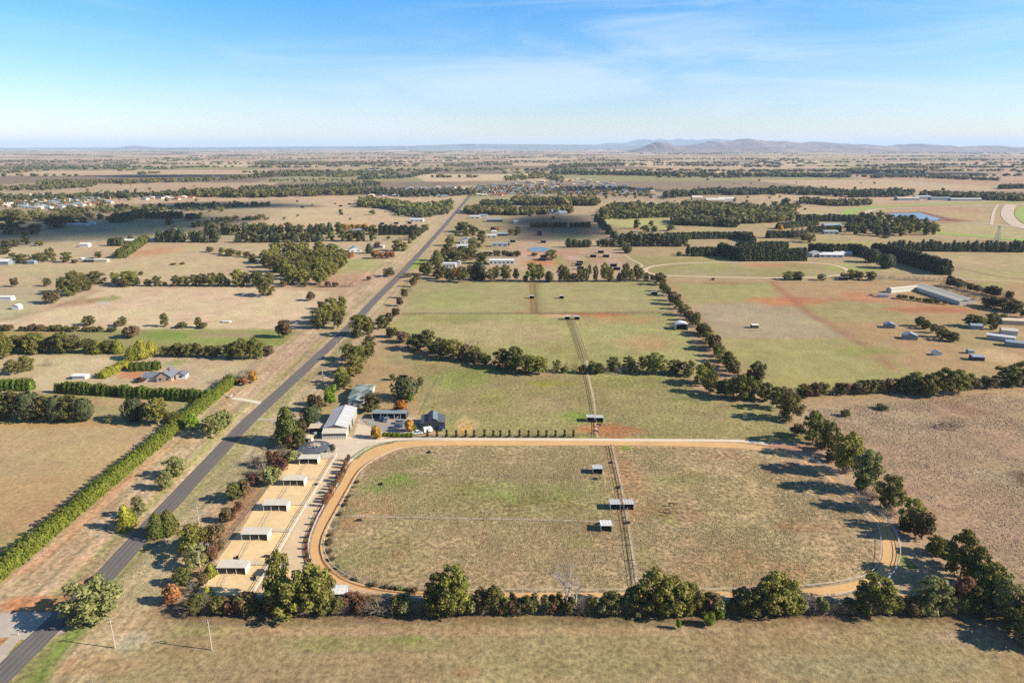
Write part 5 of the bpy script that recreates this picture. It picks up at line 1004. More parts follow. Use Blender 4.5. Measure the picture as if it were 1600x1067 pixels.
for px, py in [(939, 396), (927, 402.5), (947, 402.5), (959, 417), (964, 422.5), (904, 416), (906, 412.5), (907, 421.5), (843, 365), (843, 368), (849, 380), (847, 408), (1247, 438.5), (1319, 438.5), (472, 325), (532, 323), (546, 320), (533, 335.5), (597, 351), (619, 350.5), (640, 350), (792, 384), (801, 379)]:
    skillion('horse_shelter', 'tiny dark-fronted horse shelter ' + ('in the pale paddock west of the far road' if px < 700 else 'east of the road near the shaded paddock' if px < 860 else 'in the paddocks behind the tall tree row' if px < 1000 else 'by bushes on the small oval track, ' + ('western' if px < 1300 else 'eastern') + ' one'), 'shelter', px, py, 6.5, 4.0, 3.2, 2.8, 1, greyroof, darkwall, FS, liner=darkwall)
# curved-roof hay shed
def curved_shed(label, px, py, w, d, h, rz=0.0):
    x, y = G(px, py); t = empty('hay_shed', label, 'shed', (x, y, 0), rz); b = MB(); k = 10
    pts = [(-w / 2 + w * i / k, h + 1.1 * math.sin(math.pi * i / k)) for i in range(k + 1)]
    b.prism(pts + [(p[0], p[1] - .08) for p in pts[::-1]], 'y', -.3, d + .3); b.obj('roof', whitew, t)
    MB().box(-w / 2, d - .1, 0, w / 2, d, h).obj('back_wall', whitew, t)
    for s in (-1, 1): MB().box(s * w / 2 - .05, 0, 0, s * w / 2 + .05, d - .11, h).obj('side_wall', whitew, t)
    MB().prism([(p[0] * .96, p[1] - .1) for p in pts], 'y', .02, .08).obj('gable', whitew, t)
    MB().box(-w / 2 + .1, d - .16, .01, w / 2 - .1, d - .11, h - .1).obj('lining', darkwall, t)
curved_shed('white arched-roof hay shed in the corner of the green paddock', 1065.5, 516, 8.2, 7, 4.0)

def gable_house(name, label, cat, x, y, w, d, h, rise, roofm, wallm, rz=0.0, group=None, wins=(), door=None, over=.4, ridge_x=False, chimney=False, hip=0.0, simple=False):
    """ridge along local y (or x); wins: (face, u, z0, width, height)"""
    t = empty(name, label, cat, (x, y, 0), rz, group)
    if ridge_x: w, d = d, w
    def rot(v): return v if not ridge_x else (-v[1], v[0], v[2])
    hw, hd = w / 2, d / 2
    b = MB(); hr = h + (rise * .0)
    pts = [(-hw, 0), (hw, 0), (hw, h), (0, h + rise * (0 if hip else 1) - .02), (-hw, h)] if not hip else [(-hw, 0), (hw, 0), (hw, h), (-hw, h)]
    b.prism(pts, 'y', -hd, hd); b.v = [rot(v) for v in b.v]; b.obj('wall', wallm, t)
    b = MB(); sl = rise / hw; ze = h - over * sl
    for s in (-1, 1):
        e0, e1 = (s * (hw + over), -hd - over, ze), (s * (hw + over), hd + over, ze); r0, r1 = (0, -hd - over + (hw + over) * hip, h + rise), (0, hd + over - (hw + over) * hip, h + rise)
        c = MB()
        if simple: c.add([e0, e1, r1, r0], [(0, 1, 2, 3)])
        else: sheets(c, e0, e1, r0, r1, max(4, int(d / 1.2)), .06)
        b.add([(v[0], v[1], v[2] + .07) for v in c.v], c.f)
    if hip:
        for s in (-1, 1): b.add([(-hw - over, s * (hd + over), ze + .07), (hw + over, s * (hd + over), ze + .07), (0, s * (hd + over - (hw + over) * hip), h + rise + .07)], [(0, 1, 2)])
    b.v = [rot(v) for v in b.v]; b.obj('roof', roofm, t)
    for fc, u, z0, ww, hh in wins:
        c = MB(); g = MB(); e = .04
        def put(mb, a0, a1, z0, z1, o0, o1):
            if fc == 'f': mb.box(a0, -hd - o1, z0, a1, -hd - o0, z1)
            elif fc == 'r': mb.box(hw + o0, a0, z0, hw + o1, a1, z1)
            else: mb.box(-hw - o1, a0, z0, -hw - o0, a1, z1)
        put(c, u - ww / 2 - .07, u + ww / 2 + .07, z0 - .07, z0 + hh + .07, -.02, .03); put(g, u - ww / 2, u + ww / 2, z0, z0 + hh, .031, .05)
        c.v = [rot(v) for v in c.v]; g.v = [rot(v) for v in g.v]; fo = c.obj('window', whitew, t); g.obj('pane', glass, fo)
    if door:
        c = MB(); c.box(door[0] - door[1] / 2, -hd - .06, .02, door[0] + door[1] / 2, -hd + .02, door[2]); c.v = [rot(v) for v in c.v]; c.obj('door', door[3], t)
    if chimney: MB().box(hw * .3, -.4, h, hw * .3 + .7, .4, h + rise + .7).obj('chimney', redwall, t)
    return t

# the stable: a long gabled shed with a lean-to across its front
sx, sy = G(525, 681); t = empty('stable', 'long pale-roofed stable with a cream lean-to front beside the yard', 'stable', (sx, sy, 0), math.radians(-1.2) + .06)
w_, L_, h_, ri = 10.0, 23.0, 3.8, 1.4
MB().prism([(-w_ / 2, 0), (w_ / 2, 0), (w_ / 2, h_), (-w_ / 2, h_)], 'y', 0, L_).obj('wall', mat('grey_wall', A(176, 172, 164), .8, noise=[(.6, .08)]), t)
MB().prism([(-w_ / 2, h_), (w_ / 2, h_), (0, h_ + ri)], 'y', -.02, L_ + .02).obj('gable', gable, t)
for s in (-1, 1):
    b = MB(); sheets(b, (s * (w_ / 2 + .35), -.4, h_ + .02), (s * (w_ / 2 + .35), L_ + .3, h_ + .02), (0, -.4, h_ + ri + .12), (0, L_ + .3, h_ + ri + .12), 26); b.obj('roof', tinroof, t)
    for i, yy in enumerate((4, 11, 18)):
        c = MB(); p = lambda u, v, q: (s * (w_ / 2 + .35) * (1 - u), v, h_ + .02 + (ri + .10) * u + q)
        c.add([p(.15, yy, .08), p(.15, yy + .8, .08), p(.85, yy + .8, .08), p(.85, yy, .08)], [(0, 1, 2, 3)]); c.obj('skylight', mat('skylight_sheet', A(236, 240, 244), .4), t)
MB().box(-.25, -.45, h_ + ri + .08, .25, L_ + .35, h_ + ri + .22).obj('ridge_cap', tinroof, t)
b = MB(); sheets(b, (-w_ / 2 - .1, -3.6, 2.75), (w_ / 2 + .1, -3.6, 2.75), (-w_ / 2 - .1, -.03, 3.75), (w_ / 2 + .1, -.03, 3.75), 13); b.obj('lean_to_roof', creamroof, t)
MB().box(-w_ / 2, -3.4, 0, w_ / 2, -3.32, 2.0).obj('front_wall', cream, t)
for i in range(9):
    x0 = -w_ / 2 + .3 + i * 1.12; MB().box(x0, -3.46, 1.55, x0 + .95, -3.41, 2.3).obj('window', glass, t)
MB().box(-w_ / 2, -3.4, 2.35, w_ / 2, -3.32, 2.7).obj('fascia', cream, t)
for i in range(10): MB().box(-w_ / 2 + i * 1.155 * w_ / 10.6 - .04, -3.44, 0, -w_ / 2 + i * 1.155 * w_ / 10.6 + .06, -3.405, 2.7).obj('mullion', whitew, t)
for s in (-1, 1): MB().prism([(-3.31, 0), (-.02, 0), (-.02, 3.65), (-3.31, 2.65)], 'x', s * (w_ / 2 - .05) - .04, s * (w_ / 2 - .05) + .04).obj('side_wall', cream, t)
MB().box(w_ / 2 + .01, 3, 0, w_ / 2 + .06, 6, 3.0).obj('door', darkwall, t); MB().box(w_ / 2 + .01, 10, 0, w_ / 2 + .06, 12.5, 3.0).obj('door', darkwall, t)
# carport beside it
x, y = G(493, 678); t = empty('carport', 'tan flat-roofed carport against the stable side', 'carport', (x, y, 0), .05)
b = MB(); sheets(b, (-2.9, 0, 2.7), (3.4, 0, 2.7), (-2.9, 5.0, 2.9), (3.4, 5.0, 2.9), 7); b.obj('roof', tan, t)
for xx in (-2.8, 3.3):
    for yy in (.1, 4.8): MB().tube((xx, yy, 0), (xx, yy, 2.68), .07).obj('post', timber, t)
MB().box(-2.8, 4.85, 0, 3.3, 4.92, 2.6).obj('back_wall', darkwall, t)
gable_house('feed_store', 'small cream box shed behind the horse walker', 'shed', *G(481, 690), 4.0, 3.2, 2.2, .25, tan, cream, door=(-.3, 2.0, 1.8, darkwall))
# water tanks between
for px, py, r, lab in ((492.5, 682.5, .9, 'grey-green water tank beside the cream box shed'), (497, 667, 1.3, 'low grey tank under the trees by the stable')):
    x, y = G(px, py); t = empty('water_tank', lab, 'water tank', (x, y, 0)); MB().lathe([(r, 0), (r, 2.0), (r * .98, 2.02)], 20).obj('barrel', greengrey, t, smooth=False); MB().lathe([(r * 1.02, 2.02), (.1, 2.35), (0.001, 2.35)], 20).obj('lid', greyroof, t)
# round horse walker
wx, wy = G(492, 707); t = empty('horse_walker', 'round dark ring-roofed horse walker at the top of the sand yards', 'horse walker', (wx, wy, 0))
RO, RI = 6.4, 2.7
for i in range(24):
    a0, a1 = 2 * math.pi * i / 24, 2 * math.pi * (i + 1) / 24; g_ = .012
    P_ = [(RO * math.cos(a0 + g_ / 2), RO * math.sin(a0 + g_ / 2), 2.5), (RO * math.cos(a1 - g_ / 2), RO * math.sin(a1 - g_ / 2), 2.5), (RI * math.cos(a1 - g_), RI * math.sin(a1 - g_), 3.3), (RI * math.cos(a0 + g_), RI * math.sin(a0 + g_), 3.3)]
    b = MB(); b.add(P_ + [(p[0], p[1], p[2] - .06) for p in P_], [(0, 1, 2, 3), (7, 6, 5, 4), (0, 4, 5, 1), (1, 5, 6, 2), (2, 6, 7, 3), (3, 7, 4, 0)]); b.obj('roof_panel', darkroof, t)
for i in range(16):
    a = 2 * math.pi * i / 16
    MB().tube((RO * .97 * math.cos(a), RO * .97 * math.sin(a), 0), (RO * .97 * math.cos(a), RO * .97 * math.sin(a), 2.48), .06).obj('post', whitew, t)
    if i % 2 == 0: MB().tube((RI * math.cos(a), RI * math.sin(a), 0), (RI * math.cos(a), RI * math.sin(a), 3.25), .05).obj('inner_post', whitew, t)
for z in (.5, 1.0, 1.45):
    b = MB(); n_ = 32
    for i in range(n_): b.tube((RO * math.cos(2 * math.pi * i / n_), RO * math.sin(2 * math.pi * i / n_), z), (RO * math.cos(2 * math.pi * (i + 1) / n_), RO * math.sin(2 * math.pi * (i + 1) / n_), z), .05, k=4)
    b.obj('rail', whitew, t)
b = MB(); b.lathe([(RI * .98, 0), (RI * .98, 1.3)], 24); b.obj('inner_wall', darkwall, t)
MB().tube((0, 0, 0), (0, 0, 3.0), .16).obj('centre_post', steel, t)
for i in range(4):
    a = .5 + math.pi / 2 * i; MB().tube((0, 0, 2.9), (4.6 * math.cos(a), 4.6 * math.sin(a), 3.05 if i % 2 else 3.0), .07).obj('walker_arm', whitew, t)
# black barn
bx, by = G(677, 671); t = empty('black_barn', 'charcoal barn with a raised centre roof behind the white horse float', 'barn', (bx, by, 0), .10)
D_ = 9.5
MB().prism([(-1.8, 0), (1.8, 0), (1.8, 4.4), (0, 5.3), (-1.8, 4.4)], 'y', 0, D_).obj('centre_bay', darkwall, t)
for s in (-1, 1):
    MB().prism([(s * 1.81, 0), (s * 5.2, 0), (s * 5.2, 2.9), (s * 1.81, 3.7)], 'y', 0.0, D_).obj('side_bay', darkwall, t)
    b = MB(); sheets(b, (s * 5.45, -.2, 2.95), (s * 5.45, D_ + .2, 2.95), (s * 1.84, -.2, 3.82), (s * 1.84, D_ + .2, 3.82), 8); b.obj('lower_roof', darkroof, t)
    b = MB(); sheets(b, (s * 2.1, -.25, 4.36), (s * 2.1, D_ + .25, 4.36), (0, -.25, 5.42), (0, D_ + .25, 5.42), 8); b.obj('upper_roof', mat('barn_upper_roof', A(128, 136, 142), .5) if s == 1 else darkroof, t)
MB().box(2.2, -.04, .02, 4.8, -.01, 2.5).obj('door', glass, t); MB().box(-1.4, -.04, .02, 1.4, -.01, 3.4).obj('door', mat('barn_door', A(50, 52, 58), .7), t)
# open machinery bay north of the parking area
x, y = G(607, 655); t = empty('open_garage', 'long open-fronted garage with dark bays behind the parking area', 'garage', (x, y, 0), -.01)
b = MB(); sheets(b, (-7.6, -.2, 2.9), (8.4, -.2, 2.9), (-7.6, 5.6, 2.5), (8.4, 5.6, 2.5), 16); b.obj('roof', greyroof, t); MB().box(-7.5, 5.4, 0, 8.3, 5.5, 2.4).obj('back_wall', darkwall, t)
for xx in (-7.4, -3.5, -.3, 2.7, 5.5, 8.2): MB().box(xx - .08, 0, 0, xx + .08, .16, 2.85).obj('post', whitew, t)
for s in (-7.5, 8.3): MB().box(s - .04, .2, 0, s + .04, 5.39, 2.45).obj('side_wall', darkwall, t)
# white shed near the south track
gable_house('white_shed', 'small white shed between the big gum and the sand track', 'shed', *G(531, 931), 3.6, 3.4, 2.2, .5, whitew, whitew, ridge_x=True, door=(0, 1.0, 1.9, glass))
# neighbour's house
nx_, ny_ = G(566, 619)
gable_house('neighbour_house', 'grey-green roofed house among garden trees north of the stable', 'house', nx_, ny_, 19, 9, 2.7, 2.0, greengrey, cream, hip=.9, ridge_x=False, rz=math.pi / 2, wins=[('r', -4, 1, 1.6, 1.2), ('r', 2, 1, 1.6, 1.2)])
gable_house('garden_garage', 'smaller grey-roofed garage in front of the neighbour house', 'garage', *G(558, 632), 7, 6, 2.6, 1.2, greyroof, cream, wins=[('f', -1.5, 1, 1.2, 1)])
# farmhouse west of the road
fx, fy = G(262, 592)
gable_house('farmhouse', 'farmhouse with blue-grey roof and pink front gable behind clipped hedges', 'house', fx, fy, 7.5, 10, 2.7, 3.0, mat('slate_roof', A(128, 130, 142), .6, noise=[(.5, .07)]), mat('pink_brick', A(204, 170, 148), .9), rz=.12, wins=[('f', -1.8, 1, 1.4, 1.2), ('f', 1.8, 1, 1.4, 1.2), ('r', -3, 1, 1.4, 1.2)], chimney=True)
gable_house('farmhouse_wing', 'low blue-grey roofed wing beside the farmhouse', 'house wing', fx - 7.4, fy - 1, 7, 6, 2.4, 1.8, mat('slate_roof', (1, 1, 1)), whitew, ridge_x=True, rz=.12)
gable_house('white_garage', 'white garage at the east end of the farmhouse', 'garage', fx + 7.0, fy + 2, 5, 5, 2.4, 1.2, mat('slate_roof', (1, 1, 1)), whitew, rz=.12, wins=[('f', 0, .9, 1.8, 1.1)])
gable_house('garden_shed', 'low white shed behind the dark clipped hedge', 'shed', *G(127, 591), 7, 4, 2.0, .5, whitew, whitew, ridge_x=True)

# farm buildings further out: (name, label, category, px, py, w, d, h, rise, roof, wall, rz, ridge_x)
fb = [
 ('white_barn', 'long white barn with dark windows behind the tree row', 'barn', 784, 414, 26, 10, 4.6, 1.0, whitew, whitew, 0, 1, 6), ('villa', 'large pale blue-roofed house in the roadside clump', 'house', 730, 381, 19, 14, 3.6, 2.8, blueroof, cream, .1, 0, 3), ('villa_wing', 'low white wing in front of the blue-roofed house', 'house wing', 727, 388, 22, 10, 2.8, 1.5, tinroof, whitew, .1, 1, 3),
 ('two_storey_house', 'white flat-roofed house among the roadside trees', 'house', 702, 420, 13, 9, 5.2, .4, whitew, whitew, 0, 1, 4), ('white_shed', 'small white shed right of the flat-roofed house', 'shed', 716, 414, 5, 5, 3, .8, tinroof, whitew, 0, 0, 0), ('machinery_shed', 'pale blue-grey shed on the gravel behind the clump', 'shed', 781, 386, 20, 9, 4, 1.2, blueroof, tinroof, 0, 1, 3), ('cottage', 'pale-roofed cottage left of the small grey shed', 'house', 768, 372, 13, 9, 3, 2, tinroof, cream, 0, 1, 2), ('cottage', 'blue-roofed cottage with dark verandah near the bare hedge', 'house', 785, 369, 13, 9, 3, 1.8, blueroof, darkwall, 0, 1, 0),
 ('white_shed', 'tiny white shed under the rust-coloured trees', 'shed', 772, 365, 7, 5, 3, 1.4, whitew, whitew, 0, 1, 0), ('dark_house', 'long blue-grey house with dark windows near the road', 'house', 773, 347, 26, 12, 3.6, 2, blueroof, darkwall, 0, 1, 4), ('white_shed', 'white box shed right of the long blue-grey house', 'shed', 806, 348, 9, 5, 3.4, .6, whitew, whitew, 0, 1, 0), ('farmhouse', 'pale farmhouse beyond the long blue-grey house', 'house', 742, 342, 18, 10, 3.4, 2, tinroof, cream, 0, 1, 2), ('farmhouse', 'tin-roofed farmhouse right beside the verge trees', 'house', 755, 340, 14, 10, 3.4, 2, greyroof, cream, 0, 1, 0),
 ('white_barn', 'white shed hidden low in the tree row', 'barn', 778, 433, 13, 8, 3, 1.6, whitew, cream, 0, 1, 0),
 ('farmhouse', 'small pale-roofed farmhouse beside the rust-coloured trees', 'house', 553, 394, 14, 11, 3, 2.8, blueroof, whitew, .3, 0, 2), ('white_shed', 'long low shed between the cypress and the gums', 'shed', 591, 388, 13, 7, 3, 1, tinroof, cream, 0, 1, 2), ('farmhouse', 'white farmhouse at the windbreak corner', 'house', 651, 347, 22, 11, 3.6, 2.4, tinroof, whitew, 0, 1, 3), ('farmhouse', 'pale house under the gums beyond the western windbreak', 'house', 660, 336, 20, 11, 4, 2.4, tinroof, cream, 0, 1, 3), ('villa', 'grey-roofed house beside the dark wood', 'house', 628, 333, 20, 12, 4, 3, greyroof, tan, 0, 1, 2), ('cottage', 'pale gabled cottage left of the dark wood', 'house', 582, 320, 17, 12, 4, 3.4, tinroof, cream, 0, 1, 2),
 ('farmhouse', 'long grey-roofed house behind the autumn trees', 'house', 565, 363, 26, 10, 3.2, 1.6, greyroof, tan, 0, 1, 0), ('cottage', 'white-roofed house right of the windbreak pines', 'house', 272, 367, 13, 11, 4.4, 4, whitew, blueroof, .4, 0, 0), ('red_shed', 'red-walled farm shed with a white roof on the western plain', 'shed', 202, 381, 17, 9, 4, 1.6, whitew, redwall, 0, 1, 0), ('white_shed', 'white shed right of the red-walled shed', 'shed', 237, 378, 15, 7, 3.4, 1.2, whitew, whitew, 0, 1, 0),
 ('long_shed', 'long pale shed right of the shaded tree clump', 'shed', 119, 354, 32, 9, 3.4, 1.2, whitew, tinroof, 0, 1, 0), ('white_shed', 'white shed at the end of the long pale shed', 'shed', 142, 352, 9, 7, 3.8, 1.4, whitew, whitew, 0, 1, 0), ('cottage', 'small white cottage on the shaded paddock', 'house', 31, 365, 11, 8, 3.6, 2, whitew, tan, 0, 1, 0), ('cottage', 'grey-roofed cottage beneath the shaded trees', 'house', 77, 353, 14, 8, 3.6, 2, greyroof, tan, 0, 1, 0), ('open_shed', 'small open shed with a white end wall', 'shed', 131, 386, 11, 7, 3.4, 1.4, whitew, whitew, 0, 1, 0), ('blue_shed', 'blue-roofed shed right of the caravan on the western flat', 'shed', 138, 410, 11, 6, 2.6, .8, greyroof, darkwall, 0, 1, 0), ('yellow_shed', 'long cream shed beside the blue-roofed shed', 'shed', 157, 410, 14, 6, 2.8, .8, cream, tan, 0, 1, 0),
 ('white_shed', 'white tank shed left of the blue-roofed shed', 'shed', 126, 408, 5, 4, 2.6, .8, whitew, whitew, 0, 0, 0), ('cottage', 'pale farmhouse cluster at the western frame edge', 'house', 5, 414, 11, 8, 3.6, 2, whitew, greyroof, 0, 1, 0), ('white_shed', 'white shed next to the dark western trees', 'shed', 48, 413, 8, 6, 3, 1, blueroof, greyroof, 0, 1, 0), ('white_shed', 'white shed in the pale green western paddock', 'shed', 8, 470, 10, 5, 3, .8, whitew, whitew, 0, 1, 0), ('white_shed', 'cube-shaped white shed near the western creek line', 'shed', 24, 484, 5.6, 4.6, 3, .8, whitew, whitew, 0, 0, 0), ('animal_shelter', 'low white trough shelter on the pale western field', 'shelter', 353, 504.5, 5.5, 3, 1.0, .3, whitew, whitew, 0, 1, 0),
 ('pale_villa', 'white villa below the huge dark hedge', 'house', 1278, 402, 14, 10, 4, 2.4, whitew, cream, .1, 0, 2), ('pale_stable', 'sprawling white-roofed stable beside the hedge corner', 'stable', 1300, 403, 26, 12, 3.4, 2.0, whitew, whitew, -.1, 1, 4), ('pale_stable', 'white-roofed stable right of the sprawling stable', 'stable', 1318, 400, 20, 10, 3.2, 1.8, whitew, cream, -.1, 1, 2), ('grey_shed', 'grey-roofed shed behind the end of the huge hedge', 'shed', 1472, 415, 20, 14, 4.6, 1.2, tinroof, darkwall, -.15, 1, 0), ('racecourse_villa', 'blue-grey roofed villa under the racecourse pines', 'house', 1302, 357, 26, 14, 4, 3, blueroof, cream, 0, 1, 3), ('green_pavilion', 'low pavilion with pale green roof near the bare poplars', 'pavilion', 1299, 366, 20, 10, 3.4, 2, greengrey, greengrey, 0, 1, 3),
 ('racecourse_stand', 'long white-roofed stand left of the racecourse bend', 'stand', 1420, 313.5, 50, 18, 5, 2, creamroof, greengrey, 0, 1, 0), ('racecourse_stand', 'smaller white stand between the racecourse stands', 'stand', 1443, 311, 36, 16, 5, 2, tinroof, greyroof, 0, 1, 0), ('racecourse_stand', 'far long white stand before the dark racecourse wood', 'stand', 1510, 314, 70, 12, 4, 2, tinroof, greyroof, 0, 1, 0), ('racecourse_stand', 'grey-roofed stand in the racecourse car park', 'stand', 1470, 313, 44, 14, 5, 2, greyroof, greyroof, 0, 1, 0),
 ('school_hall', 'long cream-roofed hall in the mixed wood', 'hall', 1118, 317, 40, 18, 6, 4, creamroof, tan, 0, 1, 0), ('school_hall', 'cream school block left of the long hall', 'hall', 1090, 313, 24, 14, 6, 4, creamroof, tan, 0, 1, 0), ('school_hall', 'low white block right of the long hall', 'hall', 1135, 315, 34, 16, 6, 3, cream, whitew, 0, 1, 0), ('white_shed', 'blue-roofed shed inside the dark pine belt', 'shed', 868, 335, 30, 14, 5, 3, blueroof, tinroof, 0, 1, 0), ('white_shed', 'white shed at the west end of the pine belt', 'shed', 832, 336, 11, 8, 4, 1, whitew, whitew, 0, 1, 0), ('cottage', 'pale-roofed cottage inside the pine belt', 'house', 880, 336, 14, 10, 4, 2, tinroof, cream, 0, 1, 0), ('white_shed', 'small white shed beside the shaded conifers', 'shed', 806, 349, 6, 5, 3, 1, whitew, whitew, 0, 1, 0),
 ('blue_shed', 'rounded blue-grey horse shed nearest the three eastern trees', 'shed', 1425, 531, 8, 6, 2.6, 1.6, blueroof, greyroof, -.3, 0, 0), ('blue_shed', 'rounded blue-grey horse shed beyond the three eastern trees', 'shed', 1392, 513, 6.6, 5, 2.4, 1.4, blueroof, greyroof, -.3, 0, 0), ('white_shed', 'small white gabled shed in the tan eastern paddock', 'shed', 1466, 556, 4.8, 3.6, 1.8, 1.2, whitew, whitew, -.1, 0, 0), ('grey_shed', 'dark-fronted grey shed on bare pale ground', 'shed', 1530, 564, 6.4, 5, 2.4, .5, blueroof, darkwall, -.2, 1, 0), ('green_shed', 'small green-grey shed left of the dark-fronted shed', 'shed', 1518, 553, 3.6, 3, 2, .5, greengrey, greengrey, 0, 1, 0), ('white_shelter', 'white shelter with a dark side in the pinkish paddock', 'shelter', 1180, 513, 4.6, 3.4, 2.2, .5, whitew, darkwall, 0, 1, 0),
 ('grey_shed', 'blue-grey shed beside the eastern garden gums', 'shed', 1527, 515, 7, 5, 2.8, 1, blueroof, greyroof, -.2, 1, 0), ('long_shed', 'long white-roofed shed at the eastern farmyard edge', 'shed', 1567, 533, 15, 5, 3, .8, whitew, tinroof, -.62, 1, 0), ('long_shed', 'blue-grey shed end at the eastern farmyard', 'shed', 1592, 543, 11, 6, 3, .8, blueroof, greyroof, -.5, 1, 0), ('farm_shed', 'pale machinery shed inside the eastern farmyard', 'shed', 1580, 524, 9, 6, 3.2, 1, creamroof, cream, -.4, 1, 0), ('farm_shed', 'tan shed roof behind the eastern farmyard', 'shed', 1590, 508, 18, 8, 3, 1, tan, tan, -.2, 1, 0), ('white_barn', 'white barn close to the scattered western gums', 'barn', 20, 412, 6, 5, 3, 1, whitew, whitew, 0, 1, 0)]
for nm, lab, cat, px, py, w, d, h, ri_, rf, wl, rz, rx, nw in fb:
    x, y = G(px, py); y += d / 2
    wins = [('f' if not rx else 'l', -(nw - 1) * w / nw / 2 + i * w / nw, h * .35, w / nw * .5, h * .35) for i in range(nw)] if nw else []
    gable_house(nm, lab, cat, x, y, d if False else w, d, h, ri_, rf, wl, rz=rz + (0), ridge_x=bool(rx), wins=wins, simple=True, over=.3)
# U-shaped stable complex
x0, y0 = G(1480, 476)
def cw(px, py): return Vector((*G(px, py), 0))
t = empty('stable_complex', 'long ribbed cream stable roofs around a court in the east', 'stables', (0, 0, 0))
for nm, a, b_, wd in (('roof', (1430, 452), (1506, 477), 8), ('roof', (1440, 450), (1518, 475), 7), ('wing_roof', (1388, 457), (1432, 453), 6)):
    a, b_ = cw(*a), cw(*b_); u = (b_ - a).normalized(); v = Vector((-u.y, u.x, 0)); hh = 3.2
    m_ = MB()
    for s in (-1, 1): sheets(m_, a + v * s * wd / 2 + Vector((0, 0, hh)), b_ + v * s * wd / 2 + Vector((0, 0, hh)), a + Vector((0, 0, hh + 1)), b_ + Vector((0, 0, hh + 1)), 14)
    m_.obj(nm, creamroof, t)
    w2 = wd / 2 - .3; m_ = MB(); q = [a + v * w2, b_ + v * w2, b_ - v * w2, a - v * w2]; m_.add([tuple(p) for p in q] + [(p.x, p.y, hh - .02) for p in q], [(0, 1, 5, 4), (1, 2, 6, 5), (2, 3, 7, 6), (3, 0, 4, 7)]); m_.obj('wall', cream, t)
C('along the court of the ribbed stables', 'bushes by the ribbed stables', rowof([(1400, 466), (1480, 476)], 8, (7, 7), (10, 10), ['brown', 'shrub'], .3, 61) + [(1361, 462, 459, 6, 'greyshrub')])
gable_house('white_shed', 'white and blue shed beside the ribbed stables', 'shed', *G(1380, 464), 7, 4, 2.2, .6, blueroof, whitew, rz=-.3, ridge_x=True)

# town houses: shared kinds
def house_mesh(i, roofm, wallm):
    rs = random.Random(i); w, d, h, r = rs.uniform(13, 19), rs.uniform(9, 13), 3.2, rs.uniform(2, 3.2)
    b = MB(); b.cur = 0; b.box(-w / 2, -d / 2, 0, w / 2, d / 2, h); b.cur = 1; o_ = .5
    b.add([(-w / 2 - o_, -d / 2 - o_, h), (w / 2 + o_, -d / 2 - o_, h), (w / 2 + o_, d / 2 + o_, h), (-w / 2 - o_, d / 2 + o_, h), (-w / 4, 0, h + r), (w / 4, 0, h + r)], [(0, 1, 5, 4), (1, 2, 5), (2, 3, 4, 5), (3, 0, 4)])
    b.cur = 2
    for k in (-.3, 0, .3): b.box(k * w - .8, -d / 2 - .05, .9, k * w + .8, -d / 2 - .01, 2.3)
    return b.mesh('house', None, mats=[wallm, roofm, glass])
HM = [house_mesh(i, r, w) for i, (r, w) in enumerate([(greyroof, tan), (greyroof, cream), (darkroof, cream), (creamroof, tan), (terracotta, tan), (blueroof, tan)])]
def town(phrases, group, polys, n, seed):
    rs = random.Random(seed); names = ['grey-roofed', 'mid-grey-roofed', 'dark-roofed', 'cream-roofed', 'terracotta-roofed', 'blue-roofed']
    for k, (poly_, m_) in enumerate(polys):
        for (px, py, _, _, _) in woodof(poly_, m_, (1, 2), (1, 2), ['x'], seed + k):
            x, y = G(px, py); j = rs.randrange(6); o = bpy.data.objects.new('house', HM[j]); o.location = (x, y, 0); o.rotation_euler = (0, 0, rs.choice([0, .1, 1.57, -.2])); link(o); tag(o, f'small {names[j]} house {phrases}', 'house', group)
town('in the western housing estate', 'houses of the western estate', [([(-10, 322), (10, 306), (100, 306), (170, 310), (172, 318), (110, 324), (60, 327)], 75), ([(225, 311), (300, 309), (300, 312), (225, 313)], 8)], 0, 5)
town('in the town west of the road end', 'houses of the town', [([(575, 308), (610, 295), (720, 293), (735, 303), (700, 309), (640, 306)], 45)], 0, 6)
town('in the town just east of the road end', 'houses of the town', [([(745, 307), (745, 291), (850, 284), (850, 304)], 50)], 0, 7)
town('on the eastern side of the town', 'houses of the town', [([(860, 304), (860, 283), (900, 280), (960, 287), (1025, 300), (1020, 307), (900, 303)], 65)], 0, 8)
x, y = G(560, 267)
for i in range(14):
    x, y = G(533 + i * 6.6, 266.6); o = MB().box(-9, -6, 0, 9, 6, 5).obj('glasshouse', whitew, None, (x, y, 0)); tag(o, f'white shed, {ordinal(i + 1)} from the left in the far row', 'shed', 'row of far white sheds')

# ---- fences
POSTS = {}
def fence(label, pts, space, ph, pr, pm, rails, rm, world=False, closed=False, group=None, cat='fence', name='fence', rr=.05, smooth=True, posts=True):
    w = [tuple(p) for p in (pts if world else gp(pts))]; c = cr_spline(w, 1.0) if smooth and len(w) > 2 else np.array(w, float)
    if closed: c = np.vstack([c, c[:1]])
    d = np.concatenate([[0], np.cumsum(np.hypot(*np.diff(c, axis=0).T))]); n = max(1, int(round(d[-1] / space))); s = np.linspace(0, d[-1], n + 1)
    X = np.interp(s, d, c[:, 0]); Y = np.interp(s, d, c[:, 1]); t = empty(name, label, cat, (X[0], Y[0], 0), 0, group)
    key = (ph, pr, pm.name)
    if key not in POSTS: POSTS[key] = MB().tube((0, 0, 0), (0, 0, ph), pr, k=6).mesh('post', pm)
    for i in range(n + (0 if closed else 1)):
        if i < 300: part('post', POSTS[key], t, (X[i] - X[0], Y[i] - Y[0], 0))
    for z in rails:
        b = MB()
        for i in range(n): b.tube((X[i] - X[0], Y[i] - Y[0], z), (X[i + 1] - X[0], Y[i + 1] - Y[0], z), rr, k=4)
        b.obj('rail', rm, t)
    return t
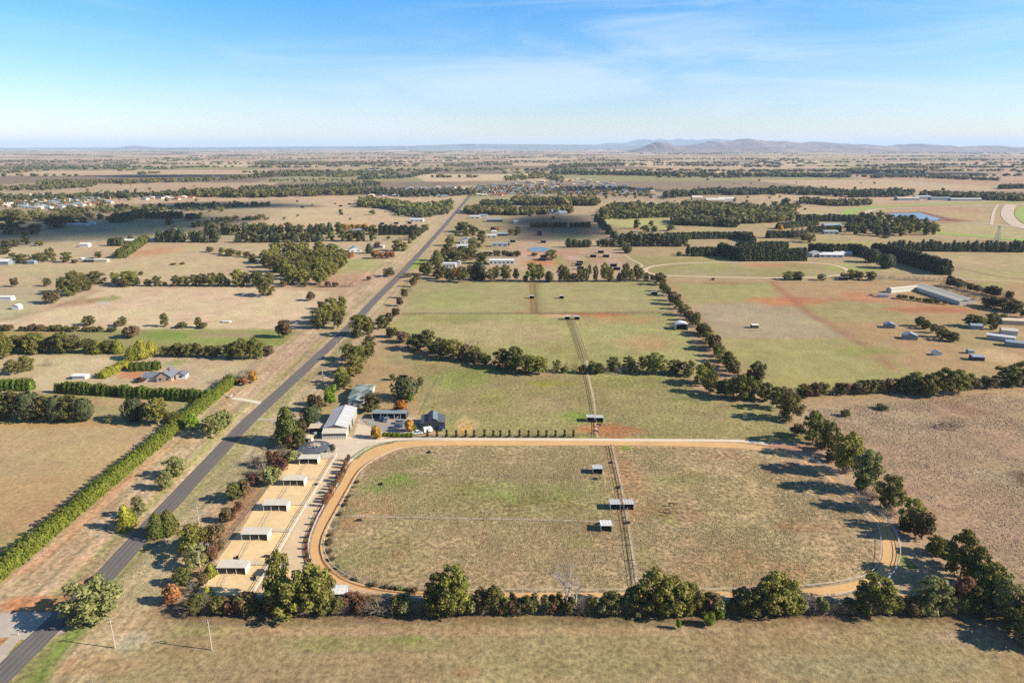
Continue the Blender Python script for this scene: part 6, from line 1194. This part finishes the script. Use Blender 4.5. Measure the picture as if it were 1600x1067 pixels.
def offs(c, k):
    t_ = np.roll(c, -1, 0) - np.roll(c, 1, 0); t_ /= np.linalg.norm(t_, axis=1)[:, None]; return c + np.stack([-t_[:, 1], t_[:, 0]], 1) * k
area = 0.5 * np.sum(outer[:, 0] * np.roll(outer[:, 1], -1) - np.roll(outer[:, 0], -1) * outer[:, 1]); sg = 1 if area < 0 else -1
fo = offs(outer, .5 * sg); fi = offs(inner, -.4 * sg)
def arc(c, keep): return c[[i for i in range(len(c)) if keep(c[i])]]
def cut(c, keep):     # longest run of points that satisfy keep, in order
    f = [bool(keep(p)) for p in c]; n = len(c)
    if all(f): return c
    st = next(i for i in range(n) if f[i] and not f[i - 1]); best = []; cur = []
    for k in range(n + 1):
        i = (st + k) % n
        if k < n and f[i]: cur.append(i)
        else:
            if len(cur) > len(best): best = cur
            cur = []
    return c[best]
yt = G(800, 694)[1]
fence('white outer running rail round the sand training track', cut(fo, lambda p: p[1] < yt - 1.0 or p[0] < -28 or p[0] > 100), 3.2, 1.25, .06, whitew, [.65, 1.2], whitew, world=True, smooth=False, cat='running rail', name='running_rail', rr=.07)
fence('low inner running rail on the infield side of the track', cut(fi, lambda p: p[1] < G(800, 702)[1]), 3.4, 1.0, .05, whitew, [.95], whitew, world=True, smooth=False, cat='running rail', name='running_rail', rr=.06)
fence('dark inner rail along the curved western infield edge', offs(inner, .55 * sg)[[i for i in range(420) if inner[i, 0] < -30 and inner[i, 1] < G(800, 700)[1]]], 3, .9, .05, timber, [.85], timber, world=True, smooth=False, cat='rail', name='rail_fence', rr=.05) if False else None
fence('wire paddock fence curving along the western infield edge', [(552, 790), (530, 822), (521, 850), (520, 870), (532, 892), (560, 908), (600, 918), (660, 924)], 4, 1.2, .06, timber, [.5, .85, 1.15], wire, rr=.02)
PF = 'wooden post paddock fences'
LN = [(954, 697), (967, 757), (978, 818), (992, 915)]
LN2 = [(958.5, 697), (972.5, 757), (984, 818), (999, 915)]
fence('post fence on the west side of the infield lane', LN, 4, 1.25, .08, timber, [.6, 1.15], timber, group=PF, rr=.05, smooth=False); fence('post fence on the east side of the infield lane', LN2, 4, 1.25, .08, timber, [.6, 1.15], mat('pale_rail', A(196, 178, 150), 1), group=PF, rr=.06, smooth=False)
ribbon('fence_lane', np.array(gp([(957, 697), (970, 757), (981, 818), (996, 915)])), .9, mat('lane_soil', A(204, 180, 146), 1, noise=[(1, .1)]), .03)
fence('post fence dividing the infield above the lowest shelter', [(548, 809), (700, 812), (850, 814.5), (976, 818)], 5, 1.2, .08, timber, [.5, 1.1], wire, group=PF, rr=.025, smooth=False); ribbon('worn_strip', cr_spline(gp([(550, 806), (700, 809), (850, 812), (960, 815)]), 6), 1.3, mat('trodden_soil', A(190, 166, 136), 1, noise=[(.6, .12)]), .02, jitter=.3)
fence('post fence dividing the infield near the upper shelter', [(650, 743), (800, 746), (962, 749.5)], 6, 1.2, .07, timber, [.5, 1.1], wire, group=PF, rr=.02, smooth=False)
fence('post fence running north through the home paddock', [(914, 563), (918, 590), (925, 622), (931, 657), (932, 684)], 4, 1.25, .08, timber, [.6, 1.15], mat('pale_rail', (1, 1, 1)), group=PF, rr=.07); ribbon('worn_strip', cr_spline(gp([(917, 563), (920, 590), (927, 622), (933, 684)]), 6), 1.0, mat('lane_soil', (1, 1, 1)), .03)
fence('wire fence along the shrub row north of the driveway', [(660, 681.5), (780, 681), (932, 681)], 4, 1.1, .05, timber, [.55, 1.05], timber, group='wire boundary fences', rr=.05, smooth=False); fence('wire fence continuing east above the driveway', [(932, 682), (1060, 683.5), (1200, 688)], 5, 1.1, .05, timber, [1.0], wire, group='wire boundary fences', rr=.025, smooth=False)
fence('wire fence along the southern property boundary', [(256, 961), (700, 961), (1100, 961), (1555, 960)], 5, 1.2, .07, timber, [.5, 1.1], wire, group='wire boundary fences', rr=.02, smooth=False)
for lab, pts in (('fence across the middle of the green paddocks', [(629, 491), (840, 490), (1052, 489)]), ('fence under the tree row of the green paddocks', [(655, 442), (840, 441.5), (1028, 439)]), ('west fence of the lane in the green paddocks', [(889, 500), (901, 530), (911, 562)]), ('east fence of the lane in the green paddocks', [(897, 500), (908, 530), (918, 562)]), ('west fence of the far green paddock lane', [(831, 443), (834, 489)]), ('east fence of the far green paddock lane', [(837, 443), (841, 489)])):
    fence(lab, pts, 5, 1.2, .08, timber, [.6, 1.15], timber, group=PF, rr=.06, smooth=False)
WR = 'white rail fences of the sand yards'
fence('white rail fence along the eastern side of the sand yards', [(527, 712), (505, 749), (480, 790), (461, 822), (440, 858), (414, 900), (396, 929)], 3, 1.4, .06, whitew, [.5, .95, 1.35], whitew, group=WR, rr=.06, smooth=False)
fence('brown rail fence along the western side of the sand yards', [(450, 719), (437, 742), (401, 787), (370, 826), (332, 878), (300, 925)], 3, 1.4, .07, timber, [.5, .95, 1.35], timber, group=WR, rr=.04, smooth=False)
ylines = [((455, 716.5), (524, 717)), ((436, 748), (504, 750)), ((402, 788), (482, 790)), ((370, 829), (458, 832)), ((333, 881), (428, 884))]
for i, (a, b_) in enumerate(ylines):
    fence(f'white rail fence behind the {ordinal(i + 1)} cream yard shelter from the walker', [a, b_], 2.6, 1.4, .06, whitew, [.45, .9, 1.35], whitew, group=WR, rr=.06, smooth=False)
for i, (a, b_) in enumerate([((480, 727), (467, 747)), ((452, 762), (437, 786)), ((424, 801), (410, 827)), ((392, 848), (376, 879)), ((356, 900), (342, 930))]):
    fence(f'faint pale divider fence below the {ordinal(i + 1)} cream shelter from the walker', [a, b_], 3.5, 1.2, .045, steel, [.6, 1.15], steel, group='divider fences of the sand yards', rr=.035, smooth=False)
fence('low rail fence curving beside the horse walker', [(462, 713), (492, 714), (520, 709), (528, 703)], 2.5, 1.2, .05, whitew, [.6, 1.15], whitew, group=WR, rr=.04)
fence('racks of tied steel yard panels beside the stable', [(556, 660), (566, 661), (576, 664)], 1.2, 1.7, .04, timber, [.4, 1.0, 1.6], timber, cat='yard panels', rr=.04)
fence('pale garden fence between the neighbour block and home paddock', [(690, 588), (676, 616), (660, 648)], 4, 1.3, .06, timber, [1.1], steel, rr=.04, smooth=False)
fence('white gate wings at the farm entrance', [(356, 619), (360, 622), (363, 619)], 1.6, 1.2, .12, whitew, [.5, 1.0], whitew, cat='gate', name='entrance_gate', rr=.1)
# saplings along the lane, planted in the mulch bed
C('planted in the mulch bed beside the track', 'saplings in the mulch bed', rowof([(546, 718), (541, 730), (531, 750), (518, 772), (505, 793)], 15, (12, 13), (8, 9), ['red', 'red', 'rust', 'brown'], .2, 71) + rowof([(503, 796), (491, 815), (481, 842), (479, 865), (488, 888), (500, 903)], 11, (7, 10), (4, 7), ['brown', 'red', 'greyshrub'], .2, 72))
C('on the curved western infield edge', 'weeds along the infield edge', rowof([(560, 752), (548, 772), (536, 795), (520, 825), (514, 850), (520, 878), (545, 902), (590, 917), (650, 924)], 34, (4, 6), (8, 10), ['grey', 'brown', 'greyshrub'], .4, 73))
# topiary row
tp = profile_crown(lambda z: .5 * np.sqrt(np.clip(1 - ((z - .5) / .52) ** 2, .01, 1)), .07, .8, np.random.RandomState(4), .08); tpm = mesh_np('foliage_ball', *tp, LM['topiary'])
tstem = MB().tube((0, 0, 0), (0, 0, 1.2), .06).mesh('stem', bark)
for i, px in enumerate([668, 683, 698, 713, 728, 741, 757, 771, 782, 796, 812, 826, 841, 854, 868, 882, 896]):
    x, y = G(px, 683); t = empty('topiary_shrub', f'dark two-tier topiary shrub, {ordinal(i + 1)} from the black barn along the driveway', 'topiary', (x, y, 0), i * .7, 'topiary shrubs along the driveway')
    k = random.Random(i).uniform(.9, 1.12); part('stem', tstem, t); part('foliage_ball', tpm, t, (0, 0, .15), 0, (1.35 * k, 1.35 * k, 1.6)); part('foliage_ball', tpm, t, (0, 0, 1.75), i, (1.1, 1.1, 1.75 * k))
hedge('low clipped hedge between the parking area and the driveway', [(598, 681), (620, 682), (645, 682.5)], 1.7, 2.0, 'bright', .22, bulge=2.0, seed=81)
C('by the parking area', 'autumn trees by the parking area', [(584, 685, 671, 12, 'yellow'), (588, 684, 665, 16, 'yellow'), (591, 685, 674, 12, 'yellow'), (640, 674, 654, 19, 'yellow'), (647, 674, 662, 9, 'bright')])
# dead trees
dead = [bare_tree(5, s, .42, name='branches') for s in (3, 8)]
for px, py, yt_, lab, j in ((884, 958, 886, 'tall dead white tree standing bare in the southern scrub', 0), (899, 958, 905, 'shorter dead tree leaning beside the tall dead one', 1), (324, 872, 846, 'small dead white tree on the roadside bank', 1)):
    x, y = G(px, py); h = height_for(px, py, yt_); o = bpy.data.objects.new('dead_tree', dead[j]); o.location = (x, y, 0); o.scale = (h * .7, h * .7, h); link(o); tag(o, lab, 'dead tree')
# power poles
pol = MB().tube((0, 0, 0), (0, 0, 1), .16, .10, 8).mesh('pole', polew); arm_m = MB().box(-1.2, -.06, -.07, 1.2, .06, .07).mesh('crossarm', timber); ins_m = MB().tube((0, 0, 0), (0, 0, .22), .06, .03).mesh('insulator', whitew)
for px, py, h, lab in [(180, 1012, 8.6, 'timber power pole on the verge near the road junction'), (331, 1015, 8.8, 'timber power pole in the field south of the fence'), (312, 825, 8.4, 'timber power pole rising from the roadside shrubs'), (314, 895, 7.5, 'timber power pole behind the roadside wattle'), (505, 597, 9, 'timber power pole on the verge by the neighbour garden'), (476, 640, 8, 'timber power pole opposite the driveway entrance'), (815, 400, 16, 'tall pale pole behind the white barn'), (527, 552, 8, 'timber power pole at the neighbour block corner')]:
    x, y = G(px, py); t = empty('power_pole', lab, 'power pole', (x, y, 0), 0.35, 'power poles'); part('pole', pol, t, sc=(1, 1, h))
    a = part('crossarm', arm_m, t, (0, .17, h - .45)); a2 = part('crossarm', arm_m, t, (0, .17, h - 1.5), sc=(.7, 1, 1))
    for xx in (-1.05, -.5, .5, 1.05): part('insulator', ins_m, a, (xx, 0, .07))
# lattice tower
x, y = G(1558, 377); t = empty('lattice_tower', 'grey lattice tower rising behind the racecourse conifer row', 'tower', (x, y, 0)); b = MB()
for a in range(4):
    s1, s2 = [(-1, -1), (1, -1), (1, 1), (-1, 1)][a]; b2 = MB().tube((s1 * 3, s2 * 3, 0), (s1 * .6, s2 * .6, 20), .22, k=4); b2.obj('leg', steel, t)
for k in range(6):
    z0, z1 = k * 3.3, k * 3.3 + 3.3; r0, r1 = 3 - 2.4 * z0 / 20, 3 - 2.4 * z1 / 20; q = [(-1, -1), (1, -1), (1, 1), (-1, 1)]
    for i in range(4): a_, c_ = q[i], q[(i + 1) % 4]; b.tube((a_[0] * r0, a_[1] * r0, z0), (c_[0] * r1, c_[1] * r1, z1), .12, k=4); b.tube((c_[0] * r0, c_[1] * r0, z0), (a_[0] * r1, a_[1] * r1, z1), .12, k=4)
b.obj('bracing', steel, t); MB().box(-2.4, -.5, 18, 2.4, .5, 18.4).obj('platform', steel, t)

# ---- vehicles
def car(name, label, cat, px, py, rz, paint, ute=False, L_=4.8):
    x, y = G(px, py); t = empty(name, label, cat, (x, y, 0), rz); W2 = .9; s = L_ / 4.8
    prof = [(-2.4, .45), (2.4, .45), (2.42, .8), (2.2, .98), (1.1, 1.05), (-2.35, 1.08), (-2.42, .7)]
    MB().prism([(a * s, b) for a, b in prof], 'y', -W2, W2).obj('body', paint, t)
    cab = [(1.15, 1.04), (.55, 1.62), (-.55, 1.66), (-.75, 1.07)] if ute else [(1.15, 1.04), (.5, 1.62), (-1.6, 1.64), (-2.2, 1.07)]
    gl = MB().prism([(a * s, b) for a, b in cab], 'y', -W2 + .08, W2 - .08).obj('cabin', glass, t)
    rf = [(.5, 1.625), (.5, 1.68), (-.55, 1.72), (-.55, 1.665)] if ute else [(.5, 1.625), (.45, 1.69), (-1.55, 1.71), (-1.6, 1.645)]
    MB().prism([(a * s, b) for a, b in rf], 'y', -W2 + .1, W2 - .1).obj('roof', paint, t)
    if ute:
        MB().box(-2.35 * s, -.8, 1.085, -.85 * s, .8, 1.12).obj('tray', silverp, t)
    for a in (-1.45, 1.45):
        for c in (-1, 1): wl = MB().tube((a * s, c * .92, .36), (a * s, c * .70, .36), .36, k=14).obj('wheel', rubber, t); MB().tube((a * s, c * .935, .36), (a * s, c * .921, .36), .2, k=10).obj('rim', silverp, wl)
    for c in (-.62, .62): MB().box(2.41 * s, c - .15, .66, 2.44 * s, c + .15, .8).obj('headlight', whitep, t)
    return t
car('utility_vehicle', 'blue utility parked beside the yellow autumn tree', 'utility vehicle', 620.5, 668, .25, bluep, True, 5.0); car('parked_car', 'silver-blue car parked behind the blue utility', 'car', 626, 661.5, .15, silverp, False)
car('utility_vehicle', 'white utility hitched before the white horse float', 'utility vehicle', 652, 678, -2.95, whitep, True, 5.0)
x, y = G(668.5, 675); t = empty('horse_float', 'white horse float parked in front of the charcoal barn', 'horse float', (x, y, 0), .45)
MB().prism([(-1.9, .5), (1.7, .5), (2.0, 1.3), (1.7, 2.25), (-1.9, 2.35)], 'y', -.95, .95).obj('body', whitep, t); MB().box(-1.93, -.8, .55, -1.90, .8, 1.6).obj('ramp', silverp, t); MB().box(-.2, -.97, 1.5, .6, -.955, 1.9).obj('window', glass, t)
for a in (-.45, .4):
    for c in (-1, 1): MB().tube((a, c * 1.05, .34), (a, c * .85, .34), .34, k=12).obj('wheel', rubber, t)
MB().tube((2.0, 0, .55), (3.2, 0, .5), .06).obj('drawbar', steel, t)
car('parked_car', 'small dark car half inside the barn doorway', 'car', 690, 670.5, 1.4, bluep)
car('parked_car', 'pale car under the long open garage', 'car', 604, 657, 1.5, silverp)
car('parked_car', 'dark car under the long open garage', 'car', 597, 655.5, 1.5, bluep)
for px, py, lab in ((434, 646, 'white mailbox post on the verge near the driveway'), (428, 662, 'white drum on the verge opposite the stable'), (217, 749, 'white marker post in the verge grass'), (220, 742, 'second white marker post further along the verge'), (29, 992, 'white road sign beside the gravel junction'), (56, 960, 'white guide post at the gravel road mouth'), (655, 387, 'yellow guide post beside the far road')):
    x, y = G(px, py); t = empty('guide_post', lab, 'guide post', (x, y, 0)); MB().box(-.09, -.06, 0, .09, .06, 1.15).obj('post', whitew, t); MB().box(-.28, -.10, .85, .28, -.065, 1.3).obj('plate', whitew, t)
# troughs and tanks in the paddocks
for px, py, lab in ((930, 749, 'dark water trough below the upper infield shelter'), (955.5, 723, 'dark trough against the fence lane near the driveway'), (967, 762, 'dark trough on the fence lane above the paired shelters'), (981, 817.5, 'dark feed bin east of the fence lane'), (936, 819, 'dark feed bin beside the lowest infield shelter'), (561, 813.5, 'blue drum trough at the western end of the divider fence'), (371, 872.5, 'dark trough in the fourth sand yard'), (398, 904, 'dark trough in the lowest sand yard'), (495, 757.5, 'dark bin at the gate of the second sand yard'), (417, 870, 'small dark feeder on the sand beside the big gum'), (596, 757, 'green water trough on the bright green patch'), (437, 727, 'dark feeder below the horse walker shelter'), (671, 707, 'dark trough by the northern rail')):
    x, y = G(px, py); t = empty('water_trough', lab, 'water trough', (x, y, 0), (px * 7) % 3); m_ = MB(); m_.prism([(-.9, .0), (.9, 0), (.9, .6), (.78, .6), (.78, .25), (-.78, .25), (-.78, .6), (-.9, .6)], 'y', -.35, .35); m_.obj('tub', darkwall, t)
    for s in (-1, 1): MB().box(-.775, s * .34 - .02, .25, .775, s * .34 + .02, .6).obj('side', darkwall, t)
# burn pile
x, y = G(1043, 760)
# horses
def horse(label, px, py, rz, col, graze=True):
    import bmesh
    x, y = G(px, py)
    J = [(0, 0, 1.28, .30), (.45, 0, 1.25, .30), (.85, 0, 1.30, .27), (-.45, 0, 1.30, .30), (-.8, 0, 1.32, .26)]    # spine
    E_ = [(0, 1), (1, 2), (0, 3), (3, 4)]
    def ch(p, pts):
        for q in pts: J.append(q); E_.append((p, len(J) - 1)); p = len(J) - 1
    if graze: ch(2, [(1.25, 0, 1.10, .17), (1.55, 0, .72, .12), (1.66, 0, .42, .12), (1.82, 0, .18, .07)])
    else: ch(2, [(1.20, 0, 1.62, .17), (1.38, 0, 1.92, .12), (1.62, 0, 1.86, .11), (1.86, 0, 1.70, .07)])
    for s in (-1, 1):
        ch(2, [(.78, s * .18, .95, .12), (.80, s * .18, .55, .065), (.76, s * .18, .12, .05), (.84, s * .18, .03, .06)]); ch(4, [(-.82, s * .2, 1.0, .17), (-.72, s * .2, .78, .10), (-.92, s * .2, .50, .06), (-.88, s * .2, .12, .05), (-.80, s * .2, .03, .06)])
    ch(4, [(-1.02, 0, 1.30, .06), (-1.15, 0, .95, .07), (-1.12, 0, .6, .03)])
    h_ = J[7]; 
    me = bpy.data.meshes.new('horse'); me.from_pydata([j[:3] for j in J], E_, []); o = bpy.data.objects.new('horse', me); link(o)
    md = o.modifiers.new('s', 'SKIN'); md.use_smooth_shade = True
    for i, v in enumerate(me.skin_vertices[0].data): v.radius = (J[i][3], J[i][3]); v.use_root = (i == 0)
    o.modifiers.new('u', 'SUBSURF').levels = 1; o.modifiers['u'].render_levels = 1
    dg = bpy.context.evaluated_depsgraph_get(); m2 = bpy.data.meshes.new_from_object(o.evaluated_get(dg)); bpy.data.objects.remove(o)
    m2.materials.clear(); m2.materials.append(col); root = bpy.data.objects.new('horse', m2); root.location = (x, y, 0); root.rotation_euler = (0, 0, rz); link(root); tag(root, label, 'horse')
    mm_ = MB(); P1, P2 = (J[2], J[5]); mm_.prism([(J[2][0], J[2][2] + .24), (J[5][0] + .02, J[5][2] + .16), (J[6][0] + .08, J[6][2] + .10), (J[6][0] + .0, J[6][2] + .0), (J[5][0] - .05, J[5][2] + .05)], 'y', -.035, .035); mm_.obj('mane', mat('mane_hair', (.02, .015, .01), 1), root)
    for s in (-1, 1): MB().tube((J[6][0], s * .06, J[6][2] + .08), (J[6][0] - .03, s * .09, J[6][2] + .25), .04, .01, 5).obj('ear', col, root)
    return root
bay = mat('bay_coat', A(96, 56, 36), .6); dun = mat('dun_coat', A(166, 130, 112), .7); blk = mat('black_coat', (.015, .012, .01), .6)
horse('dark bay horse grazing in the infield, the further of two', 1049, 791, .1, bay); horse('pale dun horse grazing beside the dark bay horse', 1044, 801, 2.9, dun); horse('black horse standing on red earth beside the joined shelters', 935, 667, -.6, blk, False); horse('dark horse by the fence just below the joined shelters', 931, 677, 2.7, blk)
# tussocks: coarse grass clumps standing proud of the grazed sward
def tussocks(name, label, polyw, n, col, smin, smax, seed, dens=None):
    rs = np.random.RandomState(seed); P_ = np.array(polyw); mn, mx_ = P_.min(0), P_.max(0); pts = []
    while len(pts) < n:
        q = rs.uniform(mn, mx_, (n * 2, 2)); ins = np.zeros(len(q), bool)
        for i in range(len(P_)):
            a, b = P_[i], P_[i - 1]; ins ^= ((a[1] > q[:, 1]) != (b[1] > q[:, 1])) & (q[:, 0] < (b[0] - a[0]) * (q[:, 1] - a[1]) / (b[1] - a[1] + 1e-9) + a[0])
        q = q[ins]; dn = fbm(q[:, 0] / 14, q[:, 1] / 14, seed) * .6 + fbm(q[:, 0] / 3, q[:, 1] / 3, seed + 1) * .4; q = q[rs.uniform(.38, .62, len(q)) < dn]; pts += q.tolist()
    p = np.array(pts[:n]); s = rs.uniform(smin, smax, n) * (1 + (p[:, 1] - 200) / 400)
    k = 6; base = []
    V = []
    for j in range(5):
        a = rs.uniform(0, 6.28, n); r = s * .6; V.append(np.stack([p[:, 0] + r * np.cos(a + j * 1.256), p[:, 1] + r * np.sin(a + j * 1.256), np.zeros(n)], 1))
    a0 = rs.uniform(0, 6.28, n)
    V = [np.stack([p[:, 0] + s * rs.uniform(.4, .75, n) * np.cos(a0 + j * 1.256), p[:, 1] + s * rs.uniform(.4, .75, n) * np.sin(a0 + j * 1.256), np.full(n, -.02)], 1) for j in range(5)] + [np.stack([p[:, 0], p[:, 1], s * rs.uniform(.4, .75, n)], 1)]
    V = np.stack(V, 1).reshape(-1, 3); f = np.array([(0, 1, 5), (1, 2, 5), (2, 3, 5), (3, 4, 5), (4, 0, 5)]); Fc = (f[None] + (np.arange(n) * 6)[:, None, None]).reshape(-1, 3)
    o = bpy.data.objects.new(name, mesh_np(name, V, Fc, mat(name, A(*col), 1, leafvar=.3))); link(o); o['kind'] = 'stuff'; o['label'] = label
inw = offs(inner, -2.5 * sg)
tussocks('grass_tussocks', 'coarse grass tussocks over the infield', inw[::6], 62000, (158, 142, 98), .14, .44, 5)
tussocks('home_paddock_tussocks', 'coarse grass tussocks over the northern home paddock', gp([(690, 570), (820, 590), (1075, 592), (1095, 628), (1195, 634), (1230, 682), (720, 680), (670, 655)]), 16000, (156, 142, 96), .14, .38, 6)
tussocks('scrub_field_tussocks', 'rank grass over the eastern scrub field', gp([(1260, 640), (1700, 600), (1900, 900), (1640, 940), (1420, 760)]), 24000, (170, 144, 114), .2, .55, 7)
tussocks('south_field_tussocks', 'grass tufts in the field south of the fence', [(-92, 95), (125, 95), (150, 152), (-88, 152)], 24000, (152, 138, 96), .10, .28, 9)
tussocks('verge_tussocks', 'grass clumps on the road verges', [(-113, 160), (-92, 160), (-97, 250), (-112, 330), (-113, 330)], 9000, (160, 148, 108), .14, .4, 8)

# ------------------------------------------------------------------ broken cloud overhead, out of view, that shades parts of the plain
cm_ = bpy.data.materials.new('cloud_vapour'); cm_.use_nodes = True; ct = cm_.node_tree; ct.nodes.clear()
co_ = N(ct, 'ShaderNodeOutputMaterial'); cd_ = N(ct, 'ShaderNodeBsdfDiffuse'); cd_.inputs[0].default_value = (.85, .87, .9, 1); ctr_ = N(ct, 'ShaderNodeBsdfTransparent'); cx_ = N(ct, 'ShaderNodeMixShader'); cx_.inputs[0].default_value = .26
Lk(ct, ctr_.outputs[0], cx_.inputs[1]); Lk(ct, cd_.outputs[0], cx_.inputs[2]); Lk(ct, cx_.outputs[0], co_.inputs[0])
def cloud(label, px, py, rx, ry, alt=1500.0, seed=0):
    x, y = G(px, py); x1 = G(px + rx, py)[0]; y1 = G(px, py - ry)[1]; y2 = G(px, py + ry)[1]; RX = x1 - x; RY = (y1 - y2) / 2; y = (y1 + y2) / 2
    off = alt / math.tan(SUN_EL); cx, cy = x + SUN_DIR.x * off, y + SUN_DIR.y * off; rs = np.random.RandomState(seed + 50); parts = []
    m = 16
    for i in range(m):
        a = rs.uniform(0, 6.28); q = math.sqrt(rs.uniform(0, 1)) * .75; r = rs.uniform(.28, .5)
        v, f = ICO2; parts.append((np.array([cx, cy, alt]) + np.array([RX * q * math.cos(a), RY * q * math.sin(a), 0]) + v * np.array([RX * r, RY * r, min(RX, RY, 160) * r * .6]) * (1 + .10 * rs.normal(0, 1, (len(v), 1))), f))
    V, Fl = merge_tri_quad(parts); o = bpy.data.objects.new('cloud', mesh_np('cloud', V, Fl, cm_, smooth=True)); link(o); o['kind'] = 'stuff'; o['label'] = label
cloud('broad thin cloud above the shaded western farmland', 70, 362, 240, 34, seed=1); cloud('small thin cloud above the dark western creek paddocks', 320, 322, 150, 7, seed=2)
cloud('small thin cloud above the shaded paddocks east of the road', 862, 356, 95, 19, seed=3); cloud('thin cloud over the distant western plain', 300, 275, 150, 3, 1800, seed=4); cloud('thin cloud over the distant eastern plain', 1420, 272, 170, 3, 1800, seed=5); cloud('thin cloud over the town', 930, 297, 120, 4, seed=6)

# ------------------------------------------------------------------ the air
hb = MB().box(-45000, -3500, -3, 45000, 62000, 420); hm_ = bpy.data.materials.new('haze'); hm_.use_nodes = True; ht = hm_.node_tree; ht.nodes.clear()
ho = N(ht, 'ShaderNodeOutputMaterial'); pv = N(ht, 'ShaderNodeVolumePrincipled'); pv.inputs['Color'].default_value = (.62, .74, .93, 1); pv.inputs['Density'].default_value = HAZE; pv.inputs['Anisotropy'].default_value = 0.0; Lk(ht, pv.outputs[0], ho.inputs['Volume'])
hz = hb.obj('haze', hm_); hz['kind'] = 'stuff'
